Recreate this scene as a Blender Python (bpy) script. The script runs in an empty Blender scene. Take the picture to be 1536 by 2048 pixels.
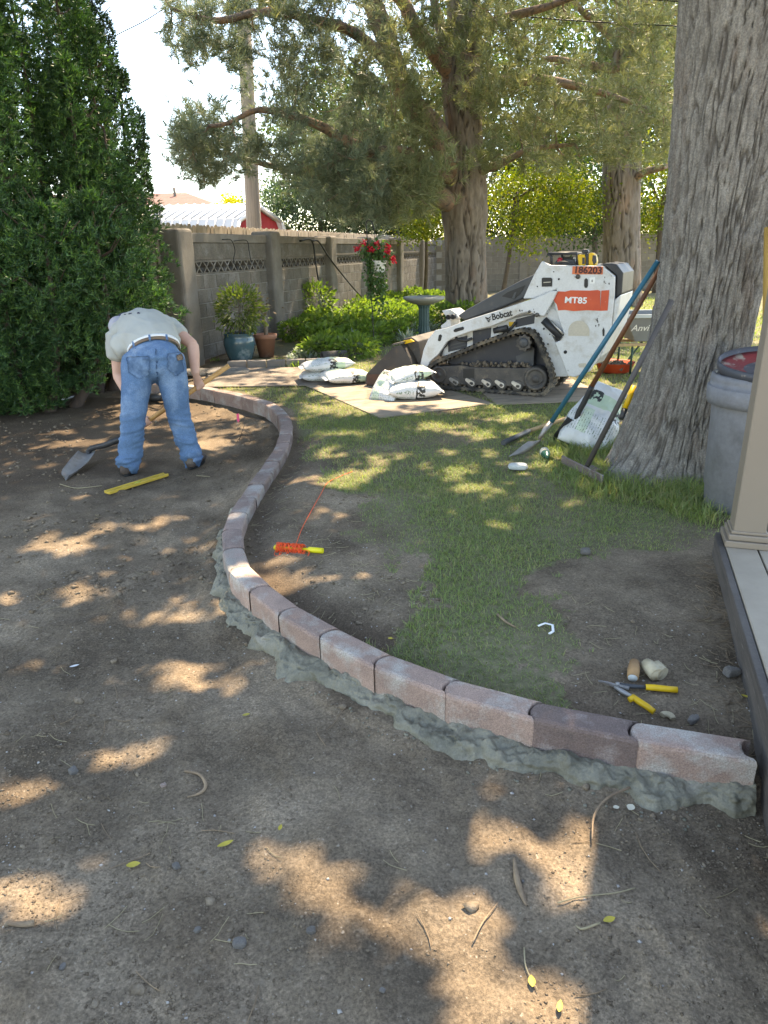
import bpy, bmesh, math, random
import numpy as np
from mathutils import Vector, Matrix, Euler
R = math.radians
random.seed(7); rng = np.random.default_rng(7)
sc = bpy.context.scene
col = sc.collection

# ------------------------------------------------------------------ camera
F_PX, CAM_H = 1420.0, 1.5
PITCH, ROLL = math.atan(524 / 1420), R(1.0)
_f = np.array([0, math.cos(PITCH), -math.sin(PITCH)]); _r0 = np.array([1.0, 0, 0]); _u0 = np.array([0, math.sin(PITCH), math.cos(PITCH)])
_r = math.cos(ROLL) * _r0 - math.sin(ROLL) * _u0
_u = math.cos(ROLL) * _u0 + math.sin(ROLL) * _r0
_C = np.array([0, 0, CAM_H])
cam_d = bpy.data.cameras.new('camera'); cam = bpy.data.objects.new('camera', cam_d); col.objects.link(cam)
cam.matrix_world = Matrix(((_r[0], _u[0], -_f[0], 0), (_r[1], _u[1], -_f[1], 0), (_r[2], _u[2], -_f[2], CAM_H), (0, 0, 0, 1)))
cam_d.sensor_fit = 'VERTICAL'; cam_d.sensor_height = 36.0; cam_d.lens = 36.0 * F_PX / 2048.0
cam_d.clip_end = 2000; cam_d.clip_start = 0.05
sc.camera = cam

# ------------------------------------------------------------------ light
SUN_AZ, SUN_EL = 27.0, 58.0          # azimuth measured clockwise from +Y
world = bpy.data.worlds.new('World'); sc.world = world; world.use_nodes = True
wn = world.node_tree.nodes; wl = world.node_tree.links
sky = wn.new('ShaderNodeTexSky'); sky.sky_type = 'NISHITA'; sky.sun_disc = False
sky.sun_elevation = R(SUN_EL); sky.sun_rotation = R(SUN_AZ); sky.altitude = 1300; sky.air_density = 1.0; sky.dust_density = 0.5
bg = wn['Background']; bg.inputs['Strength'].default_value = 0.15
wl.new(sky.outputs[0], bg.inputs['Color'])
sun_d = bpy.data.lights.new('sun', 'SUN'); sun_d.energy = 3.2; sun_d.angle = R(0.5); sun_d.color = (1.0, 0.93, 0.82)
sun = bpy.data.objects.new('sun', sun_d); col.objects.link(sun)
SUNV = Vector((math.sin(R(SUN_AZ)) * math.cos(R(SUN_EL)), math.cos(R(SUN_AZ)) * math.cos(R(SUN_EL)), math.sin(R(SUN_EL))))
sun.rotation_euler = (-SUNV).to_track_quat('-Z', 'Y').to_euler()
sun.location = SUNV * 40
sc.view_settings.view_transform = 'Standard'; sc.view_settings.look = 'None'; sc.view_settings.gamma = 1.0
sc.view_settings.use_curve_mapping = False
sc.view_settings.exposure = 2.45
sc.view_settings.use_white_balance = True; sc.view_settings.white_balance_temperature = 8600; sc.view_settings.white_balance_tint = 12
sc.render.engine = 'CYCLES'
sc.cycles.max_bounces = 6; sc.cycles.diffuse_bounces = 3; sc.cycles.glossy_bounces = 2; sc.cycles.transmission_bounces = 4
sc.cycles.transparent_max_bounces = 4; sc.cycles.caustics_reflective = False; sc.cycles.caustics_refractive = False
sc.cycles.use_denoising = True

# ------------------------------------------------------------------ helpers: pixels of the photograph to points
def ray(x, y): return _f + (x - 768) / F_PX * _r - (y - 1024) / F_PX * _u
def P(x, y, z=0.0):
    d = ray(x, y); return Vector(_C + d * (z - CAM_H) / d[2])
def PY(x, y, Y):
    d = ray(x, y); return Vector(_C + d * Y / d[1])
def topx(w):
    v = np.asarray(w, float) - _C
    z = v @ _f
    return 768 + F_PX * (v @ _r) / z, 1024 - F_PX * (v @ _u) / z

# ------------------------------------------------------------------ helpers: noise
def _hash(ix, iy, iz, seed):
    h = (ix.astype(np.int64) * 374761393 + iy.astype(np.int64) * 668265263 + iz.astype(np.int64) * 2147483647 + seed * 974634777) & 0xffffffff
    h = ((h ^ (h >> 13)) * 1274126177) & 0xffffffff
    h = h ^ (h >> 16)
    return (h & 0xffff) / 65535.0 * 2 - 1
def vnoise(p, scale=1.0, seed=0):
    p = np.asarray(p, float) * scale
    i = np.floor(p); f = p - i; f = f * f * (3 - 2 * f)
    x, y, z = i[..., 0], i[..., 1], i[..., 2]; fx, fy, fz = f[..., 0], f[..., 1], f[..., 2]
    def h(a, b, c): return _hash(x + a, y + b, z + c, seed)
    c00 = h(0,0,0) * (1-fx) + h(1,0,0) * fx; c10 = h(0,1,0) * (1-fx) + h(1,1,0) * fx
    c01 = h(0,0,1) * (1-fx) + h(1,0,1) * fx; c11 = h(0,1,1) * (1-fx) + h(1,1,1) * fx
    return (c00 * (1-fy) + c10 * fy) * (1-fz) + (c01 * (1-fy) + c11 * fy) * fz
def fbm(p, scale=1.0, octs=4, seed=0, gain=0.5):
    v = 0; a = 1.0; s = scale
    for o in range(octs):
        v = v + a * vnoise(p, s, seed + o * 17); a *= gain; s *= 2.03
    return v

# ------------------------------------------------------------------ helpers: materials
MATS = {}
def node_mat(name):
    m = bpy.data.materials.new(name); m.use_nodes = True
    nt = m.node_tree; b = nt.nodes['Principled BSDF']
    return m, nt, b
def rgba(c): return (c[0], c[1], c[2], 1)
def pm(name, c1, c2=None, scale=8.0, rough=0.7, bump=0.0, bscale=None, metal=0.0, stretch=(1, 1, 1), vary=0.0, c3=None, s3=40.0, t3=(0.55, 0.7), detail=6, spec=0.4, coat=0.0, rvar=0.0, ramp=(0.38, 0.62), grain=None):
    """principled material: two-tone noise, optional third speckle/wear colour, bump, per-object value variation"""
    m, nt, b = node_mat(name); N = nt.nodes; L = nt.links
    tc = N.new('ShaderNodeTexCoord'); mp = N.new('ShaderNodeMapping'); mp.inputs['Scale'].default_value = stretch
    L.new(tc.outputs['Object'], mp.inputs['Vector']); vec = mp.outputs[0]
    if vary:
        oi = N.new('ShaderNodeObjectInfo'); ad = N.new('ShaderNodeVectorMath'); ad.operation = 'MULTIPLY_ADD'
        ad.inputs[1].default_value = (1, 1, 1)
        mu = N.new('ShaderNodeMath'); mu.operation = 'MULTIPLY'; mu.inputs[1].default_value = 37.0
        L.new(oi.outputs['Random'], mu.inputs[0]); L.new(vec, ad.inputs[0]); L.new(mu.outputs[0], ad.inputs[2]); vec = ad.outputs[0]
    no = N.new('ShaderNodeTexNoise'); no.inputs['Scale'].default_value = scale; no.inputs['Detail'].default_value = detail; no.inputs['Roughness'].default_value = 0.6
    L.new(vec, no.inputs['Vector'])
    out = None
    c2 = c2 or tuple(v * 0.8 for v in c1)
    rp = N.new('ShaderNodeValToRGB'); rp.color_ramp.elements[0].position = ramp[0]; rp.color_ramp.elements[1].position = ramp[1]
    rp.color_ramp.elements[0].color = rgba(c1); rp.color_ramp.elements[1].color = rgba(c2)
    L.new(no.outputs['Fac'], rp.inputs[0]); out = rp.outputs[0]
    if c3:
        n3 = N.new('ShaderNodeTexNoise'); n3.inputs['Scale'].default_value = s3; n3.inputs['Detail'].default_value = 5; n3.inputs['Roughness'].default_value = 0.65
        L.new(vec, n3.inputs['Vector'])
        r3 = N.new('ShaderNodeMapRange'); r3.inputs[1].default_value = t3[0]; r3.inputs[2].default_value = t3[1]; L.new(n3.outputs['Fac'], r3.inputs[0])
        mx = N.new('ShaderNodeMix'); mx.data_type = 'RGBA'; mx.inputs[7].default_value = rgba(c3)
        L.new(r3.outputs[0], mx.inputs[0]); L.new(out, mx.inputs[6]); out = mx.outputs[2]
    if grain:
        ng = N.new('ShaderNodeTexNoise'); ng.inputs['Scale'].default_value = grain[0]; ng.inputs['Detail'].default_value = 3; ng.inputs['Roughness'].default_value = 0.75
        L.new(tc.outputs['Object'], ng.inputs['Vector']); rg = N.new('ShaderNodeMapRange'); rg.inputs[1].default_value = 0.36; rg.inputs[2].default_value = 0.64; rg.inputs[3].default_value = grain[1]; rg.inputs[4].default_value = grain[2]
        L.new(ng.outputs['Fac'], rg.inputs[0]); mg = N.new('ShaderNodeMix'); mg.data_type = 'RGBA'; mg.blend_type = 'MULTIPLY'; mg.inputs[0].default_value = 1.0
        L.new(out, mg.inputs[6]); L.new(rg.outputs[0], mg.inputs[7]); out = mg.outputs[2]
    if vary:
        hs = N.new('ShaderNodeHueSaturation'); mr = N.new('ShaderNodeMapRange'); mr.inputs[3].default_value = 1 - vary; mr.inputs[4].default_value = 1 + vary
        L.new(oi.outputs['Random'], mr.inputs[0]); L.new(mr.outputs[0], hs.inputs['Value']); L.new(out, hs.inputs['Color']); out = hs.outputs[0]
    L.new(out, b.inputs['Base Color'])
    b.inputs['Roughness'].default_value = rough; b.inputs['Metallic'].default_value = metal
    b.inputs['Specular IOR Level'].default_value = spec; b.inputs['Coat Weight'].default_value = coat
    if rvar:
        rr = N.new('ShaderNodeMapRange'); rr.inputs[3].default_value = max(0, rough - rvar); rr.inputs[4].default_value = min(1, rough + rvar)
        L.new(no.outputs['Fac'], rr.inputs[0]); L.new(rr.outputs[0], b.inputs['Roughness'])
    if bump:
        nb = N.new('ShaderNodeTexNoise'); nb.inputs['Scale'].default_value = bscale or scale * 4; nb.inputs['Detail'].default_value = 8; nb.inputs['Roughness'].default_value = 0.65
        L.new(vec, nb.inputs['Vector'])
        bp = N.new('ShaderNodeBump'); bp.inputs['Strength'].default_value = min(1.0, bump); bp.inputs['Distance'].default_value = 0.02
        L.new(nb.outputs['Fac'], bp.inputs['Height']); L.new(bp.outputs[0], b.inputs['Normal'])
    MATS[name] = m
    return m
def leaf_mat(name, ca, cb, cc=None, trans=0.45, rough=0.5, tcol=None, nscale=0.8):
    """leaf: colour differs from leaf to leaf (random per island) and from bough to bough, light passes through"""
    m, nt, b = node_mat(name); N = nt.nodes; L = nt.links
    g = N.new('ShaderNodeNewGeometry')
    tc = N.new('ShaderNodeTexCoord'); no = N.new('ShaderNodeTexNoise'); no.inputs['Scale'].default_value = nscale; no.inputs['Detail'].default_value = 3
    L.new(tc.outputs['Object'], no.inputs['Vector'])
    ad = N.new('ShaderNodeMath'); ad.operation = 'MULTIPLY_ADD'; ad.inputs[1].default_value = 0.55
    ms = N.new('ShaderNodeMath'); ms.operation = 'MULTIPLY'; ms.inputs[1].default_value = 0.5
    L.new(no.outputs['Fac'], ms.inputs[0]); L.new(g.outputs['Random Per Island'], ad.inputs[0]); L.new(ms.outputs[0], ad.inputs[2])
    rp = N.new('ShaderNodeValToRGB'); e = rp.color_ramp.elements
    e[0].position = 0.15; e[0].color = rgba(ca); e[1].position = 0.6; e[1].color = rgba(cb)
    if cc: x = e.new(0.78); x.color = rgba(cc)
    L.new(ad.outputs[0], rp.inputs[0]); L.new(rp.outputs[0], b.inputs['Base Color'])
    b.inputs['Roughness'].default_value = rough; b.inputs['Specular IOR Level'].default_value = 0.35
    t = N.new('ShaderNodeBsdfTranslucent')
    tm = N.new('ShaderNodeMix'); tm.data_type = 'RGBA'; tm.blend_type = 'MULTIPLY'; tm.inputs[0].default_value = 1.0
    tm.inputs[7].default_value = rgba(tcol or (1.5, 1.6, 0.7))
    L.new(rp.outputs[0], tm.inputs[6]); L.new(tm.outputs[2], t.inputs['Color'])
    mx = N.new('ShaderNodeMixShader'); mx.inputs[0].default_value = trans
    L.new(b.outputs[0], mx.inputs[1]); L.new(t.outputs[0], mx.inputs[2])
    L.new(mx.outputs[0], N['Material Output'].inputs['Surface'])
    MATS[name] = m
    return m

# ------------------------------------------------------------------ helpers: objects
def tag(o, label=None, cat=None, group=None, kind=None):
    if label: o['label'] = label
    if cat: o['category'] = cat
    if group: o['group'] = group
    if kind: o['kind'] = kind
    return o
def empty(name, loc=(0, 0, 0), rz=0.0):
    o = bpy.data.objects.new(name, None); col.objects.link(o); o.location = loc; o.rotation_euler = (0, 0, rz); o.empty_display_size = 0.1
    return o
def link(name, me, mat=None, parent=None, world_to_local=True):
    o = bpy.data.objects.new(name, me); col.objects.link(o)
    if mat is not None and len(me.materials) == 0: me.materials.append(mat if not isinstance(mat, str) else MATS[mat])
    if parent is not None: o.parent = parent
    return o
def np_mesh(name, verts, faces=None, tris=None, quads=None, smooth=False):
    """mesh from numpy arrays (all tris or all quads or both)"""
    me = bpy.data.meshes.new(name); verts = np.asarray(verts, np.float32)
    me.vertices.add(len(verts)); me.vertices.foreach_set('co', verts.ravel())
    loops = []; starts = []; tot = 0
    for a, k in ((tris, 3), (quads, 4)):
        if a is None or len(a) == 0: continue
        a = np.asarray(a, np.int32); loops.append(a.ravel()); starts.append(tot + np.arange(len(a)) * k); tot += a.size
    loops = np.concatenate(loops).astype(np.int32); starts = np.concatenate(starts).astype(np.int32)
    me.loops.add(len(loops)); me.loops.foreach_set('vertex_index', loops)
    me.polygons.add(len(starts)); me.polygons.foreach_set('loop_start', starts)
    me.update(calc_edges=True)
    if smooth: me.polygons.foreach_set('use_smooth', np.ones(len(starts), bool))
    return me
class MB:
    """mesh builder: boxes, tubes, lathes, prisms collected into ONE mesh"""
    def __init__(s): s.v = []; s.f = []; s.sm = []
    def add(s, vs, fs, smooth=False):
        n = len(s.v); s.v += [tuple(v) for v in vs]
        for f in fs: s.f.append(tuple(i + n for i in f)); s.sm.append(smooth)
        return s
    def box(s, c, d, rot=None, taper=1.0):
        x, y, z = d[0] / 2, d[1] / 2, d[2] / 2; t = taper
        vs = [Vector(p) for p in ((-x,-y,-z),(x,-y,-z),(x,y,-z),(-x,y,-z),(-x*t,-y*t,z),(x*t,-y*t,z),(x*t,y*t,z),(-x*t,y*t,z))]
        if rot is not None:
            M = rot if isinstance(rot, Matrix) else Euler(rot).to_matrix()
            vs = [M @ v for v in vs]
        vs = [v + Vector(c) for v in vs]
        return s.add(vs, [(0,3,2,1),(4,5,6,7),(0,1,5,4),(1,2,6,5),(2,3,7,6),(3,0,4,7)])
    def tube(s, pts, rad, n=10, caps=True, smooth=True, flat=None):
        pts = [Vector(p) for p in pts]
        rad = rad if isinstance(rad, (list, tuple)) else [rad] * len(pts)
        vs = []; up = None
        for i, p in enumerate(pts):
            t = (pts[min(i + 1, len(pts) - 1)] - pts[max(i - 1, 0)])
            if t.length < 1e-9: t = Vector((0, 0, 1))
            t.normalize()
            if up is None: up = Vector((0, 0, 1)) if abs(t.z) < 0.9 else Vector((1, 0, 0))
            a = t.cross(up); a = a if a.length > 1e-6 else t.orthogonal(); a.normalize(); b = a.cross(t).normalized(); up = b
            for k in range(n):
                an = 2 * math.pi * k / n
                ra = rad[i]; rb = rad[i] if flat is None else rad[i] * flat
                vs.append(p + a * math.cos(an) * ra + b * math.sin(an) * rb)
        fs = []
        for i in range(len(pts) - 1):
            for k in range(n):
                k2 = (k + 1) % n; fs.append((i*n+k, i*n+k2, (i+1)*n+k2, (i+1)*n+k))
        s.add(vs, fs, smooth)
        if caps:
            m = len(s.v) - len(vs)
            s.f.append(tuple(m + k for k in reversed(range(n)))); s.sm.append(False)
            s.f.append(tuple(m + (len(pts)-1)*n + k for k in range(n))); s.sm.append(False)
        return s
    def lathe(s, prof, c=(0, 0, 0), n=32, axis=None, smooth=True, close=True):
        """prof: (radius, height) list; axis: matrix to turn z"""
        vs = []; c = Vector(c)
        for r_, z in prof:
            for k in range(n):
                an = 2 * math.pi * k / n; v = Vector((r_ * math.cos(an), r_ * math.sin(an), z))
                vs.append((axis @ v if axis is not None else v) + c)
        fs = []
        for i in range(len(prof) - 1):
            for k in range(n):
                k2 = (k + 1) % n; fs.append((i*n+k, i*n+k2, (i+1)*n+k2, (i+1)*n+k))
        s.add(vs, fs, smooth)
        if close:
            m = len(s.v) - len(vs)
            if prof[0][0] > 1e-5: s.f.append(tuple(m + k for k in reversed(range(n)))); s.sm.append(False)
            if prof[-1][0] > 1e-5: s.f.append(tuple(m + (len(prof)-1)*n + k for k in range(n))); s.sm.append(False)
        return s
    def prism(s, a, b):
        """a, b: two matching rings of 3-D points"""
        n = len(a); m = len(s.v); s.v += [tuple(p) for p in a] + [tuple(p) for p in b]
        s.f.append(tuple(m + i for i in range(n))); s.sm.append(False)
        s.f.append(tuple(m + n + i for i in reversed(range(n)))); s.sm.append(False)
        for i in range(n):
            j = (i + 1) % n; s.f.append((m + j, m + i, m + n + i, m + n + j)); s.sm.append(False)
        return s
    def mesh(s, name, fix=True):
        me = bpy.data.meshes.new(name); me.from_pydata(s.v, [], s.f); me.update()
        me.polygons.foreach_set('use_smooth', s.sm)
        if fix:
            bm = bmesh.new(); bm.from_mesh(me); bmesh.ops.recalc_face_normals(bm, faces=bm.faces); bm.to_mesh(me); bm.free()
        return me
    def build(s, name, mat, parent=None, bevel=0.0, seg=2, local=True):
        me = s.mesh(name)
        if bevel: bevel_mesh(me, bevel, seg)
        o = link(name, me, mat, parent)
        if parent is not None and local:      # points were given in world space: bring them into the thing's own space
            me.transform(parent_matrix(parent).inverted())
        return o
def parent_matrix(p):
    M = p.matrix_basis.copy()
    while p.parent is not None: p = p.parent; M = p.matrix_basis @ M
    return M
def bevel_mesh(me, w, seg=2, angle=40):
    bm = bmesh.new(); bm.from_mesh(me)
    bmesh.ops.remove_doubles(bm, verts=bm.verts, dist=1e-5)
    ed = [e for e in bm.edges if len(e.link_faces) == 2 and e.calc_face_angle(0) > R(angle)]
    if ed: bmesh.ops.bevel(bm, geom=ed, offset=w, segments=seg, affect='EDGES', profile=0.5, clamp_overlap=True)
    bm.to_mesh(me); bm.free(); me.update()
def remesh(parts_mesh, voxel, smooth_it=4, name='m'):
    """union of overlapping closed shapes into one continuous smooth skin"""
    o = bpy.data.objects.new('tmp', parts_mesh); col.objects.link(o)
    m = o.modifiers.new('r', 'REMESH'); m.mode = 'VOXEL'; m.voxel_size = voxel; m.use_smooth_shade = True
    if smooth_it:
        s_ = o.modifiers.new('s', 'SMOOTH'); s_.factor = 0.5; s_.iterations = smooth_it
    dg = bpy.context.evaluated_depsgraph_get(); dg.update()
    me = bpy.data.meshes.new_from_object(o.evaluated_get(dg)); me.name = name
    bpy.data.objects.remove(o); me.materials.clear()
    me.polygons.foreach_set('use_smooth', np.ones(len(me.polygons), bool))
    return me
def get_co(me):
    a = np.empty(len(me.vertices) * 3, np.float32); me.vertices.foreach_get('co', a); return a.reshape(-1, 3).astype(float)
def get_no(me):
    a = np.empty(len(me.vertices) * 3, np.float32); me.vertex_normals.foreach_get('vector', a); return a.reshape(-1, 3).astype(float)
def set_co(me, a): me.vertices.foreach_set('co', np.asarray(a, np.float32).ravel()); me.update()
def spline(pts, n=8):
    """Catmull-Rom through points"""
    pts = [np.asarray(p, float) for p in pts]; q = [2 * pts[0] - pts[1]] + pts + [2 * pts[-1] - pts[-2]]; out = []
    for i in range(1, len(q) - 2):
        a, b, c, d = q[i-1], q[i], q[i+1], q[i+2]
        for k in range(n):
            t = k / n
            out.append(0.5 * ((2*b) + (-a + c) * t + (2*a - 5*b + 4*c - d) * t*t + (-a + 3*b - 3*c + d) * t**3))
    out.append(pts[-1]); return np.array(out)
def text_mesh(txt, size, shear=0.0, bold=0.0, extrude=0.0, spacing=1.0):
    cu = bpy.data.curves.new('t', 'FONT'); cu.body = txt; cu.size = size; cu.shear = shear; cu.offset = bold; cu.extrude = extrude
    cu.align_x = 'CENTER'; cu.align_y = 'CENTER'; cu.space_character = spacing; cu.resolution_u = 3
    o = bpy.data.objects.new('t', cu); col.objects.link(o)
    dg = bpy.context.evaluated_depsgraph_get(); dg.update()
    me = bpy.data.meshes.new_from_object(o.evaluated_get(dg)); bpy.data.objects.remove(o); me.materials.clear()
    return me

# ------------------------------------------------------------------ ground
DIRT_Z = -0.16
# top centre line of the edging, read off the photograph (far end first); the last ten are block joints
CURB_PX = [(300,766),(345,767),(372,769),(406,774),(432,779),(463,785),(492,792),(515,799),(539,807),(560,821),(569,835),(573,851),(571,868),(566,886),(556,907),(541,927),(528,948),(510,972),(492,1000),(472,1034),(463,1071)]
JOINT_PX = [(466,1099),(480,1139),(522,1178),(580,1223),(662,1268),(771,1322),(909,1374),(1081,1422),(1283,1461),(1514,1497)]
CURB_TOP = 0.02
far_pts = [P(x, y, CURB_TOP) for x, y in CURB_PX]; joints = [P(x, y, CURB_TOP) for x, y in JOINT_PX]
curb = spline([(v.x, v.y) for v in far_pts + joints], 4)
_ext = np.vstack([[[-9.0, 9.1], [-5.0, 9.05]], curb, [[4.0, 0.9], [9.0, -0.6]]])
_cd = {}
def curb_dist(x, y):
    """signed distance to the edging line: negative on the dug side, and arc parameter"""
    key = (np.shape(x), float(np.sum(x)), float(np.sum(y)))
    if key in _cd: return _cd[key]
    pts = np.stack([np.ravel(x), np.ravel(y)], 1); best = np.full(len(pts), 1e9); sg = np.ones(len(pts))
    for a, b in zip(_ext[:-1], _ext[1:]):
        d = b - a; L2 = d @ d
        t = np.clip(((pts - a) @ d) / L2, 0, 1); q = pts - (a + t[:, None] * d); dd = np.hypot(q[:, 0], q[:, 1])
        cr = d[0] * q[:, 1] - d[1] * q[:, 0]; m = dd < best - 1e-9
        best = np.where(m, dd, best); sg = np.where(m, np.where(cr > 0, 1.0, -1.0), sg)
    res = (best * sg).reshape(np.shape(x))
    if np.size(x) > 1000: _cd[key] = res
    return res
def sstep(a, b, v): t = np.clip((v - a) / (b - a), 0, 1); return t * t * (3 - 2 * t)
def ground_z(x, y, fine=True):
    x = np.asarray(x, float); y = np.asarray(y, float); d = curb_dist(x, y)
    z = DIRT_Z * np.maximum(1 - sstep(-0.05, 0.05, d), sstep(-2.3, -3.3, x))
    near = (y < 6.2)
    z = z - 0.055 * np.exp(-((d - 0.1) / 0.12) ** 2) * (d > 0.0) * near       # loose trench behind the blocks
    z = z - 0.035 * sstep(2.9, 2.2, y) * (d > 0)
    z = z + 0.03 * np.exp(-((d + 0.13) / 0.08) ** 2) * (d < 0) * sstep(1.0, 3.6, y)
    p3 = np.stack([x, y, np.zeros_like(x)], -1)
    z = z + 0.02 * fbm(p3, 0.9, 3, 3) * np.where(d < 0, 1, 0.5) + np.where(d < -0.2, 1, 0) * 0.007 * fbm(np.stack([x * 1.0 + y * 0.4, y * 0.35 - x * 0.15, 0 * x], -1), 7.0, 3, 83)
    if fine:
        k = np.where(d < 0, 1.0, 0.55)
        fn = fbm(p3, 9.0, 4, 11, 0.6)
        z = z + k * (0.006 * fn + 0.010 * np.maximum(0, fbm(p3, 5.0, 3, 23)) ** 2 + 0.012 * np.maximum(0, vnoise(p3, 26, 5) * vnoise(p3, 3.1, 8)))
    return z
def gz(x, y): return float(ground_z(np.array([x]), np.array([y]))[0])
def G(px, py, z0=0.0):
    """point of the ground seen at a pixel"""
    v = P(px, py, z0)
    for _ in range(4): v = P(px, py, gz(v.x, v.y))
    return v
def poly_px(pts, z=0.0): return np.array([P(x, y, z)[:2] for x, y in pts])
def in_poly(x, y, poly):
    r_ = np.zeros(np.shape(x), bool); n = len(poly)
    for i in range(n):
        x1, y1 = poly[i]; x2, y2 = poly[(i + 1) % n]
        if y1 == y2: continue
        c = ((y1 > y) != (y2 > y)) & (x < (x2 - x1) * (y - y1) / (y2 - y1) + x1); r_ ^= c
    return r_
G1 = poly_px([(690,965),(760,930),(860,880),(980,850),(1000,800),(1290,780),(1536,760),(1536,900),(1470,1060),(1440,1085),(1250,1095),(1120,1120),(1075,1200),(1110,1290),(1075,1395),(930,1362),(800,1310),(765,1285),(770,1240),(850,1190),(830,1140),(760,1080),(720,1020)])
G2 = poly_px([(560,790),(470,772),(640,762),(770,834),(1000,812),(980,850),(860,880),(760,930),(690,965),(640,935),(610,880),(590,830)])
def grass_density(x, y):
    x = np.asarray(x, float); y = np.asarray(y, float); p3 = np.stack([x, y, np.zeros_like(x)], -1)
    jx = 0.16 * fbm(p3, 3.5, 5, 31, 0.7); jy = 0.16 * fbm(p3, 3.5, 5, 47, 0.7)
    g = np.where(in_poly(x + jx, y + jy, G1), 1.0, 0.0)
    g2 = np.where(in_poly(x + jx, y + jy, G2), 0.8, 0.0); g = np.maximum(g, g2 * (0.75 + 0.7 * np.clip(0.5 + fbm(p3, 2.2, 3, 61), 0, 1)))
    far = (y > 4.2) & (x > 1.3); g = np.where(far, 1.0, g)
    far2 = (y > 7.2) & (x > -2.2) & (curb_dist(x, y) > 0.12); g = np.where(far2, np.maximum(g, 0.8), g)
    d = curb_dist(x, y); g = g * sstep(0.07, 0.16, d)
    g = g * np.clip(1.08 + 0.65 * fbm(p3, 1.7, 4, 71), 0.25, 1)
    g = np.where(y < 6.5, g * np.clip(1.05 - 1.3 * np.maximum(0, fbm(p3, 0.8, 2, 99)), 0.3, 1), g)
    return g
def axis(segs):
    out = []
    for a, b, st in segs: out += list(np.arange(a, b, st))
    out.append(segs[-1][1]); return np.array(out)
gx = axis([(-300, -60, 60), (-60, -12, 6), (-12, -5, 0.5), (-5, -2.2, 0.06), (-2.2, 1.3, 0.0125), (1.3, 3, 0.05), (3, 12, 0.5), (12, 60, 6), (60, 300, 60)])
gy = axis([(-40, -4, 6), (-4, 0.6, 0.3), (0.6, 3.2, 0.0125), (3.2, 5.5, 0.03), (5.5, 10, 0.07), (10, 26, 0.5), (26, 80, 6), (80, 600, 60)])
X, Y = np.meshgrid(gx, gy); Zg = ground_z(X, Y)
Zg = np.where((np.abs(X) > 14) | (Y > 27) | (Y < -4), -0.05, Zg)
nx, ny = len(gx), len(gy)
idx = np.arange(nx * ny).reshape(ny, nx)
quads = np.stack([idx[:-1, :-1].ravel(), idx[:-1, 1:].ravel(), idx[1:, 1:].ravel(), idx[1:, :-1].ravel()], 1)
gme = np_mesh('ground', np.stack([X.ravel(), Y.ravel(), Zg.ravel()], 1), quads=quads, smooth=True)
ga = gme.attributes.new('grass', 'FLOAT', 'POINT')
gden = grass_density(X, Y); gden = np.where((np.abs(X) > 14) | (Y > 27), 0.9, gden)
ga.data.foreach_set('value', gden.ravel().astype(np.float32))
dk = gme.attributes.new('fresh', 'FLOAT', 'POINT')           # freshly dug, darker and browner soil
_fr = sstep(4.2, 5.6, Y) * (curb_dist(X, Y) < -0.02) * sstep(-1.2, -2.4, X) + 0.8 * np.exp(-((curb_dist(X, Y) - 0.12) / 0.12) ** 2) * (Y < 6.5)
dk.data.foreach_set('value', np.clip(_fr, 0, 1).ravel().astype(np.float32))
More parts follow.
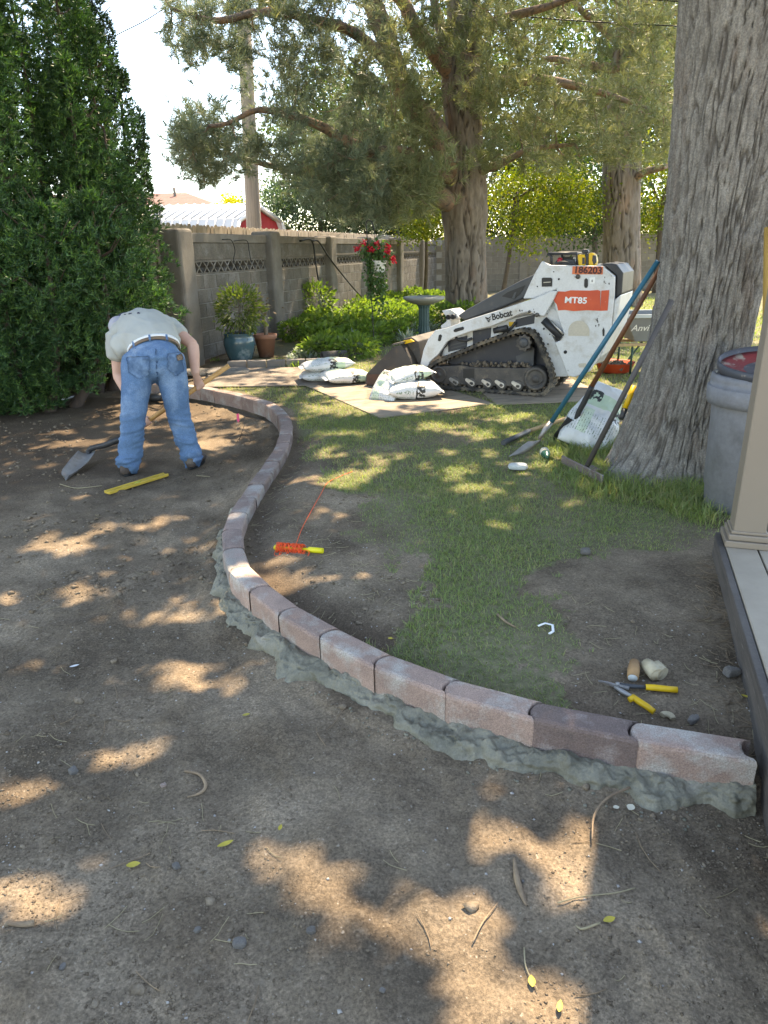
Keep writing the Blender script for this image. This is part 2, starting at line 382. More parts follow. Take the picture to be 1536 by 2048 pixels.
def soil_material():
    m, nt, b = node_mat('soil'); N = nt.nodes; L = nt.links
    tc = N.new('ShaderNodeTexCoord')
    def noise(s, d=8, r=0.65):
        n = N.new('ShaderNodeTexNoise'); n.inputs['Scale'].default_value = s; n.inputs['Detail'].default_value = d; n.inputs['Roughness'].default_value = r
        L.new(tc.outputs['Object'], n.inputs['Vector']); return n.outputs['Fac']
    def ramp(f, a, b_, ca, cb):
        r_ = N.new('ShaderNodeValToRGB'); r_.color_ramp.elements[0].position = a; r_.color_ramp.elements[1].position = b_
        r_.color_ramp.elements[0].color = rgba(ca); r_.color_ramp.elements[1].color = rgba(cb); L.new(f, r_.inputs[0]); return r_.outputs[0]
    def mix(f, a, b_, blend='MIX'):
        x = N.new('ShaderNodeMix'); x.data_type = 'RGBA'; x.blend_type = blend
        if isinstance(f, float): x.inputs[0].default_value = f
        else: L.new(f, x.inputs[0])
        for s_, v in ((6, a), (7, b_)):
            if isinstance(v, tuple): x.inputs[s_].default_value = rgba(v)
            else: L.new(v, x.inputs[s_])
        return x.outputs[2]
    def mrange(f, a, b_, lo=0.0, hi=1.0):
        r_ = N.new('ShaderNodeMapRange'); L.new(f, r_.inputs[0]); r_.inputs[1].default_value = a; r_.inputs[2].default_value = b_; r_.inputs[3].default_value = lo; r_.inputs[4].default_value = hi; return r_.outputs[0]
    base = ramp(noise(2.2, 6), 0.35, 0.68, (0.150, 0.112, 0.076), (0.290, 0.226, 0.158))
    grain = ramp(noise(120, 4, 0.75), 0.36, 0.64, (0.62, 0.62, 0.63), (1.32, 1.30, 1.28))
    vo = N.new('ShaderNodeTexVoronoi'); vo.inputs['Scale'].default_value = 95; L.new(tc.outputs['Object'], vo.inputs['Vector'])
    vs_ = N.new('ShaderNodeSeparateColor'); L.new(vo.outputs['Color'], vs_.inputs[0])
    gran = mrange(vs_.outputs[0], 0, 1, 0.84, 1.16)
    damp = mrange(noise(1.3, 5, 0.6), 0.40, 0.60, 1.12, 0.66)
    base = mix(1.0, base, damp, 'MULTIPLY'); base = mix(1.0, base, gran, 'MULTIPLY')
    c = mix(1.0, base, grain, 'MULTIPLY')
    c = mix(mrange(noise(34, 5), 0.57, 0.70, 0, 0.6), c, (0.25, 0.20, 0.145))
    c = mix(mrange(noise(60, 3), 0.66, 0.72, 0, 0.75), c, (0.36, 0.31, 0.245))
    fr = N.new('ShaderNodeAttribute'); fr.attribute_name = 'fresh'
    c = mix(mrange(fr.outputs['Fac'], 0, 1, 0, 0.75), c, mix(1.0, (0.085, 0.060, 0.041), grain, 'MULTIPLY'))
    gr = N.new('ShaderNodeAttribute'); gr.attribute_name = 'grass'
    thatch = ramp(noise(28, 6), 0.35, 0.65, (0.105, 0.115, 0.055), (0.21, 0.19, 0.11))
    c = mix(mrange(gr.outputs['Fac'], 0.1, 0.9, 0, 0.9), c, thatch)
    L.new(c, b.inputs['Base Color']); b.inputs['Roughness'].default_value = 0.95; b.inputs['Specular IOR Level'].default_value = 0.15
    h = N.new('ShaderNodeMath'); h.operation = 'MULTIPLY_ADD'; h.inputs[1].default_value = 0.8
    L.new(noise(120, 5, 0.75), h.inputs[0]); L.new(noise(38, 6, 0.7), h.inputs[2])
    bp = N.new('ShaderNodeBump'); bp.inputs['Strength'].default_value = 0.75; bp.inputs['Distance'].default_value = 0.010
    L.new(h.outputs[0], bp.inputs['Height']); L.new(bp.outputs[0], b.inputs['Normal'])
    return m
MATS['soil'] = soil_material()
ground = link('ground', gme, MATS['soil']); tag(ground, kind='structure')
# ------------------------------------------------------------------ curved garden edging of bullet-shaped blocks
pm('edger', (0.42, 0.285, 0.225), (0.325, 0.225, 0.182), scale=9, rough=0.9, bump=0.5, bscale=120, vary=0.2, c3=(0.44, 0.39, 0.34), s3=5, t3=(0.48, 0.62), grain=(190, 0.72, 1.25))
pm('edger_dark', (0.195, 0.135, 0.115), (0.150, 0.110, 0.095), scale=9, rough=0.9, bump=0.5, bscale=120, vary=0.14, c3=(0.30, 0.25, 0.225), s3=6, t3=(0.52, 0.66), grain=(190, 0.7, 1.25))
pm('edger_pale', (0.385, 0.35, 0.305), (0.32, 0.28, 0.245), scale=7, rough=0.9, bump=0.5, bscale=120, vary=0.12, c3=(0.40, 0.30, 0.26), s3=4, t3=(0.48, 0.6), grain=(190, 0.72, 1.22))
pm('edger_old', (0.29, 0.21, 0.178), (0.225, 0.162, 0.138), scale=9, rough=0.9, bump=0.5, bscale=120, vary=0.2, c3=(0.33, 0.30, 0.27), s3=6, t3=(0.48, 0.64), grain=(190, 0.72, 1.22))
edging = empty('garden_edging', (0, 4, 0)); tag(edging, 'curving row of red and grey concrete edging blocks set in wet concrete', 'edging')
def resample(pts, step):
    d = np.concatenate([[0], np.cumsum(np.hypot(*np.diff(pts, axis=0).T))]); n = max(1, round(d[-1] / step))
    t = np.linspace(0, d[-1], n + 1); return np.stack([np.interp(t, d, pts[:, 0]), np.interp(t, d, pts[:, 1])], 1)
far_line = resample(spline([(v.x, v.y) for v in far_pts + joints[:1]], 8), 0.285)
nodes = [Vector((a, b)) for a, b in far_line] + [Vector((j.x, j.y)) for j in joints[1:]]
def edger_mesh(L, kind, seed):
    """one block: round nose at its start, hollow at its end, chamfered top edges"""
    W, H = 0.114, 0.145; r_ = W / 2; k = 7
    nose = [(-r_ * 0.62 * math.cos(a), -r_ * math.sin(a)) for a in np.linspace(math.pi / 2 - 0.02, -math.pi / 2 + 0.02, k)]
    nose = [(x, -y) for x, y in nose][::-1]
    hollow = [(L - r_ * 0.62 * math.cos(a) , r_ * math.sin(a)) for a in np.linspace(-math.pi / 2 + 0.02, math.pi / 2 - 0.02, k)]
    ring = [(x + 0.0, y) for x, y in nose] + hollow
    # order: around
    left = sorted([q for q in nose], key=lambda q: q[1]); right = sorted(hollow, key=lambda q: -q[1])
    ring = right + left if False else [*left[::-1], *sorted(hollow, key=lambda q: q[1])]
    cx = sum(p[0] for p in ring) / len(ring)
    def inset(p, d):
        x, y = p; s_ = 1 - d / r_
        return (cx + (x - cx) * (1 - d / (L * 0.6)), y * s_)
    mb = MB(); rnd = random.Random(seed)
    levels = [(0, -H, 0.0), (1, -0.014, 0.0), (2, -0.004, 0.004), (3, 0.0, 0.012)]
    rings = []
    for _, z, ins in levels: rings.append([Vector((*inset(p, ins), z)) for p in ring])
    n = len(ring); vs = [v for r2 in rings for v in r2]
    for v in vs: v += Vector((rnd.uniform(-1, 1), rnd.uniform(-1, 1), rnd.uniform(-1, 1))) * 0.0011
    fs = []
    for i in range(len(levels) - 1):
        for j in range(n): j2 = (j + 1) % n; fs.append((i*n+j, i*n+j2, (i+1)*n+j2, (i+1)*n+j))
    fs.append(tuple(range((len(levels)-1)*n, len(levels)*n))); fs.append(tuple(reversed(range(n))))
    mb.add(vs, fs)
    return mb.mesh('edging_block')
nb = len(nodes) - 1
kinds_near = ['edger_pale', 'edger', 'edger', 'edger', 'edger', 'edger', 'edger', 'edger_dark', 'edger']
for i in range(nb):
    a, b = nodes[i], nodes[i + 1]; d = b - a; L = d.length - 0.006
    me = edger_mesh(L, 0, i)
    o = bpy.data.objects.new('edging_block', me); col.objects.link(o); o.parent = edging
    if i >= nb - 9: k = kinds_near[i - (nb - 9)]
    else: k = ['edger_old', 'edger', 'edger_old', 'edger_pale', 'edger_old', 'edger_old', 'edger', 'edger_old'][(i * 5 + i // 3) % 8]
    if i < 8: k = 'edger_old'
    me.materials.append(MATS[k])
    rr = random.Random(i * 3 + 1)
    o.location = (a.x, a.y - 4, CURB_TOP + rr.uniform(-0.004, 0.004)); o.rotation_euler = (rr.uniform(-0.02, 0.02), rr.uniform(-0.008, 0.008), math.atan2(d.y, d.x) + rr.uniform(-0.012, 0.012))

# wet concrete haunch trowelled against the outer foot of the blocks
pm('wet_concrete', (0.138, 0.128, 0.090), (0.205, 0.190, 0.138), scale=7, rough=0.5, bump=0.5, bscale=50, c3=(0.27, 0.245, 0.19), s3=4.0, t3=(0.56, 0.68), spec=0.5, grain=(160, 0.85, 1.13))
def haunch():
    line = resample(spline([(v.x, v.y) for v in far_pts[16:] + joints], 8), 0.0065)
    n = len(line); m = 34; t = np.linspace(0, 1, n); vv = np.linspace(0, 1, m)
    tan = np.gradient(line, axis=0); tan /= np.hypot(tan[:, 0], tan[:, 1])[:, None]; nor = np.stack([tan[:, 1], -tan[:, 0]], 1)  # outwards, to the dug side
    nl = fbm(np.stack([t * 26, t * 0, t * 0], 1), 1.0, 4, 5)
    width = (0.098 + 0.055 * np.clip(nl, -0.8, 1.2)) * sstep(0.0, 0.10, t) * (1 - 0.2 * sstep(0.97, 1.0, t)) + 0.02
    off = 0.03 + vv[None, :] * width[:, None]
    lump = fbm(np.stack([line[:, None, 0] + 0 * off, line[:, None, 1] + nor[:, None, 1] * off, off * 1.3], -1), 9, 5, 9, 0.5)
    lump2 = 1 - np.abs(fbm(np.stack([line[:, None, 0] + nor[:, None, 0] * off, line[:, None, 1] + nor[:, None, 1] * off, 0 * off], -1), 22, 3, 19))
    prof = (1 - 0.35 * vv[None, :] - 0.65 * vv[None, :] ** 7)
    top = -0.078 - 0.010 * nl[:, None]
    gzv = ground_z(line[:, None, 0] + nor[:, None, 0] * off, line[:, None, 1] + nor[:, None, 1] * off, False)
    z = gzv - 0.03 + (top - gzv + 0.03) * prof
    edge = np.sin(np.clip(vv, 0, 1) * math.pi)[None, :] ** 0.6
    fin = fbm(np.stack([line[:, None, 0] + nor[:, None, 0] * off, line[:, None, 1] + nor[:, None, 1] * off, 0 * off], -1), 38, 3, 61, 0.6)
    z = z + edge * (0.020 * lump + 0.016 * (lump2 - 0.6) + 0.004 * np.maximum(fin, -0.2))
    off = off + edge * 0.012 * fbm(np.stack([line[:, None, 0] + 0 * off, line[:, None, 1] + 0 * off, z * 3], -1), 30, 2, 44)
    V = np.stack([line[:, None, 0] + nor[:, None, 0] * off, line[:, None, 1] + nor[:, None, 1] * off, z], -1).reshape(-1, 3)
    idx = np.arange(n * m).reshape(n, m)
    q = np.stack([idx[:-1, :-1].ravel(), idx[1:, :-1].ravel(), idx[1:, 1:].ravel(), idx[:-1, 1:].ravel()], 1)
    return np_mesh('concrete_haunch', V, quads=q, smooth=True)
tag(link('concrete_haunch', haunch(), MATS['wet_concrete']), 'lumpy wet grey concrete trowelled along the foot of the edging blocks', 'concrete')

# ------------------------------------------------------------------ block walls
pm('wall_block', (0.155, 0.136, 0.113), (0.122, 0.107, 0.090), scale=5, rough=0.92, bump=0.35, bscale=70, vary=0.12, c3=(0.20, 0.185, 0.17), s3=3, t3=(0.52, 0.66), grain=(45, 0.82, 1.18))
pm('wall_block_warm', (0.23, 0.20, 0.165), (0.19, 0.165, 0.135), scale=5, rough=0.92, bump=0.35, bscale=70, vary=0.09, c3=(0.26, 0.235, 0.20), s3=3, t3=(0.55, 0.75))
pm('mortar', (0.36, 0.345, 0.32), (0.30, 0.285, 0.265), scale=8, rough=0.95, bump=0.3, bscale=80)
pm('pillar_conc', (0.178, 0.157, 0.132), (0.140, 0.124, 0.106), scale=3, rough=0.92, bump=0.3, bscale=50, vary=0.06, c3=(0.225, 0.21, 0.19), s3=2, t3=(0.5, 0.75))
W0 = P(374, 727, 0); W0.z = 0
WA = R(15.6); wd = Vector((math.sin(WA), math.cos(WA), 0)); wnrm = Vector((wd.y, -wd.x, 0)); PAN = 3.08; WALL_H = 1.78
wall = empty('block_wall', W0, math.atan2(wd.y, wd.x)); tag(wall, 'grey concrete block wall with openwork band and square pillars along flower bed', 'wall')
# local: x along the wall, y to the left of it (away from the garden), z up; the garden face is at y = -0.07
def wbox(c, d): return MB().box(c, d).mesh('block')
def block_mesh(l, h, t, b=0.006):
    me = MB().box((0, 0, 0), (l, t, h)).mesh('block'); bevel_mesh(me, b, 1); return me
bm_full = block_mesh(0.392, 0.194, 0.14); bm_half = block_mesh(0.19, 0.194, 0.14)
for q in (bm_full, bm_half): q.materials.append(MATS['wall_block'])
def lattice_mesh():
    mb = MB()
    l, h, t = 0.392, 0.20, 0.12
    mb.box((0, 0, h / 2 - 0.014), (l, t, 0.028)); mb.box((0, 0, -h / 2 + 0.014), (l, t, 0.028))
    for s_ in (-1, 1):
        for k in (-1, 1):
            c0 = s_ * l / 4
            mb.box((c0, 0.003 * k, 0), (0.026, t - 0.01 + 0.004 * k, 0.235), (0, k * R(44), 0))
    return mb.mesh('lattice_block')
lat = lattice_mesh(); lat.materials.append(MATS['wall_block'])
NPAN = 6
def wput(me, name, loc, rot=(0, 0, 0)):
    o = bpy.data.objects.new(name, me); col.objects.link(o); o.parent = wall; o.location = loc; o.rotation_euler = rot; return o
pil = MB().box((0, 0, 0.86), (0.40, 0.40, 1.92)).mesh('pillar'); bevel_mesh(pil, 0.045, 3); pil.materials.append(MATS['pillar_conc'])
for k in range(NPAN + 1): wput(pil, 'pillar', (k * PAN, 0, 0.0 + 0.02 * math.sin(k * 2.1)))
core = MB()
cap_me = MB().box((0, 0, 0), (PAN - 0.4, 0.2, 0.13)).mesh('cap_beam'); bevel_mesh(cap_me, 0.008, 1); cap_me.materials.append(MATS['pillar_conc'])
sol_me = MB().box((0, 0, 0), (PAN - 0.4, 0.15, 0.235)).mesh('top_slab'); bevel_mesh(sol_me, 0.008, 1); sol_me.materials.append(MATS['wall_block'])
for k in range(NPAN):
    x0 = k * PAN + 0.2; x1 = (k + 1) * PAN - 0.2; ln = x1 - x0
    for c_ in range(6):
        z = 0.1 + c_ * 0.2; xs = x0 + (0.0 if c_ % 2 else -0.2)
        while xs < x1 - 0.02:
            a, b = max(xs, x0), min(xs + 0.4, x1)
            if b - a > 0.3: wput(bm_full, 'block', ((a + b) / 2, 0, z))
            elif b - a > 0.05: o = wput(bm_half, 'block', ((a + b) / 2, 0, z)); o.scale = ((b - a - 0.008) / 0.19, 1, 1)
            xs += 0.4
    core.box(((x0 + x1) / 2, 0, 0.6), (ln, 0.122, 1.2))
    nl_ = int(ln / 0.4)
    for j in range(nl_): o = wput(lat, 'lattice_block', (x0 + (j + 0.5) * ln / nl_, 0, 1.302)); o.scale = (ln / nl_ / 0.394, 1, 1)
    wput(sol_me, 'top_slab', ((x0 + x1) / 2, 0, 1.522)); wput(cap_me, 'cap_beam', ((x0 + x1) / 2, 0, 1.706))
o = core.build('mortar_core', MATS['mortar'], wall, local=False)
# dark backing seen through the openwork: a second skin of the wall behind
# far wall, meeting the long one at its corner
C0 = W0 + wd * (NPAN * PAN - 0.55)
bwall = empty('block_wall', C0 + Vector((0.1, 0.2, 0)), R(-7)); tag(bwall, 'plain tan concrete block wall behind the two pine trunks', 'wall')
bmw = block_mesh(0.40, 0.194, 0.16, 0.005); bmw.materials.append(MATS['wall_block_warm'])
bmh = block_mesh(0.19, 0.194, 0.16, 0.005); bmh.materials.append(MATS['wall_block_warm'])
BWL = 14.0; core2 = MB().box((BWL / 2, 0, 0.93), (BWL, 0.142, 1.86))
for c_ in range(9):
    z = 0.1 + c_ * 0.2; xs = 0.0 if c_ % 2 else -0.2
    while xs < BWL:
        if xs >= 0:
            o = bpy.data.objects.new('block', bmw); col.objects.link(o); o.parent = bwall; o.location = (xs + 0.204, 0, z)
        xs += 0.408
core2.build('mortar_core', MATS['mortar'], bwall, local=False)
cp = MB().box((BWL / 2, 0, 1.855), (BWL, 0.2, 0.06)).build('coping', MATS['pillar_conc'], bwall, 0.006, 1, local=False)
for xx in (3.2, 9.9): MB().box((xx, 0, 0.94), (0.3, 0.26, 1.9)).build('pilaster', MATS['wall_block_warm'], bwall, 0.008, 1, local=False)

# weathered board fence running on from the first pillar, behind the yews
pm('old_wood', (0.235, 0.190, 0.165), (0.165, 0.128, 0.110), scale=3, rough=0.9, bump=0.4, bscale=12, stretch=(6, 6, 0.6), vary=0.14, c3=(0.115, 0.085, 0.075), s3=5, t3=(0.58, 0.7))
fence = empty('board_fence', W0, 0); tag(fence, 'weathered grey brown upright board fence leaning beside the first wall pillar', 'fence')
fd = Vector((-0.82, -0.57, 0)).normalized(); fn_ = Vector((fd.y, -fd.x, 0))
bd = MB().box((0, 0, 0.86), (0.136, 0.022, 1.74)).mesh('board'); bevel_mesh(bd, 0.003, 1); bd.materials.append(MATS['old_wood'])
for k in range(20):
    o = bpy.data.objects.new('board', bd); col.objects.link(o); o.parent = fence
    q = fd * (0.30 + k * 0.143); o.location = (q.x, q.y, 0.02 + 0.012 * math.sin(k * 3.3)); o.rotation_euler = (0.012 * math.sin(k * 1.7), 0, math.atan2(fd.y, fd.x) + 0.03 * math.sin(k * 2.7))
MB().box(W0 + fd * 0.22 + Vector((0, 0, 0.85)) + fn_ * 0.0, (0.09, 0.09, 1.72), (0, 0, math.atan2(fd.y, fd.x))).build('post', MATS['old_wood'], fence, 0.004, 1)
for zz in (0.35, 1.45): MB().box(W0 + fd * 1.6 + fn_ * 0.045 * 1 + Vector((0, 0, zz)), (2.7, 0.04, 0.09), (0, 0, math.atan2(fd.y, fd.x))).build('rail', MATS['old_wood'], fence, 0.003, 1)

# pale dog-eared picket fence on the neighbour's side
pm('pale_wood', (0.52, 0.43, 0.33), (0.42, 0.33, 0.25), scale=4, rough=0.85, bump=0.3, bscale=14, stretch=(5, 5, 0.5), vary=0.12)
pick = empty('picket_fence', W0 - wnrm * 1.6, math.atan2(wd.y, wd.x)); tag(pick, 'pale dog-eared wooden picket fence beyond the grey block wall', 'fence')
pw, ph = 0.135, 2.0
pmesh = MB().prism([(-pw/2, -.009, 0), (pw/2, -.009, 0), (pw/2, -.009, ph-.04), (pw/2-.035, -.009, ph), (-pw/2+.035, -.009, ph), (-pw/2, -.009, ph-.04)], [(-pw/2, .009, 0), (pw/2, .009, 0), (pw/2, .009, ph-.04), (pw/2-.035, .009, ph), (-pw/2+.035, .009, ph), (-pw/2, .009, ph-.04)]).mesh('picket'); pmesh.materials.append(MATS['pale_wood'])
for k in range(190):
    o = bpy.data.objects.new('picket', pmesh); col.objects.link(o); o.parent = pick; o.location = (-5.0 + k * 0.143, 0.01 * math.sin(k * 5.1), 0.012 * math.sin(k * 3.7))
for zz in (0.4, 1.55): MB().box((8.5, 0.035, zz), (27, 0.04, 0.09)).build('rail', MATS['pale_wood'], pick, local=False)

# ------------------------------------------------------------------ beyond the wall: shed, houses, pole, wires
def plane_pt(px, py, Y): return PY(px, py, Y)
pm('barn_red', (0.52, 0.055, 0.06), (0.45, 0.045, 0.05), scale=3, rough=0.7, bump=0.2, bscale=30, stretch=(4, 4, 0.3))
pm('white_metal', (0.62, 0.63, 0.64), (0.56, 0.57, 0.59), scale=2, rough=0.4, bump=0.0)
pm('white_trim', (0.75, 0.74, 0.71), (0.68, 0.67, 0.64), scale=4, rough=0.6)
shed = empty('barn_shed', (-9.5, 30, 0), R(0)); tag(shed, 'small red barn shed with white ribbed gambrel roof beyond the pickets', 'shed')
# gable end faces right and towards us; ridge runs to the left
def shed_build():
    gx_, y0, y1 = PY(508, 440, 27.5).x, 26.6, 29.8
    rd = Vector((-1, 0.10, 0)).normalized(); LEN = 7.0
    prof = [(0.0, 0.0), (0.0, 1.75), (0.3, 2.5), (1.25, 2.98), (2.2, 2.5), (2.5, 1.75), (2.5, 0.0)]
    A = [Vector((gx_ - 0.0 * u, y0 + u, z)) for u, z in prof]
    gd = Vector((0.66, 0.75, 0))
    base = Vector((PY(453, 440, 26).x, 26, 0))
    A = [base + gd * u * 1.0 + Vector((0, 0, z)) for u, z in prof]
    B = [a + rd * LEN for a in A]
    MB().prism(A, B).build('wall', MATS['barn_red'], shed)
    off = [(0.0, 1.62), (0.0, 1.75), (0.35, 2.45), (1.5, 3.02), (2.65, 2.45), (3.0, 1.75), (3.0, 1.62)]
    pan = [((-0.10, 1.62), (0.28, 2.55)), ((0.26, 2.53), (1.25, 3.05)), ((1.25, 3.05), (2.24, 2.53)), ((2.22, 2.55), (2.6, 1.62))]
    roof = None
    for i, ((u0, z0), (u1, z1)) in enumerate(pan):
        nrm = Vector((0, 0, 0.05))
        a = [base + gd * u0 + Vector((0, 0, z0)) - rd * 0.18, base + gd * u1 + Vector((0, 0, z1)) - rd * 0.18]
        b = [q + rd * (LEN + 0.36) for q in a]
        mb = MB().prism([a[0], a[1], b[1], b[0]], [q + nrm for q in (a[0], a[1], b[1], b[0])])
        for k in range(24):      # standing ribs
            t_ = (k + 0.5) / 24; p0 = a[0].lerp(b[0], t_) + Vector((0, 0, 0.07)); p1 = a[1].lerp(b[1], t_) + Vector((0, 0, 0.07))
            mb.tube([p0, p1], 0.025, 4)
        mb.build('roof_panel', MATS['white_metal'], shed)
    # white wall cladding along the side and trim on the gable
    sd = [base - gd * 0.02 + Vector((0, 0, 0.0)), base - gd * 0.02 + Vector((0, 0, 1.64))]
    MB().prism([sd[0], sd[1], sd[1] + rd * LEN, sd[0] + rd * LEN], [q - gd * 0.03 for q in (sd[0], sd[1], sd[1] + rd * LEN, sd[0] + rd * LEN)]).build('side_cladding', MATS['white_metal'], shed)
    tr = MB()
    for (u0, z0), (u1, z1) in zip(prof[1:5], prof[2:6]):
        tr.tube([base + gd * u0 + Vector((0, 0, z0)) - rd * 0.2, base + gd * u1 + Vector((0, 0, z1)) - rd * 0.2], 0.07, 4)
    tr.build('gable_trim', MATS['white_trim'], shed)
    v = base + gd * 1.25 + Vector((0, 0, 2.52)) - rd * 0.02
    MB().box(v, (0.42, 0.06, 0.30), (0, 0, math.atan2(gd.y, gd.x))).build('gable_vent', MATS['white_trim'], shed)
    for k in range(11):
        u = 0.12 + k * 0.225; p = base + gd * u - rd * 0.012
        MB().box(p + Vector((0, 0, 0.85)), (0.03, 0.03, 1.7), (0, 0, math.atan2(gd.y, gd.x))).build('batten', MATS['barn_red'], shed)
shed_build()
pm('shingle', (0.20, 0.105, 0.082), (0.155, 0.082, 0.065), scale=2.5, rough=0.9, bump=0.5, bscale=9, stretch=(1, 1, 6), c3=(0.23, 0.13, 0.10), s3=9, t3=(0.5, 0.7))
pm('siding', (0.62, 0.58, 0.50), (0.56, 0.52, 0.45), scale=3, rough=0.7)
pm('brown_trim', (0.23, 0.115, 0.06), (0.19, 0.09, 0.05), scale=4, rough=0.7)
pm('tan_roof', (0.36, 0.30, 0.25), (0.30, 0.25, 0.21), scale=5, rough=0.9, bump=0.4, bscale=20)
house = empty('house', (-11, 44, 0)); tag(house, 'house with low hipped reddish brown shingle roof behind the white shed', 'house')
hb = [PY(250, 420, 42), PY(445, 418, 42)]; ez = hb[1].z
def hip(house, x0, x1, y0, y1, ez, rz, ridge, matr, matw):
    xm0, xm1 = ridge; ym = (y0 + y1) / 2
    v = [(x0, y0, ez), (x1, y0, ez), (x1, y1, ez), (x0, y1, ez), (xm0, ym, rz), (xm1, ym, rz)]
    MB().add(v, [(0, 1, 5, 4), (1, 2, 5), (2, 3, 4, 5), (3, 0, 4), (0, 3, 2, 1)]).build('roof', matr, house)
    MB().box(((x0 + x1) / 2, ym, ez / 2 - 0.03), (x1 - x0 - 0.9, y1 - y0 - 0.9, ez - 0.06)).build('wall', matw, house)
hx1 = PY(452, 418, 42).x; hz = PY(365, 384, 46).z
hip(house, -26, hx1, 42, 51, ez, hz, (-21, PY(372, 384, 46.5).x), MATS['shingle'], MATS['siding'])
vp = PY(350, 392, 45.5); MB().tube([vp - Vector((0, 0, 0.5)), vp + Vector((0, 0, 0.45))], 0.09, 8).build('vent_pipe', MATS['pillar_conc'], house)
house2 = empty('house', (-3, 36, 0)); tag(house2, 'low roof edge with brown fascia and tan roof behind the utility pole', 'house')
a0 = PY(515, 436, 35); a1 = PY(588, 462, 35); a2 = PY(505, 440, 42)
MB().prism([PY(505, 432, 38), PY(540, 440, 35.2), PY(588, 456, 34), PY(588, 456, 40), PY(505, 432, 44)], [q + Vector((0, 0, -0.06)) for q in (PY(505, 432, 38), PY(540, 440, 35.2), PY(588, 456, 34), PY(588, 456, 40), PY(505, 432, 44))]).build('roof', MATS['tan_roof'], house2)
b0, b1 = PY(505, 447, 35), PY(587, 460, 34)
MB().prism([b0, b1, b1 + Vector((0, .05, -0.22)), b0 + Vector((0, .05, -0.3))], [q + Vector((0, 0.3, 0)) for q in (b0, b1, b1 + Vector((0, .05, -0.22)), b0 + Vector((0, .05, -0.3)))]).build('fascia', MATS['brown_trim'], house2)
MB().box((PY(530, 480, 36.5).x, 36.8, 0.9), (2.2, 3, 1.85)).build('wall', MATS['siding'], house2)
pm('pole_wood', (0.33, 0.27, 0.215), (0.24, 0.195, 0.155), scale=2.5, rough=0.9, bump=0.5, bscale=8, stretch=(8, 8, 0.4), c3=(0.15, 0.12, 0.10), s3=4, t3=(0.6, 0.7))
pole = empty('utility_pole', PY(508, 470, 21)); pole.location.z = 0; tag(pole, 'tall weathered wooden utility pole rising behind the second wall panel', 'utility pole')
ptop = PY(478, -160, 20.9); pbase = PY(510, 480, 21); pbase.z = -0.1
pole_pts = [pbase, PY(508, 460, 21), PY(498, 250, 21), ptop]
MB().tube(pole_pts, [0.22, 0.205, 0.185, 0.16], 14).build('shaft', MATS['pole_wood'], pole)
MB().box(ptop + Vector((0, 0, -0.6)), (2.4, 0.1, 0.12)).build('crossarm', MATS['pole_wood'], pole)
pm('wire_black', (0.012, 0.012, 0.013), (0.02, 0.02, 0.02), scale=5, rough=0.6)
def wire(pts, r_, label, n=14):
    q = spline([tuple(p) for p in pts], n); o = MB().tube([Vector(v) for v in q], r_, 5).build('overhead_wire', MATS['wire_black']); tag(o, label, 'wire', 'overhead wires'); return o
wire([PY(905, 18, 15.2), PY(1130, 40, 14.5), PY(1370, 53, 13.5)], 0.011, 'black overhead wire sagging in front of the pine crowns, lower of two')
wire([PY(1290, -2, 14), PY(1370, 4, 13.5), PY(1500, 14, 13)], 0.010, 'short upper black overhead wire ending behind the big trunk')
wire([PY(230, 72, 16), PY(330, 15, 16.5), PY(480, -110, 20)], 0.010, 'thin service wire rising across blue sky from the yews to the pole')
wire([PY(366, 135, 21), PY(356, 190, 21.5), PY(345, 225, 22), PY(330, 300, 24)], 0.008, 'thin slack wire hanging against the sky left of the pole')
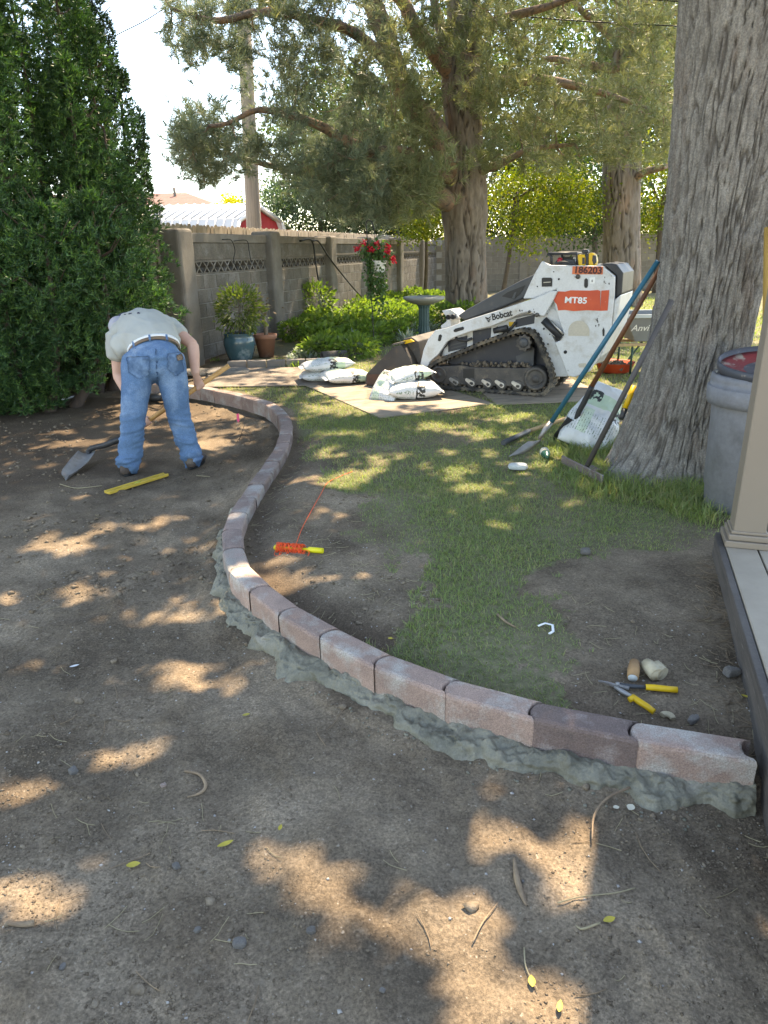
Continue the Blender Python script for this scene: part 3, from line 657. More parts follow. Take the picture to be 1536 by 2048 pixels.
# ------------------------------------------------------------------ trees: shared makers
def unit(a): return a / np.maximum(np.linalg.norm(a, axis=-1, keepdims=True), 1e-9)
def bark_trunk(name, centers, radii, ntheta, zstep, amp, cells, zfreq, seed, flare=0.0, lobes=0.0, crack=0.22, mat=None, parent=None, n_sp=10, warp=0.6, fine=0.3):
    q = spline([tuple(c) + (r_,) for c, r_ in zip(centers, radii)], n_sp)
    d = np.concatenate([[0], np.cumsum(np.linalg.norm(np.diff(q[:, :3], axis=0), axis=1))]); nz = int(d[-1] / zstep) + 2
    t = np.linspace(0, d[-1], nz); C = np.stack([np.interp(t, d, q[:, k]) for k in range(4)], 1)
    th = np.linspace(0, 2 * math.pi, ntheta, endpoint=False)
    cs, sn = np.cos(th)[None], np.sin(th)[None]; rr = C[:, 3][:, None]; zz = t[:, None] + 0 * th[None]
    K = cells / (2 * math.pi)
    base = np.stack([cs * K + 0 * zz, sn * K + 0 * zz, zz * zfreq], -1)
    w = np.stack([vnoise(base * 0.9, 1, seed + 1), vnoise(base * 0.9, 1, seed + 2), 0 * zz], -1) * warp
    n1 = fbm(base + w, 1.0, 2, seed + 3); n2 = fbm((base + w) * np.array([2.2, 2.2, 1.6]), 1.0, 2, seed + 5)
    pl = sstep(0.0, crack, np.abs(n1)) ; pl2 = sstep(0.0, crack * 1.3, np.abs(n2))
    h = 0.68 * pl + 0.32 * pl2 * pl + fine * 0.3 * fbm(base * np.array([7, 7, 3.0]), 1.0, 3, seed + 9) + 0.25 * vnoise(base * 0.5, 1, seed + 12)
    big = lobes * fbm(np.stack([cs * 0.9 + 0 * zz, sn * 0.9 + 0 * zz, zz * 0.35], -1), 1.0, 2, seed + 20)
    r_ = rr * (1 + big) + amp * (h - 0.7)
    if flare: r_ = r_ + flare * np.exp(-np.maximum(zz - 0.1, 0) / 0.16) * np.clip(0.25 + fbm(np.stack([cs * 1.6 + 0 * zz, sn * 1.6 + 0 * zz, 0 * zz], -1), 1.0, 2, seed + 40), 0, 1)
    V = np.stack([C[:, 0][:, None] + r_ * cs, C[:, 1][:, None] + r_ * sn, C[:, 2][:, None] + 0 * th[None]], -1).reshape(-1, 3)
    idx = np.arange(nz * ntheta).reshape(nz, ntheta); j2 = np.roll(idx, -1, axis=1)
    qd = np.stack([idx[:-1].ravel(), j2[:-1].ravel(), j2[1:].ravel(), idx[1:].ravel()], 1)
    me = np_mesh(name, V, quads=qd, smooth=True)
    at = me.attributes.new('crack', 'FLOAT', 'POINT'); at.data.foreach_set('value', (1 - pl * (0.5 + 0.5 * pl2)).ravel().astype(np.float32))
    me.transform(parent_matrix(parent).inverted())
    return link(name, me, mat, parent)
def bark_mat(name, c1, c2, cc, sz=(14, 14, 2.5), bump=0.5, patch=None, grain=None):
    m = pm(name, c1, c2, scale=1.0, rough=0.92, bump=bump, bscale=4.0, stretch=sz, c3=patch, s3=0.25, t3=(0.52, 0.66), detail=8, grain=grain)
    nt = m.node_tree; N = nt.nodes; L = nt.links; b = N['Principled BSDF']
    src = b.inputs['Base Color'].links[0].from_socket
    a = N.new('ShaderNodeAttribute'); a.attribute_name = 'crack'; mx = N.new('ShaderNodeMix'); mx.data_type = 'RGBA'
    mr = N.new('ShaderNodeMapRange'); mr.inputs[1].default_value = 0.35; mr.inputs[4].default_value = 0.85; L.new(a.outputs['Fac'], mr.inputs[0])
    L.new(mr.outputs[0], mx.inputs[0]); L.new(src, mx.inputs[6]); mx.inputs[7].default_value = rgba(cc); L.new(mx.outputs[2], b.inputs['Base Color'])
    return m
class Skel:
    """branch skeleton that new twigs join at the nearest point"""
    def __init__(s): s.n = np.zeros((0, 3)); s.r = np.zeros(0); s.mb = MB()
    def limb(s, pts, rad, n=10, sub=5, build=True, wob=0.0):
        q = spline([tuple(p) for p in pts], sub); rr = np.interp(np.linspace(0, 1, len(q)), np.linspace(0, 1, len(rad)), rad)
        if wob: q = q + wob * np.stack([vnoise(q, 2.0, 3), vnoise(q, 2.0, 4), vnoise(q, 2.0, 5)], 1) * np.linspace(0.2, 1, len(q))[:, None]
        if build: s.mb.tube([Vector(v) for v in q], [float(v) for v in rr], n)
        s.n = np.vstack([s.n, q]); s.r = np.concatenate([s.r, rr]); return q
    def twigs(s, targets, sag=0.12, r0=0.03, r1=0.006, nseg=5, sides=5, rs=random):
        ends = []
        order = np.argsort([np.min(np.sum((s.n - t) ** 2, 1)) for t in targets])
        for i in order:
            t = np.asarray(targets[i]); k = int(np.argmin(np.sum((s.n - t) ** 2, 1))); a = s.n[k]; L = np.linalg.norm(t - a)
            ra = min(s.r[k] * 0.75, r0 + 0.012 * L)
            u = np.linspace(0, 1, nseg)[:, None]
            q = a + (t - a) * u + np.array([0, 0, -sag * L]) * np.sin(u * math.pi) + np.array([rs.uniform(-.1, .1), rs.uniform(-.1, .1), rs.uniform(-.06, .06)]) * L * np.sin(u * math.pi)
            rr = ra + (r1 - ra) * u[:, 0]
            s.mb.tube([Vector(v) for v in q], [float(max(v, r1)) for v in rr], sides, caps=False)
            s.n = np.vstack([s.n, q[1:]]); s.r = np.concatenate([s.r, rr[1:]]); ends.append(q)
        return ends
def needles(cent, axes, K, L, w, seed, spread=(0.2, 1.35)):
    """K needles fanning out of every tuft"""
    g = np.random.default_rng(seed); n = len(cent); cent = np.repeat(cent, K, 0); ax = unit(np.repeat(axes, K, 0))
    rv = unit(g.normal(size=(n * K, 3))); pr = unit(np.cross(ax, rv)); th = g.uniform(*spread, n * K)[:, None]
    d = ax * np.cos(th) + pr * np.sin(th); ln = (L * g.uniform(0.75, 1.15, n * K))[:, None]
    s_ = unit(np.cross(d, unit(g.normal(size=(n * K, 3))))) * (w * 0.5)
    o = cent + ax * (g.uniform(-0.4, 0.3, n * K)[:, None] * L)
    tip = o + d * ln + np.array([0, 0, -0.10]) * ln * g.uniform(0, 1, n * K)[:, None]
    V = np.stack([o - s_, o + s_, tip], 1).reshape(-1, 3); T = np.arange(n * K * 3).reshape(-1, 3)
    return V, T
def leaves(cent, L, W, seed, up=0.5, fold=0.25, out=None, droop=0.3):
    """pointed folded leaves: two triangles-pairs sharing a midrib"""
    g = np.random.default_rng(seed); n = len(cent)
    d = unit(g.normal(size=(n, 3)) + np.array([0, 0, -droop]) + (0 if out is None else out)); nr = unit(g.normal(size=(n, 3)) + np.array([0, 0, up]) * 2)
    s_ = unit(np.cross(d, nr)); nn = np.cross(s_, d); k = g.uniform(0.7, 1.25, n)[:, None]
    a = cent; b = cent + d * L * k; m = cent + d * L * 0.45 * k
    l = m + s_ * W * 0.5 * k + nn * fold * W * k; r_ = m - s_ * W * 0.5 * k + nn * fold * W * k
    V = np.stack([a, l, b, r_], 1).reshape(-1, 3); i = np.arange(n)[:, None] * 4
    T = np.concatenate([i + np.array([[0, 2, 1]]), i + np.array([[0, 3, 2]])], 0)
    return V, T
def mesh_child(name, V, T, mat, parent):
    me = np_mesh(name, V, tris=T); o = link(name, me, mat, parent)
    if parent is not None: me.transform(parent_matrix(parent).inverted())
    return o
def poly_targets(poly, n, d0, d1, seed, dens=None):
    """points inside a crown whose outline is given in the photograph, spread through its depth"""
    g = np.random.default_rng(seed); p = np.array(poly, float); out = []; lo, hi = p.min(0), p.max(0)
    while len(out) < n:
        x, y = g.uniform(lo, hi)
        if in_poly(np.array([x]), np.array([y]), p)[0] and (dens is None or g.random() < dens(x, y)):
            out.append(np.array(PY(x, y, g.uniform(d0, d1))))
    return np.array(out)
# ground spots that the photograph shows in full sun (pixel, half sizes): the gaps of the overhead crowns lie on the way to the sun
SUNSPOTS = [(60,1690,105,62),(25,1528,48,28),(110,1512,34,16),(355,1482,62,28),(395,1278,46,18),(368,1313,30,13),(252,1440,30,14),(140,1056,64,18),(182,1145,30,13),
 (645,1662,62,30),(705,1735,36,42),(920,1752,58,36),(955,1825,74,52),(1015,1908,92,30),(650,2012,42,28),(1190,1668,60,36),(1238,1600,44,20),(1300,1965,90,46),(1482,1742,28,18),(1430,1760,30,12),
 (1285,1245,74,42),(1315,1330,58,17),(1178,1200,26,14),(612,1196,60,26),(575,1163,24,9),(960,1002,38,9),(1008,1088,36,11),(640,925,30,8),(690,1045,55,12),(660,985,40,8),(725,965,30,8),
 (425,866,40,10),(420,808,42,10),(300,812,50,5),(735,795,80,16),(690,838,55,9),(880,872,44,8),(935,795,60,12),(770,815,80,14),(880,818,80,10),(1070,838,50,6),(620,760,60,6),
 (620,690,70,26),(760,690,70,24),(680,650,50,20),(470,690,60,20),(700,725,40,8),(150,870,20,5),(1480,1170,26,16),(1375,1100,20,8),(830,770,60,20),(680,740,50,18),(560,745,60,8),(400,790,30,5),(1200,870,30,6),(480,1300,25,10),(560,1250,20,8)]
_ss = []
_rs = random.Random(41)
for _ in range(210): _ss.append((_rs.uniform(-3.2, 2.6), _rs.uniform(1.0, 9.5), _rs.uniform(.09, .18), _rs.uniform(.08, .13)))
for x, y, a, b in SUNSPOTS:
    d_ = P(x, y, -0.08); ex = (P(x + a, y, -0.08) - P(x - a, y, -0.08)).length / 2; ey = (P(x, y + b, -0.08) - P(x, y - b, -0.08)).length / 2
    _ss.append((d_.x, d_.y, ex * 1.12 + 0.055, ey * 1.12 + 0.055))
def in_sunspot(p, grow=1.0):
    k = p[:, 2:3] / SUNV.z; g = p[:, :2] - k * np.array([[SUNV.x, SUNV.y]])
    m = np.zeros(len(p), bool); wob = 1 + 0.35 * fbm(np.stack([g[:, 0], g[:, 1], 0 * g[:, 0]], 1), 3.2, 3, 77)
    for cx, cy, ex, ey in _ss: m |= (((g[:, 0] - cx) / (ex * grow)) ** 2 + ((g[:, 1] - cy) / (ey * grow)) ** 2) < wob
    return m

# ------------------------------------------------------------------ the big shade tree on the right
bark_mat('grey_bark', (0.285, 0.262, 0.228), (0.185, 0.168, 0.146), (0.105, 0.090, 0.075), sz=(26, 26, 7), bump=0.9, patch=(0.22, 0.185, 0.155), grain=(90, 0.7, 1.28))
leaf_mat('shade_leaf', (0.045, 0.085, 0.02), (0.075, 0.135, 0.03), trans=0.35)
MT = PY(1330, 945, 4.9); MT.z = 0
maple = empty('shade_tree', MT); tag(maple, 'massive grey furrowed trunk of the shade tree with tools leaning on it', 'tree')
tc_ = [(1332, 985, .50), (1337, 945, .43), (1347, 900, .385), (1364, 830, .35), (1384, 760, .33), (1408, 640, .312), (1440, 450, .325), (1486, 200, .375), (1532, 0, .45), (1565, -150, .50)]
tp = [PY(x, y, 4.9) for x, y, _ in tc_]; tp[0].z = -0.12
bark_trunk('trunk', tp, [r_ for *_, r_ in tc_], 360, 0.0125, 0.024, 80, 3.0, 5, lobes=0.05, crack=0.24, fine=0.9, warp=0.8, flare=0.20, mat=MATS['grey_bark'], parent=maple)
sk = Skel(); top = tp[-1] + Vector((0, 0, -0.15))
for dx, dy, dz, L in ((-0.55, 0.45, 0.8, 7), (0.5, -0.3, 0.9, 7), (-0.2, -0.75, 0.85, 6.5), (0.6, 0.7, 0.8, 6), (-0.75, 0.0, 0.85, 6.5), (-0.3, 0.85, 0.75, 7.5)):
    d_ = Vector((dx, dy, dz)).normalized(); m_ = top + d_ * L * 0.45 + Vector((0, 0, 0.5))
    sk.limb([top - Vector((0, 0, 0.3)), top + d_ * 0.8 + Vector((0, 0, 0.4)), m_, top + d_ * L + Vector((0, 0, 0.4))], [0.30, 0.24, 0.15, 0.05], 10)
g_ = np.random.default_rng(3); tg = []
while len(tg) < 330:
    p = g_.uniform((-3.6, 3.0, 4.6), (7.0, 12.2, 10.0)); c_ = np.array([1.6, 7.2, 7.0])
    if (((p - c_) / np.array([5.4, 5.0, 3.2])) ** 2).sum() < 1 and p[2] > 2.5 + 0.36 * max(p[1], 1.0): tg.append(p)
tg = np.array(tg); ends = sk.twigs(list(tg), sag=-0.05, r0=0.035)
sk.mb.build('limbs', MATS['grey_bark'], maple)
cl = np.repeat(tg, 125, 0) + g_.normal(size=(len(tg) * 125, 3)) * np.array([0.50, 0.50, 0.33])
cl = cl[~in_sunspot(cl)]; cl = cl[cl[:, 2] > 2.2 + 0.33 * np.maximum(cl[:, 1], 1.0)]
V, T = leaves(cl, 0.17, 0.15, 5, up=0.8); mesh_child('crown', V, T, MATS['shade_leaf'], maple)

# ------------------------------------------------------------------ pines
bark_mat('pine_bark', (0.225, 0.185, 0.150), (0.150, 0.125, 0.105), (0.050, 0.038, 0.032), sz=(9, 9, 3), bump=0.6, patch=(0.24, 0.165, 0.12))
pm('pine_limb', (0.30, 0.185, 0.125), (0.18, 0.135, 0.11), scale=3, rough=0.9, bump=0.6, bscale=14, stretch=(2, 2, 2), c3=(0.10, 0.08, 0.07), s3=9, t3=(0.5, 0.62))
pm('twig_dark', (0.085, 0.068, 0.056), (0.12, 0.095, 0.078), scale=6, rough=0.9)
leaf_mat('pine_needle', (0.125, 0.155, 0.085), (0.19, 0.225, 0.125), (0.30, 0.29, 0.16), trans=0.33, rough=0.45, tcol=(1.3, 1.25, 0.7))
leaf_mat('pine_needle_grey', (0.105, 0.145, 0.105), (0.165, 0.21, 0.15), (0.26, 0.27, 0.18), trans=0.33, rough=0.45, tcol=(1.25, 1.25, 0.8))
PD = 15.5
pine = empty('pine_tree', PY(932, 640, PD)); pine.location.z = 0; tag(pine, 'old pine with thick forked trunk standing behind the birdbath and loader', 'tree')
pts_ = [(932, 665, .50), (932, 610, .44), (931, 540, .41), (930, 470, .405), (930, 425, .455), (930, 405, .44), (931, 340, .385), (930, 260, .33), (925, 170, .37), (930, 90, .30), (928, 0, .28), (925, -150, .24), (925, -420, .14)]
pp = [PY(x, y, PD) for x, y, _ in pts_]; pp[0].z = -0.15
bark_trunk('trunk', pp, [r_ for *_, r_ in pts_], 130, 0.030, 0.055, 34, 1.6, 31, lobes=0.08, crack=0.2, mat=MATS['pine_bark'], parent=pine)
sk = Skel()
sk.limb([PY(930, 380, PD), PY(870, 265, 15.2), PY(815, 195, 14.9), PY(775, 90, 14.7), PY(745, 0, 14.6), PY(690, -150, 14.4)], [.28, .24, .21, .18, .17, .10], 12, wob=0.06)
sk.limb([PY(905, 408, 15.3), PY(850, 375, 15.0), PY(780, 330, 14.6), PY(700, 285, 14.2), PY(620, 245, 13.9), PY(520, 225, 13.6), PY(420, 250, 13.3)], [.21, .17, .13, .10, .07, .05, .03], 10, wob=0.08)
sk.limb([PY(918, 165, PD), PY(870, 105, 15.2), PY(830, 55, 15.0), PY(785, -20, 14.8), PY(700, -120, 14.4)], [.20, .16, .14, .11, .06], 10, wob=0.06)
sk.limb([PY(920, 170, PD), PY(880, 50, 15.9), PY(860, -60, 16.2)], [.15, .10, .06], 8, wob=0.06)
sk.limb([PY(915, 360, 15.4), PY(870, 345, 15.0), PY(835, 310, 14.7), PY(770, 300, 14.2), PY(660, 330, 13.8)], [.13, .10, .07, .05, .03], 8, wob=0.07)
sk.limb([PY(938, 345, 15.4), PY(985, 335, 15.0), PY(1060, 300, 14.6), PY(1150, 290, 14.3)], [.11, .08, .05, .03], 8, wob=0.06)
sk.limb([PY(935, 190, 15.4), PY(1000, 165, 15.0), PY(1080, 160, 14.7), PY(1180, 178, 14.4), PY(1290, 215, 14.2)], [.14, .11, .09, .06, .03], 8, wob=0.06)
sk.limb([PY(930, 60, 15.4), PY(1000, 40, 15.0), PY(1100, 10, 14.5), PY(1250, -40, 14)], [.12, .09, .06, .03], 8, wob=0.06)
sk.limb([PY(800, 150, 14.9), PY(700, 60, 14.2), PY(560, 30, 13.6), PY(440, 40, 13.2), PY(350, 20, 13.0)], [.12, .09, .07, .05, .03], 8, wob=0.08)
sk.limb([PY(720, 290, 14.3), PY(620, 340, 14.6), PY(540, 330, 14.8), PY(430, 300, 14.8), PY(345, 285, 14.6)], [.07, .06, .05, .04, .02], 8, wob=0.06)
sk.limb([PY(840, 370, 15.0), PY(790, 395, 14.5), PY(740, 410, 14.2)], [.07, .05, .03], 6, wob=0.04)
sk.limb([pp[-3], PY(820, -380, 14), PY(600, -520, 13)], [.16, .1, .04], 8); sk.limb([pp[-3], PY(1050, -330, 14.5), PY(1250, -420, 14)], [.16, .1, .04], 8)
sk.limb([pp[-2], PY(930, -500, 12), PY(900, -620, 10)], [.14, .08, .04], 8)
LP = [(325,-60),(327,60),(350,135),(420,150),(375,205),(335,275),(345,335),(410,372),(470,338),(535,325),(580,370),(640,410),(700,440),(770,450),(850,425),(880,370),(905,330),(905,-60)]
RP = [(905,-60),(905,320),(960,350),(1010,310),(1060,335),(1180,325),(1250,345),(1345,325),(1360,-60)]
def dR(x, y):
    if 1060 < x < 1280 and 20 < y < 170: return 0.25
    if 1000 < x < 1345 and y < 30: return 0.5
    return 1.0
def dL(x, y):
    if 690 < x < 830 and y < 90: return 0.5
    if 340 < x < 480 and 130 < y < 200: return 0.12
    if 880 < x: return 0.6
    if 465 < x < 535 and 90 < y < 340: return 0.3
    return 1.0
tL = poly_targets(LP, 520, 12.6, 17.0, 11, dL); tL = np.vstack([tL, poly_targets([(520,300),(900,330),(865,420),(770,452),(690,442),(600,390)], 130, 12.8, 16.0, 14), poly_targets([(335,230),(470,250),(560,320),(470,345),(400,372),(340,335)], 60, 12.8, 15.5, 15)]); tR = poly_targets(RP, 330, 13.0, 17.5, 12, dR)
g_ = np.random.default_rng(8); tU = []
while len(tU) < 300:
    p = np.array([1.4, 14.5, 9.2]) + g_.normal(size=3) * np.array([2.8, 2.2, 2.2])
    if topx(p)[1] < -70 and p[2] < 14: tU.append(p)
tU = np.array(tU)
endsL = sk.twigs(list(tL) + list(tR), sag=0.10, r0=0.018, r1=0.005); endsU = sk.twigs(list(tU), sag=0.08, r0=0.03)
sk.mb.build('limbs', MATS['pine_limb'], pine)
def tufts(ends, per, seed, spread=0.16):
    g = np.random.default_rng(seed); c = []; a = []
    for q in ends:
        d = q[-1] - q[-2]
        for k in range(per):
            u = 1 - 0.75 * (k / per) ** 1.3; f = u * (len(q) - 1); i = min(int(f), len(q) - 2); p = q[i] + (q[i + 1] - q[i]) * (f - i)
            c.append(p + g.normal(size=3) * spread * (0.4 if k == 0 else 1.0)); a.append(unit(d) * 0.8 + np.array([0, 0, 0.45]) + g.normal(size=3) * 0.45)
    return np.array(c), np.array(a)
c_, a_ = tufts(endsL, 7, 3, 0.13)
half = c_[:, 0] < 0.2
V, T = needles(c_[half], a_[half], 26, 0.195, 0.0115, 4); mesh_child('needles', V, T, MATS['pine_needle_grey'], pine)
V, T = needles(c_[~half], a_[~half], 26, 0.195, 0.0115, 5); mesh_child('needles', V, T, MATS['pine_needle'], pine)
c_, a_ = tufts(endsU, 12, 6, 0.30); keep = ~in_sunspot(c_, 1.15); c_, a_ = c_[keep], a_[keep]
V, T = needles(c_, a_, 26, 0.20, 0.013, 7); mesh_child('crown', V, T, MATS['pine_needle'], pine)

P2D = 19.5
pine2 = empty('pine_tree', PY(1243, 610, P2D)); pine2.location.z = 0; tag(pine2, 'straight pine trunk close to the tan wall, behind the loader', 'tree')
p2 = [(1243, 640, .50), (1243, 580, .47), (1243, 500, .44), (1243, 400, .43), (1243, 350, .44), (1248, 250, .40), (1255, 120, .36), (1270, 0, .33), (1280, -200, .27), (1285, -420, .18)]
q2 = [PY(x, y, P2D) for x, y, _ in p2]; q2[0].z = -0.15
bark_trunk('trunk', q2, [r_ for *_, r_ in p2], 110, 0.036, 0.06, 30, 1.4, 61, lobes=0.08, crack=0.2, mat=MATS['pine_bark'], parent=pine2)
sk = Skel()
for ln in ([(1250, 90), (1200, 50), (1150, 10), (1090, -60)], [(1255, 140), (1180, 130), (1090, 120)], [(1258, 70), (1310, 40), (1380, 10)], [(1250, 150), (1310, 180), (1340, 230)], [(1262, 20), (1190, -40), (1060, -90)], [(1275, -60), (1360, -120), (1450, -150)], [(1246, 370), (1290, 345), (1330, 330)], [(1240, 180), (1190, 195), (1130, 215), (1060, 200)]):
    sk.limb([PY(x, y, P2D - i * 0.6) for i, (x, y) in enumerate(ln)], [.13, .09, .06, .03][:len(ln)], 8, wob=0.08)
tg = poly_targets([(1000,-80),(1010,60),(1080,230),(1180,260),(1260,200),(1345,320),(1370,300),(1380,-80)], 130, 17.0, 20.5, 21)
g_ = np.random.default_rng(18); tU = []
while len(tU) < 170:
    p = np.array([7.0, 19.0, 10]) + g_.normal(size=3) * np.array([2.8, 2.4, 2.2])
    if topx(p)[1] < -60 and p[2] < 15: tU.append(p)
e1 = sk.twigs(list(tg), sag=0.06, r0=0.02); e2 = sk.twigs(tU, sag=0.05, r0=0.03)
sk.mb.build('limbs', MATS['pine_limb'], pine2)
c_, a_ = tufts(e1, 12, 9, 0.25); V, T = needles(c_, a_, 30, 0.16, 0.009, 10); mesh_child('needles', V, T, MATS['pine_needle'], pine2)
c_, a_ = tufts(e2, 12, 12, 0.3); V, T = needles(c_, a_, 24, 0.20, 0.013, 13); mesh_child('crown', V, T, MATS['pine_needle'], pine2)

# ------------------------------------------------------------------ yews on the left
leaf_mat('yew_leaf', (0.018, 0.052, 0.024), (0.046, 0.108, 0.040), (0.12, 0.22, 0.060), trans=0.22, rough=0.4, tcol=(1.3, 1.6, 0.6), nscale=2.2)
leaf_mat('yew_leaf_shaded', (0.014, 0.036, 0.022), (0.030, 0.068, 0.036), (0.06, 0.12, 0.045), trans=0.18, rough=0.4, tcol=(1.3, 1.6, 0.6), nscale=2.2)  # rear spire: yew leaf with its shade put into the colour
pm('yew_bark', (0.105, 0.075, 0.058), (0.065, 0.048, 0.040), scale=4, rough=0.9, bump=0.5, bscale=20, stretch=(3, 3, 0.6))
def yew(label, base, cols, mat, dens, seed, leaf=0.072):
    """cols: (x, y offset, height, max radius, bottom of the foliage, lean x)"""
    t = empty('yew_bush', base); tag(t, label, 'bush', 'yews beside the board fence'); g = np.random.default_rng(seed); mb = MB(); C = []; A = []
    for ox, oy, h, rm, z0, lean in cols:
        b = Vector(base) + Vector((ox * 0.45, oy * 0.45, 0)); tpv = Vector(base) + Vector((ox + lean, oy, h * 0.92))
        mid = Vector(base) + Vector((ox * 1.0, oy, h * 0.35))
        q = spline([tuple(b - Vector((0, 0, 0.1))), tuple(mid), tuple(tpv)], 8)
        mb.tube([Vector(v) for v in q], [float(v) for v in np.linspace(0.075, 0.012, len(q))], 7)
        n = int(dens * h * rm * 2 * math.pi)
        zz = z0 + (h - z0) * (1 - (1 - g.uniform(0, 1, n)) ** 0.85); u = zz / h
        ax = np.stack([np.interp(zz, q[:, 2], q[:, k]) for k in (0, 1)], 1)
        th = g.uniform(0, 2 * math.pi, n)
        wob = 1 + 0.62 * fbm(np.stack([np.cos(th) * 1.7 + ox * 5, np.sin(th) * 1.7 + oy * 5, zz * 1.5], 1), 1.0, 3, seed) + 0.35 * np.maximum(0, vnoise(np.stack([np.cos(th) * 5, np.sin(th) * 5, zz * 2.6], 1), 1.0, seed + 9))
        prof = np.clip(np.minimum((u + 0.06) / 0.28, (1.03 - u) / 0.30), 0.02, 1) ** 0.65
        rr = rm * prof * wob * (1 - 0.55 * g.uniform(0, 1, n) ** 2.2)
        c = np.stack([ax[:, 0] + rr * np.cos(th), ax[:, 1] + rr * np.sin(th), zz + Vector(base).z], 1)
        clump = fbm(c, 3.2, 2, seed + 5)
        k = clump > -0.42; c = c[k]; th = th[k]
        C.append(c); A.append(np.stack([np.cos(th) * 0.8, np.sin(th) * 0.8, np.full(len(th), 0.75)], 1) + g.normal(size=(len(th), 3)) * 0.3)
        for _ in range(int(h * 5)):      # side shoots
            z = g.uniform(max(z0, 0.25), h * 0.9); a = g.uniform(0, 6.28); r1 = rm * 0.8 * g.uniform(0.5, 1); p0 = Vector((np.interp(z, q[:, 2], q[:, 0]), np.interp(z, q[:, 2], q[:, 1]), z))
            p1 = p0 + Vector((math.cos(a) * r1, math.sin(a) * r1, r1 * 0.7)); mb.tube([p0, p0.lerp(p1, 0.5) + Vector((0, 0, -0.05)), p1], [0.014, 0.009, 0.004], 4, caps=False)
    mb.build('stems', MATS['yew_bark'], t)
    C = np.concatenate(C); A = np.concatenate(A)
    V, T = needles(C, A, 10, leaf, 0.0135, seed + 1, spread=(0.25, 1.15)); mesh_child('foliage', V, T, mat, t)
def yb(px, py, Y): v = PY(px, py, Y); v.z = DIRT_Z; return v
DEN = 300
yew('broad dark green yew with dense upright stems directly behind the bent man', yb(165, 700, 9.3), [(-0.40, -0.1, 4.7, 0.42, 0.2, 0.05), (0.0, -0.35, 4.1, 0.46, 0.1, 0.0), (0.36, -0.25, 3.7, 0.42, 0.3, 0.05), (0.64, 0.0, 3.3, 0.36, 0.6, 0.02), (0.15, 0.35, 4.9, 0.42, 0.5, 0.05), (0.48, 0.3, 4.2, 0.36, 0.6, 0.0), (-0.25, 0.4, 5.3, 0.5, 0.5, -0.1)], MATS['yew_leaf'], DEN, 101)
yew('tall open topped yew at the edge of the dug bed beside the white stick', yb(15, 760, 8.3), [(-0.45, -0.1, 5.4, 0.5, 0.05, -0.15), (0.05, -0.25, 5.2, 0.46, 0.0, 0.0), (0.36, 0.0, 4.9, 0.34, 0.1, 0.02), (-0.1, 0.4, 5.6, 0.5, 0.3, 0.0), (-0.9, 0.1, 5.4, 0.5, 0.1, 0.0)], MATS['yew_leaf'], DEN, 131)
yew('slender yew spire coloured as in shade, standing against the blue sky', yb(272, 680, 10.6), [(0.0, 0.0, 4.85, 0.38, 0.9, -0.05), (-0.42, 0.15, 5.4, 0.36, 1.0, -0.05), (0.2, -0.1, 3.9, 0.36, 0.8, 0.05)], MATS['yew_leaf_shaded'], DEN, 151)
yew('low spreading yew skirt with light green tips overhanging the dug soil', yb(60, 800, 8.1), [(-0.45, -0.35, 1.9, 0.6, 0.0, -0.1), (0.05, -0.3, 2.1, 0.6, 0.05, 0.05), (0.45, -0.1, 2.2, 0.55, 0.22, 0.1), (0.85, 0.35, 2.3, 0.48, 0.42, 0.05)], MATS['yew_leaf'], DEN * 1.1, 171)

# ------------------------------------------------------------------ leafy trees beyond and along the walls
def leafy(label, base, trunk_top, r0, cen, rad, ntg, per, L, W, mat, seed, spread=0.42, bark='twig_dark', cut=None, name='leafy_tree', up=0.5):
    t = empty(name, base); tag(t, label, 'tree', 'leafy trees round the walls'); g = np.random.default_rng(seed); sk = Skel(); base = Vector(base)
    cen = np.array(cen, float); rad = np.array(rad, float); tt = Vector(trunk_top)
    sk.limb([base - Vector((0, 0, 0.1)), base.lerp(tt, 0.5) + Vector((0.05, 0, 0)), tt], [r0, r0 * 0.8, r0 * 0.55], 9)
    for k in range(5):
        a = k * 2.5 + seed; e = Vector(cen + rad * np.array([math.cos(a) * 0.6, math.sin(a) * 0.6, 0.25 * math.sin(a * 1.7)])); sk.limb([tt, tt.lerp(e, 0.5) + Vector((0, 0, 0.3)), e], [r0 * 0.5, r0 * 0.3, r0 * 0.15], 6)
    tg = []
    while len(tg) < ntg:
        d = unit(g.normal(size=3)) * g.uniform(0.35, 1) ** 0.6; p = cen + d * rad * (1 + 0.25 * float(vnoise(np.array([d * 2]), 1, seed)[0]))
        if cut is None or cut(p): tg.append(p)
    sk.twigs(tg, sag=-0.03, r0=0.02, r1=0.005, nseg=4, sides=4); sk.mb.build('trunk', MATS[bark], t)
    c = np.repeat(np.array(tg), per, 0) + g.normal(size=(ntg * per, 3)) * spread * np.array([1, 1, 0.7])
    V, T = leaves(c, L, W, seed + 1, up=up); mesh_child('crown', V, T, mat, t)
leaf_mat('leaf_blue', (0.035, 0.065, 0.042), (0.068, 0.11, 0.065), (0.11, 0.155, 0.085), trans=0.35)
leaf_mat('leaf_lime', (0.075, 0.125, 0.016), (0.135, 0.185, 0.022), (0.22, 0.23, 0.03), trans=0.45, tcol=(1.6, 1.5, 0.5))
leaf_mat('leaf_mid', (0.042, 0.080, 0.018), (0.075, 0.120, 0.025), (0.12, 0.165, 0.035), trans=0.4)
leaf_mat('leaf_dark', (0.024, 0.05, 0.016), (0.042, 0.078, 0.024), trans=0.3)
leaf_mat('leaf_gold', (0.42, 0.40, 0.02), (0.55, 0.50, 0.03), trans=0.4)
def at(px, py, Y): return tuple(PY(px, py, Y))
def g0(px, Y): v = PY(px, 500, Y); return (v.x, v.y, 0)
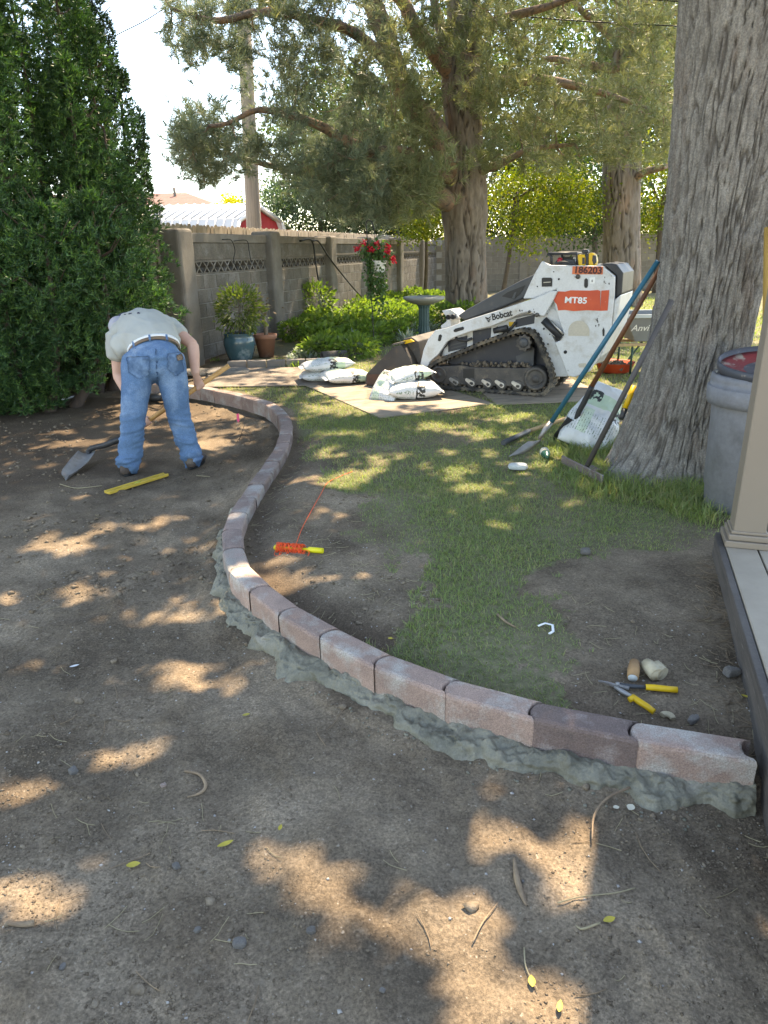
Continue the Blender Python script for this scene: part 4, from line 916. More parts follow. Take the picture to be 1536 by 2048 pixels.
leafy('blue green leafy tree beyond the wall, between pole and hanging basket', g0(640, 29), at(640, 440, 29), 0.16, at(640, 395, 29), (2.2, 1.9, 1.3), 130, 90, 0.15, 0.075, MATS['leaf_blue'], 1)
leafy('second blue green tree above the corner of the grey wall', g0(790, 30), at(790, 420, 30), 0.18, at(785, 340, 30), (2.5, 2.0, 2.1), 150, 90, 0.15, 0.075, MATS['leaf_blue'], 2)
leafy('bright lime green tree hanging over the tan wall beside the forked pine', g0(1005, 20.2), at(1030, 400, 19.6), 0.07, at(1065, 405, 19.2), (1.55, 1.1, 1.05), 130, 70, 0.085, 0.05, MATS['leaf_lime'], 3, spread=0.25, cut=lambda p: topx(p)[0] > 970)
leafy('lime green branches drooping over the wall corner left of the pine', g0(850, 23.5), at(850, 430, 22.5), 0.07, at(845, 425, 21.5), (0.85, 0.8, 0.75), 70, 60, 0.10, 0.055, MATS['leaf_lime'], 4, spread=0.22)
leafy('dark green leafy tree over the tan wall next to the straight pine', g0(1190, 24), at(1190, 420, 24), 0.12, at(1185, 385, 24), (1.3, 1.2, 1.5), 80, 60, 0.13, 0.07, MATS['leaf_dark'], 5)
leafy('sunny light green tree between straight pine and big trunk', g0(1320, 25), at(1320, 420, 25), 0.12, at(1320, 375, 25), (1.3, 1.3, 1.5), 90, 60, 0.12, 0.065, MATS['leaf_lime'], 6)
leafy('tall mid green tree filling the gap behind the pine crowns', g0(1080, 33), at(1080, 330, 33), 0.25, at(1080, 190, 33), (5.4, 2.6, 4.0), 300, 100, 0.20, 0.11, MATS['leaf_mid'], 7, spread=0.6)
leafy('tall leafy tree far behind the straight pine', g0(1400, 36), at(1400, 330, 36), 0.28, at(1400, 180, 36), (4.7, 2.6, 4.2), 260, 100, 0.21, 0.115, MATS['leaf_mid'], 8, spread=0.6)
for i_, (x_, d_, lb_, mt_) in enumerate(((985, 31, 'bushy green shrub behind the tan wall right of the forked pine', 'leaf_mid'), (1085, 32, 'dark bushy shrub behind the tan wall, midway between both pines', 'leaf_dark'), (1165, 31, 'bushy shrub behind the tan wall left of the straight pine', 'leaf_mid'), (1330, 31, 'bushy shrub behind the tan wall beside the big trunk', 'leaf_lime'), (735, 31, 'dark bushy shrub behind the pickets near the hanging basket', 'leaf_dark'), (845, 32, 'bushy shrub behind the wall corner', 'leaf_mid'))):
    leafy(lb_, g0(x_, d_), at(x_, 470, d_), 0.06, at(x_, 448, d_), (1.5, 1.0, 1.15), 70, 90, 0.12, 0.07, MATS[mt_], 70 + i_, spread=0.3, name='leafy_shrub')
leafy('golden yellow bush glowing above the white shed roof', g0(458, 45), at(458, 425, 45), 0.1, at(458, 413, 45), (1.0, 0.8, 0.7), 40, 60, 0.14, 0.10, MATS['leaf_gold'], 9, spread=0.22)
leafy('pale green tree just peeping behind forked pine limbs', g0(680, 40), at(680, 300, 40), 0.2, at(690, 250, 40), (3.4, 2.2, 2.4), 150, 90, 0.22, 0.12, MATS['leaf_mid'], 10, spread=0.5)
# ------------------------------------------------------------------ compact tracked loader
pm('white_paint', (0.575, 0.585, 0.585), (0.525, 0.535, 0.535), scale=2.5, rough=0.42, bump=0.03, bscale=50, c3=(0.40, 0.36, 0.30), s3=5, t3=(0.53, 0.74), coat=0.05, grain=(60, 0.93, 1.04))
pm('black_plastic', (0.022, 0.023, 0.025), (0.035, 0.035, 0.037), scale=5, rough=0.5, bump=0.1, bscale=60)
pm('hood_grey', (0.045, 0.048, 0.052), (0.06, 0.063, 0.066), scale=4, rough=0.5, bump=0.1, bscale=90, c3=(0.10, 0.09, 0.075), s3=8, t3=(0.6, 0.75))
pm('navy_panel', (0.018, 0.021, 0.030), (0.026, 0.029, 0.038), scale=6, rough=0.45, c3=(0.09, 0.08, 0.065), s3=6, t3=(0.58, 0.75))
pm('dirty_steel', (0.060, 0.056, 0.053), (0.095, 0.085, 0.075), scale=7, rough=0.6, metal=0.3, bump=0.2, bscale=50, c3=(0.17, 0.14, 0.105), s3=9, t3=(0.55, 0.7))
pm('track_rubber', (0.032, 0.030, 0.028), (0.060, 0.055, 0.048), scale=10, rough=0.85, bump=0.3, bscale=60, c3=(0.16, 0.13, 0.095), s3=9, t3=(0.46, 0.6))
pm('bright_steel', (0.50, 0.49, 0.47), (0.36, 0.35, 0.33), scale=14, rough=0.4, metal=0.8, bump=0.1, bscale=60)
pm('rust_steel', (0.125, 0.070, 0.048), (0.085, 0.050, 0.038), scale=8, rough=0.8, metal=0.1, bump=0.3, bscale=60)
pm('bucket_steel', (0.070, 0.064, 0.060), (0.050, 0.046, 0.044), scale=4, rough=0.55, metal=0.35, bump=0.2, bscale=50, c3=(0.12, 0.085, 0.06), s3=6, t3=(0.6, 0.75))
pm('orange_decal', (0.62, 0.085, 0.022), (0.50, 0.055, 0.018), scale=3, rough=0.45, c3=(0.62, 0.60, 0.57), s3=9, t3=(0.655, 0.68))
pm('orange_plate', (0.66, 0.16, 0.055), (0.58, 0.13, 0.05), scale=5, rough=0.5)
pm('print_black', (0.012, 0.012, 0.012), (0.016, 0.016, 0.016), scale=5, rough=0.5)
pm('print_red_black', (0.07, 0.012, 0.012), (0.05, 0.010, 0.010), scale=5, rough=0.5)
pm('print_white', (0.75, 0.75, 0.73), (0.70, 0.70, 0.68), scale=20, rough=0.5)
pm('print_grey', (0.50, 0.45, 0.36), (0.44, 0.40, 0.33), scale=60, rough=0.7)
pm('soil_crumbs', (0.11, 0.088, 0.066), (0.19, 0.155, 0.115), scale=30, rough=0.95, bump=0.5, bscale=80)
pm('yellow_tool', (0.70, 0.42, 0.015), (0.62, 0.36, 0.012), scale=6, rough=0.45)
LA, LB = P(875, 779, 0.015), P(1080, 794, 0.015)
le = (LB - LA); le.z = 0; le.normalize(); lw = Vector((-le.y, le.x, 0))          # along (front to rear), and inwards away from the near side
LZ = 0.018
loader = empty('compact_loader', LA + le * 0.6 + lw * 0.45); loader.location.z = LZ
tag(loader, 'white stand-on compact track loader with orange MT85 panel parked on plywood', 'loader')
def LS(px, py, w=0.0):
    """pixel -> (along, height) on the loader's side plane, w metres in from its outer face"""
    d = Vector(ray(px, py)); o = Vector(_C); a = LA + lw * w; t = (a - o).dot(lw) / d.dot(lw); q = o + d * t
    return (q - LA).dot(le), q.z
def LW(s_, z, w): return LA + le * s_ + lw * w + Vector((0, 0, z - LA.z))
def z6(pts): return [(840 + x / 3.657, 480 + y / 3.657) for x, y in pts]
def z5(pts): return [(560 + x / 3.84, 420 + y / 3.84) for x, y in pts]
def lpoly(mb, pts, w, t, ref=None):
    sz = [LS(x, y, w if ref is None else ref) for x, y in pts]
    return mb.prism([LW(s_, z, w) for s_, z in sz], [LW(s_, z, w + t) for s_, z in sz])
def lpart(name, pts, w, t, mat, bevel=0.0, parent=None, ref=None, seg=2):
    return lpoly(MB(), pts, w, t, ref).build(name, MATS[mat], parent or loader, bevel, seg)
def lring(px, py, w):
    s_, z = LS(px, py, w); return LW(s_, z, w)
axL = Matrix((le, Vector((0, 0, 1)), -lw)).transposed()      # z axis of a lathe -> outwards to the viewer (-lw)
LWID = 0.92
# --- tracks: belt with lugs, wheels and frame on each side
loop6 = [(45,975),(62,925),(130,878),(300,808),(500,728),(680,668),(760,653),(825,676),(868,740),(918,858),(958,958),(966,1040),(932,1102),(868,1138),(600,1120),(300,1096),(150,1086),(82,1062),(48,1015)]
lsz = np.array([LS(*p, 0.0) for p in z6(loop6)]); lsz[:, 1] = np.maximum(lsz[:, 1], LZ + 0.004)
loopS = spline([tuple(p) for p in lsz] + [tuple(lsz[0])], 6)[:-1]
def track(w0, w1, name):
    n = len(loopS); tn = np.roll(loopS, -1, 0) - np.roll(loopS, 1, 0); tn /= np.hypot(tn[:, 0], tn[:, 1])[:, None]; nr = np.stack([-tn[:, 1], tn[:, 0]], 1)
    cen = loopS.mean(0); nr *= np.sign(((loopS - cen) * nr).sum(1))[:, None]
    mb = MB(); vs = []; inn = loopS - nr * 0.028
    for i in range(n): vs += [LW(*loopS[i], w0), LW(*loopS[i], w1), LW(*inn[i], w1), LW(*inn[i], w0)]
    fs = []
    for i in range(n):
        j = (i + 1) % n
        for k in range(4): k2 = (k + 1) % 4; fs.append((i*4+k, j*4+k, j*4+k2, i*4+k2))
    mb.add(vs, fs)
    t = mb.build('track', MATS['track_rubber'], loader)
    d = np.concatenate([[0], np.cumsum(np.hypot(*np.diff(np.vstack([loopS, loopS[:1]]), axis=0).T))]); L = d[-1]; m = 62
    lp = np.vstack([loopS, loopS[:1]]); lug = MB()
    for k in range(m):
        u = (k + 0.5) * L / m; p = np.array([np.interp(u, d, lp[:, 0]), np.interp(u, d, lp[:, 1])]); i = int(np.searchsorted(d, u)) - 1
        a = nr[i % n]; tt = tn[i % n]
        def c(s0, h, w): q = p + tt * s0 + a * h; return LW(max(-9, q[0]), max(q[1], LZ + 0.001), w)
        lug.prism([c(-.020, -.004, w0 - .006), c(.020, -.004, w0 - .006), c(.013, .012, w0 - .004), c(-.013, .012, w0 - .004)], [c(-.020, -.004, w1), c(.020, -.004, w1), c(.013, .012, w1), c(-.013, .012, w1)])
        lug.prism([c(-.012, -.052, w0 + .05), c(.012, -.052, w0 + .05), c(.016, -.026, w0 + .05), c(-.016, -.026, w0 + .05)], [c(-.012, -.052, w0 + .11), c(.012, -.052, w0 + .11), c(.016, -.026, w0 + .11), c(-.016, -.026, w0 + .11)])
    lug.build('tread', MATS['track_rubber'], t)
def disc(px, py, r_, w, t, mat, name, n=28, prof=None, parent=None):
    c = lring(px, py, w); pf = prof or [(r_ * 0.94, -t), (r_, -t + 0.01), (r_, -0.008), (r_ * 0.93, 0), (r_ * 0.72, 0.0), (r_ * 0.66, -0.02), (r_ * 0.35, -0.02), (r_ * 0.30, 0.005), (0.0001, 0.008)]
    return MB().lathe(pf, c, n, axL).build(name, MATS[mat], parent or loader)
def zz(x, y): return (840 + x / 3.657, 480 + y / 3.657)
for side, (w0, w1) in enumerate(((0.0, 0.25), (LWID - 0.25, LWID))):
    track(w0, w1, 'track')
    wi = w0 + 0.03 if side == 0 else w1 - 0.20
    lpart('track_frame', z6([(108,945),(150,925),(300,918),(400,932),(740,938),(850,930),(900,975),(905,1030),(860,1062),(740,1072),(290,1058),(165,1052),(112,1010)]), wi, 0.16, 'dirty_steel', 0.006)
    for (x, y) in ((255, 1046), (378, 1053), (500, 1058), (597, 1063), (716, 1070)):
        s_, z = LS(*zz(x, y), 0.05); c = LW(s_, LZ + 0.028 + 0.062, wi - 0.01)
        MB().lathe([(0.05, -0.16), (0.062, -0.15), (0.062, -0.01), (0.05, 0), (0.03, 0.0), (0.0001, 0.004)], c, 20, axL).build('road_wheel', MATS['dirty_steel'], loader)
    disc(*zz(842, 1018), 0.125, wi - 0.012, 0.16, 'dirty_steel', 'idler_wheel')
    disc(*zz(135, 985), 0.095, wi - 0.012, 0.16, 'dirty_steel', 'idler_wheel')
    # drive sprocket with teeth
    c = lring(*zz(757, 752), wi - 0.005); rs = 0.088; ring = []; k = 36
    for i in range(k): a = 2 * math.pi * i / k; rr = rs * (1.0 if (i % 4) < 2 else 0.84); ring.append(c + le * math.cos(a) * rr + Vector((0, 0, 1)) * math.sin(a) * rr)
    sp = MB().prism(ring, [q + lw * 0.10 for q in ring]).build('drive_sprocket', MATS['dirty_steel'], loader, 0.003, 1)
    MB().lathe([(0.052, -0.02), (0.052, 0.004), (0.042, 0.014), (0.022, 0.016), (0.0001, 0.018)], c, 20, axL).build('hub', MATS['hood_grey'], sp)
lpart('frame_window', z6([(316,942),(396,942),(396,1010),(316,1010)]), 0.026, 0.006, 'print_black')
for k, (x, y) in enumerate(((243,1035),(362,1040),(480,1048),(578,1053),(700,1060))):
    a = lring(*zz(x - 20, y - 16), 0.018); b = lring(*zz(x + 18, y + 10), 0.018)
    d_ = (b - a).normalized(); up_ = d_.cross(lw); ring = []
    for i in range(16):
        an = 2 * math.pi * i / 16; cc, rr = (b, 0.030) if math.cos(an) > 0 else (a, 0.020); ring.append(cc + d_ * math.cos(an) * rr + up_ * math.sin(an) * rr)
    o = MB().prism(ring, [q + lw * 0.012 for q in ring]).build('wheel_link', MATS['bright_steel'], loader, 0.002, 1)
    MB().lathe([(0.014, -0.006), (0.014, 0.008), (0.0001, 0.009)], b, 10, axL).build('bolt', MATS['dirty_steel'], o)
# crumbs of soil lying on the track frame
cr = MB(); rr = random.Random(5)
for k in range(150):
    x = rr.uniform(260, 820); y = rr.uniform(905, 938) - 16 * math.sin((x - 260) / 560 * math.pi) * rr.random(); p = lring(*zz(x, y), rr.uniform(0.06, 0.2)); r0 = rr.uniform(0.008, 0.02)
    cr.box(p, (r0 * 2, r0 * 1.6, r0 * 1.3), (rr.random() * 3, rr.random() * 3, rr.random() * 3))
o = cr.build('soil_crumbs', MATS['soil_crumbs'], loader); o['kind'] = 'stuff'
# --- body
lpart('belly_panel', z6([(190,880),(690,690),(835,790),(830,935),(250,925)]), 0.17, 0.10, 'navy_panel')
lpart('inner_panel', z6([(700,850),(835,800),(828,940),(720,935)]), 0.15, 0.02, 'hood_grey')
lpart('belly_panel', z6([(190,880),(690,690),(835,790),(830,935),(250,925)]), LWID - 0.27, 0.10, 'navy_panel', ref=0.17)
lpart('lower_body', z6([(155,850),(205,715),(345,672),(380,655),(520,625),(690,570),(840,540),(905,575),(985,735),(1085,985),(1075,1000),(985,1000),(905,830),(850,700),(780,655),(700,662),(500,725),(200,845)]), 0.12, LWID - 0.24, 'white_paint', 0.008)
lpart('chassis', z6([(260,930),(260,760),(680,600),(960,640),(1060,960),(900,1000)]), 0.28, LWID - 0.56, 'navy_panel')
lpart('side_panel', z6([(890,153),(955,184),(1312,189),(1345,200),(1425,265),(1420,440),(1398,650),(1305,868),(1240,962),(1132,1003),(1082,998),(985,752),(1022,735),(1046,690),(1038,650),(1005,560),(975,440),(1000,360),(830,428),(752,430),(832,255)]), 0.05, 0.05, 'white_paint', 0.012)
lpart('side_panel', z6([(890,153),(955,184),(1312,189),(1345,200),(1425,265),(1420,440),(1398,650),(1305,868),(1240,962),(1132,1003),(1082,998),(985,752),(1022,735),(1046,690),(1038,650),(1005,560),(975,440),(1000,360),(830,428),(752,430),(832,255)]), LWID - 0.10, 0.05, 'white_paint', 0.012, ref=0.05)
lpart('engine_bay', z6([(860,230),(955,200),(1300,205),(1390,290),(1380,640),(1280,860),(1140,960),(1080,900),(960,560),(800,440)]), 0.10, LWID - 0.20, 'white_paint', 0.01, ref=0.05)
lpart('arm_pocket', z6([(880,560),(905,500),(955,490),(1000,520),(1040,650),(1040,690),(1010,725),(960,690)]), 0.088, 0.02, 'white_paint')
lpart('tail_cover', z6([(1300,182),(1345,170),(1428,178),(1478,242),(1468,395),(1418,438),(1426,266),(1348,200)]), 0.12, LWID - 0.24, 'black_plastic', 0.012, ref=0.05)
lpart('tail_frame', z6([(1420,440),(1466,400),(1450,520),(1415,660),(1330,850),(1300,870),(1398,650)]), 0.07, LWID - 0.14, 'white_paint', 0.012, ref=0.05)
lpart('hood', z6([(272,556),(330,515),(480,430),(730,298),(836,250),(800,400),(752,432),(560,512),(330,592)]), 0.14, LWID - 0.28, 'hood_grey', 0.02)
hv = lpart('hood_vent', z6([(598,412),(640,382),(770,330),(735,395),(690,432)]), 0.134, 0.01, 'print_black')
lpart('vent_slat', z6([(690,385),(705,378),(690,430),(672,425)]), 0.13, 0.01, 'hood_grey', parent=hv)
for pp_ in ([(385,668),(520,640),(512,742),(385,770)], [(205,735),(345,698),(342,788),(205,820)], [(697,582),(838,545),(834,610),(697,640)]):
    lpart('vent_panel', z6(pp_), 0.112, 0.01, 'navy_panel', 0.003, seg=1)
for yy in (745, 770): lpart('vent_slat', z6([(225, yy + 20), (335, yy - 8), (335, yy + 2), (225, yy + 30)]), 0.108, 0.006, 'hood_grey')
# --- lift arms
arm6 = [(0,1005),(28,1022),(52,940),(72,890),(132,838),(195,745),(250,712),(345,678),(400,660),(520,632),(690,560),(745,535),(800,528),(850,548),(905,560),(975,440),(1005,372),(960,372),(830,428),(560,518),(330,590),(205,640),(112,660),(60,722),(25,800),(2,900)]
for w_ in (0.015, LWID - 0.075):
    arm = lpart('lift_arm', z6(arm6), w_, 0.06, 'white_paint', 0.01, ref=0.015)
    if w_ < 0.1:
        lpart('arm_slot', z6([(245,660),(258,648),(312,634),(322,642),(318,656),(262,674),(248,672)]), 0.010, 0.006, 'print_black', parent=arm)
        lpart('arm_slot', z6([(130,735),(138,695),(150,690),(160,700),(152,735),(140,742)]), 0.010, 0.006, 'print_black', parent=arm)
for (x, y, r_) in ((855, 548, 0.022), (800, 525, 0.014), (1155, 268, 0.022)):
    c = lring(*zz(x, y), 0.005 if x < 900 else 0.045); MB().lathe([(r_, -0.04), (r_, 0.012), (r_ * 0.7, 0.02), (0.0001, 0.02)], c, 14, axL).build('pivot_pin', MATS['dirty_steel'], loader)
a, b = lring(*zz(905, 585), 0.05), lring(*zz(1035, 712), 0.05)
MB().tube([a, b], 0.040, 14).build('lift_cylinder', MATS['black_plastic'], loader)
a, b = lring(*zz(958, 590), 0.02), lring(*zz(1045, 690), 0.02); MB().tube([a, b], 0.011, 8).build('cylinder_rod', MATS['bright_steel'], loader)
MB().tube([lring(*zz(540, 665), 0.05), lring(*zz(640, 640), 0.05)], 0.030, 12).build('lift_cylinder', MATS['black_plastic'], loader)
lpart('warning_label', z6([(650,600),(695,598),(695,630),(650,632)]), 0.108, 0.004, 'yellow_tool')
for k_, hp in enumerate(([(560,640),(610,668),(660,650),(700,600)], [(380,720),(330,735),(270,720),(235,660)], [(150,850),(165,800),(190,770),(215,720)])):
    q = spline([tuple(lring(*zz(*p), 0.085)) for p in hp], 5); MB().tube([Vector(v) for v in q], 0.014, 8).build('hydraulic_hose', MATS['black_plastic'], loader)
# --- front hitch and tilt cylinder
lpart('hitch', z6([(133,522),(200,514),(240,540),(262,580),(200,596),(205,640),(130,660),(125,635),(170,600),(160,560)]), 0.30, 0.30, 'white_paint', 0.01, ref=0.2)
disc(*zz(204, 565), 0.028, 0.19, 0.05, 'print_black', 'hitch_pin', 16)
disc(*zz(237, 562), 0.030, 0.26, 0.05, 'hood_grey', 'hitch_pin', 16)
lpart('quick_hitch', z5([(945,990),(1010,975),(1060,1010),(1085,1150),(1110,1250),(1040,1240),(1000,1100),(960,1040)]), 0.10, LWID - 0.2, 'dirty_steel', 0.01)
MB().tube([lring(*z5([(1040, 1010)])[0], 0.2), lring(*z5([(1075, 1180)])[0], 0.2)], 0.035, 10).build('hitch_link', MATS['white_paint'], loader)
# --- bucket: open box of side plates, back and floor
bk = [LS(*p, 0.0) for p in z5([(672,1335),(680,1255),(890,1045),(945,1030),(1010,1130),(1060,1260),(1060,1330)])]
bs0 = min(q[0] for q in bk)
bk = [(s_, max(z, LZ + 0.006)) for s_, z in bk]
WB0, WB1 = -0.06, LWID + 0.08
bucket = None
for w_ in (WB0, WB1 - 0.02):
    o = MB().prism([LW(s_, z, w_) for s_, z in bk], [LW(s_, z, w_ + 0.02) for s_, z in bk]).build('bucket_side', MATS['bucket_steel'], loader, 0.003, 1)
t_ = 0.018
pf = [bk[0], bk[-1], bk[-2], bk[-3], bk[-4]]
inn = [(bk[0][0], bk[0][1] + t_), (bk[-1][0] - t_, bk[-1][1] + t_), (bk[-2][0] - t_, bk[-2][1]), (bk[-3][0] - t_, bk[-3][1]), (bk[-4][0] - t_, bk[-4][1] - 0.005)]
ring = pf + inn[::-1]
MB().prism([LW(s_, z, WB0 + 0.021) for s_, z in ring], [LW(s_, z, WB1 - 0.021) for s_, z in ring]).build('bucket_shell', MATS['bucket_steel'], loader)
ce = [LS(*p, WB0) for p in z5([(668,1345),(672,1262),(770,1258),(775,1345)])]
MB().prism([LW(s_, max(z, LZ + 0.004), WB0 - 0.012) for s_, z in ce], [LW(s_, max(z, LZ + 0.004), WB0 - 0.001) for s_, z in ce]).build('wear_plate', MATS['rust_steel'], loader, 0.002, 1)
lp_ = [LW(*bk[3], WB0 + 0.03), LW(*bk[2], WB0 + 0.03)]
MB().prism([LW(bk[2][0] - .02, bk[2][1] + .012, WB0), LW(bk[3][0] + .03, bk[3][1] + .016, WB0), LW(bk[3][0] + .03, bk[3][1] + .034, WB0), LW(bk[2][0] - .02, bk[2][1] + .03, WB0)], [LW(bk[2][0] - .02, bk[2][1] + .012, WB1), LW(bk[3][0] + .03, bk[3][1] + .016, WB1), LW(bk[3][0] + .03, bk[3][1] + .034, WB1), LW(bk[2][0] - .02, bk[2][1] + .03, WB1)]).build('bucket_step', MATS['dirty_steel'], loader)
lpart('step_label', z5([(945,1005),(1000,992),(1030,1010),(960,1030)]), 0.0, 0.02, 'yellow_tool')
# --- control tower: guard rail, console, levers
a, b = lring(*zz(935, 100), 0.16), lring(*zz(1145, 98), 0.16)
gr = MB().tube([lring(*zz(962, 188), 0.16), lring(*zz(960, 120), 0.16), a + Vector((0, 0, -0.005)), a + lw * 0.02, a + lw * 0.56], 0.014, 8)
gr.tube([a, b, lring(*zz(1150, 185), 0.16)], 0.014, 8).tube([a + lw * 0.57, b + lw * 0.57, b + lw * 0.57 - Vector((0, 0, 0.25))], 0.014, 8).tube([lring(*zz(962, 188), 0.16) + lw * 0.57, a + lw * 0.57], 0.014, 8)
gr.build('guard_rail', MATS['black_plastic'], loader)
lpart('console_top', z6([(928,98),(1010,86),(1150,92),(1148,104),(940,112)]), 0.16, 0.56, 'black_plastic', 0.006)
lpart('console', z6([(985,165),(1005,140),(1130,140),(1150,190),(975,190)]), 0.22, 0.42, 'hood_grey', 0.01)
lpart('console_window', z6([(1040,125),(1120,125),(1120,160),(1040,160)]), 0.30, 0.2, 'black_plastic', 0.004)
pm('red_knob', (0.42, 0.02, 0.03), (0.36, 0.02, 0.03), scale=5, rough=0.4)
c = lring(*zz(1022, 148), 0.20); MB().lathe([(0.012, -0.03), (0.026, -0.02), (0.028, 0.0), (0.018, 0.012), (0.0001, 0.014)], c, 12, axL).build('control_knob', MATS['red_knob'], loader)
cb = spline([tuple(lring(*zz(975, 185), 0.1)), tuple(lring(*zz(1030, 160), 0.1)), tuple(lring(*zz(1110, 172), 0.1)), tuple(lring(*zz(1150, 190), 0.1))], 5)
MB().tube([Vector(v) for v in cb], 0.010, 6).build('cable', MATS['black_plastic'], loader)
# --- decals and lettering on the near side
def ltext(txt, px, py, size, mat, w, ang=0.0, shear=0.0, bold=0.0, name='lettering', parent=None, sx=1.0, spacing=1.0):
    me = text_mesh(txt, size, shear, bold, 0.0008, spacing); c = lring(px, py, w)
    X_ = le * math.cos(ang) + Vector((0, 0, 1)) * math.sin(ang); Y_ = -le * math.sin(ang) + Vector((0, 0, 1)) * math.cos(ang); Zv = -lw
    M = Matrix((X_ * sx, Y_, Zv)).transposed().to_4x4(); M.translation = c
    me.transform(M); me.transform(parent_matrix(parent or loader).inverted()); return link(name, me, MATS[mat], parent or loader)
lpart('number_plate', z6([(1116,192),(1340,194),(1336,252),(1112,250)]), 0.044, 0.004, 'orange_plate')
ltext('186203', *zz(1228, 223), 0.088, 'print_red_black', 0.0405, ang=-0.035, bold=0.003, sx=1.04)
lpart('model_decal', z6([(975,425),(1000,398),(1012,375),(1060,378),(1100,368),(1240,370),(1300,366),(1318,372),(1318,518),(1220,514),(1120,520),(1060,512),(1010,515),(1000,470),(985,455)]), 0.044, 0.004, 'orange_decal')
lpart('model_decal', z6([(1326,370),(1384,366),(1372,516),(1318,518)]), 0.0445, 0.004, 'orange_decal')
ltext('MT85', *zz(1140, 443), 0.082, 'print_white', 0.0405, ang=-0.02, bold=0.0022, sx=1.15)
ltext('Bobcat', *zz(598, 550), 0.092, 'print_black', 0.0115, ang=0.245, bold=0.0028, sx=0.86)
# the little head mark in front of the name: two ears, brow and muzzle
for mk in ([(476,562),(500,570),(522,552),(512,572),(496,580),(480,574)], [(482,580),(500,584),(518,574),(512,588),(494,590)], [(492,594),(510,590),(508,600),(498,602)]):
    lpart('head_mark', z6(mk), 0.0115, 0.003, 'print_black')
lpart('info_label', z6([(890,282),(898,275),(958,275),(968,285),(966,340),(890,342)]), 0.045, 0.004, 'print_black')
lpart('info_line', z6([(903,308),(955,304),(955,310),(903,314)]), 0.043, 0.002, 'print_grey')
lpart('slot', z6([(1205,350),(1200,335),(1202,290),(1214,278),(1228,290),(1228,335),(1222,350)]), 0.045, 0.004, 'print_black')
lpart('tie_label', z6([(1240,276),(1280,272),(1278,318),(1240,320)]), 0.046, 0.003, 'print_white')
ltext('S', *zz(1259, 300), 0.028, 'print_black', 0.0435, bold=0.001)
lpart('tread_patch', z6([(1085,700)] + [(1161 + 77 * math.cos(t), 668 - 78 * math.sin(t)) for t in np.linspace(math.pi, 0, 14)] + [(1238,702)]), 0.045, 0.004, 'print_grey')
for x, y, r_ in ((1063, 820, 0.018), (905, 650, 0.010), (935, 762, 0.008), (978, 232, 0.006), (858, 340, 0.007), (1015, 286, 0.010), (948, 690, 0.006), (930, 540, 0.005)):
    disc(*zz(x, y), r_, 0.047 if x > 950 or y < 400 else 0.085, 0.003, 'print_black', 'bolt', 12, [(r_, -0.006), (r_, 0.001), (0.0001, 0.002)])
lpart('grip_slot', z6([(1160,905),(1210,900),(1218,915),(1210,932),(1165,932),(1158,918)]), 0.045, 0.004, 'print_grey')
lpart('slot', z6([(1336,705),(1333,660),(1342,640),(1350,660),(1348,700)]), 0.045, 0.004, 'print_black')
# paint chips
rr = random.Random(9)
for k in range(26):
    x, y = rr.choice(((rr.uniform(1285, 1310), rr.uniform(540, 640)), (rr.uniform(1330, 1400), rr.uniform(250, 330)), (rr.uniform(1130, 1180), rr.uniform(250, 330)), (rr.uniform(690, 840), rr.uniform(505, 535)), (rr.uniform(950, 1330), rr.uniform(900, 990))))
    r0 = rr.uniform(2, 7); lpart('paint_chip', z6([(x + r0 * rr.uniform(.4, 1) * math.cos(a), y + 1.8 * r0 * rr.uniform(.4, 1) * math.sin(a)) for a in (0, 1, 2.1, 3.1, 4.2, 5.2)]), 0.0465 if x > 900 else 0.0125, 0.003, 'dirty_steel')
# --- cordless drill and charger left standing on top of the loader
drill = empty('cordless_drill', lring(*zz(1215, 188), 0.2)); tag(drill, 'yellow and black cordless drill standing on top of the loader', 'drill')
lpart('motor_housing', z6([(1145,112),(1160,106),(1205,106),(1212,125),(1206,188),(1150,190),(1142,150)]), 0.16, 0.09, 'yellow_tool', 0.012, drill)
lpart('grip', z6([(1186,128),(1204,128),(1203,175),(1186,178)]), 0.152, 0.02, 'black_plastic', 0.004, drill)
lpart('battery', z6([(1206,95),(1232,100),(1228,188),(1212,190)]), 0.16, 0.10, 'black_plastic', 0.01, drill)
lpart('motor_housing', z6([(1222,110),(1236,95),(1262,92),(1280,110),(1288,150),(1285,188),(1228,190)]), 0.18, 0.11, 'yellow_tool', 0.014, drill)
lpart('chuck', z6([(1180,80),(1190,66),(1222,66),(1232,82),(1228,98),(1185,100)]), 0.18, 0.07, 'black_plastic', 0.012, drill)
lpart('vent_grille', z6([(1262,110),(1288,112),(1290,160),(1270,185),(1258,150)]), 0.172, 0.03, 'black_plastic', 0.006, drill)
# ------------------------------------------------------------------ deck, post, bin
pm('fascia_wood', (0.115, 0.098, 0.085), (0.070, 0.060, 0.053), scale=3, rough=0.85, bump=0.6, bscale=10, stretch=(1, 1, 9), c3=(0.20, 0.17, 0.145), s3=6, t3=(0.58, 0.72))
pm('deck_board', (0.34, 0.285, 0.22), (0.28, 0.235, 0.18), scale=3, rough=0.8, bump=0.15, bscale=30, vary=0.05, c3=(0.27, 0.23, 0.19), s3=14, t3=(0.62, 0.75))
pm('beige_vinyl', (0.235, 0.190, 0.145), (0.225, 0.182, 0.139), scale=2, rough=0.5, bump=0.02, bscale=20, c3=(0.20, 0.165, 0.132), s3=5, t3=(0.62, 0.8))
D0, D1 = P(1425, 1116, 0.0), P(1513, 1480, -0.04); dd = (D1 - D0); dd.z = 0; dd.normalize(); dn = Vector((dd.y, -dd.x, 0)); dn = dn if dn.x > 0 else -dn
DECK_Z = 0.135
deck = empty('deck', (D0.x, D0.y, 0)); tag(deck, 'tan composite deck with weathered dark fascia beside the last edging block', 'deck')
LD = 3.6
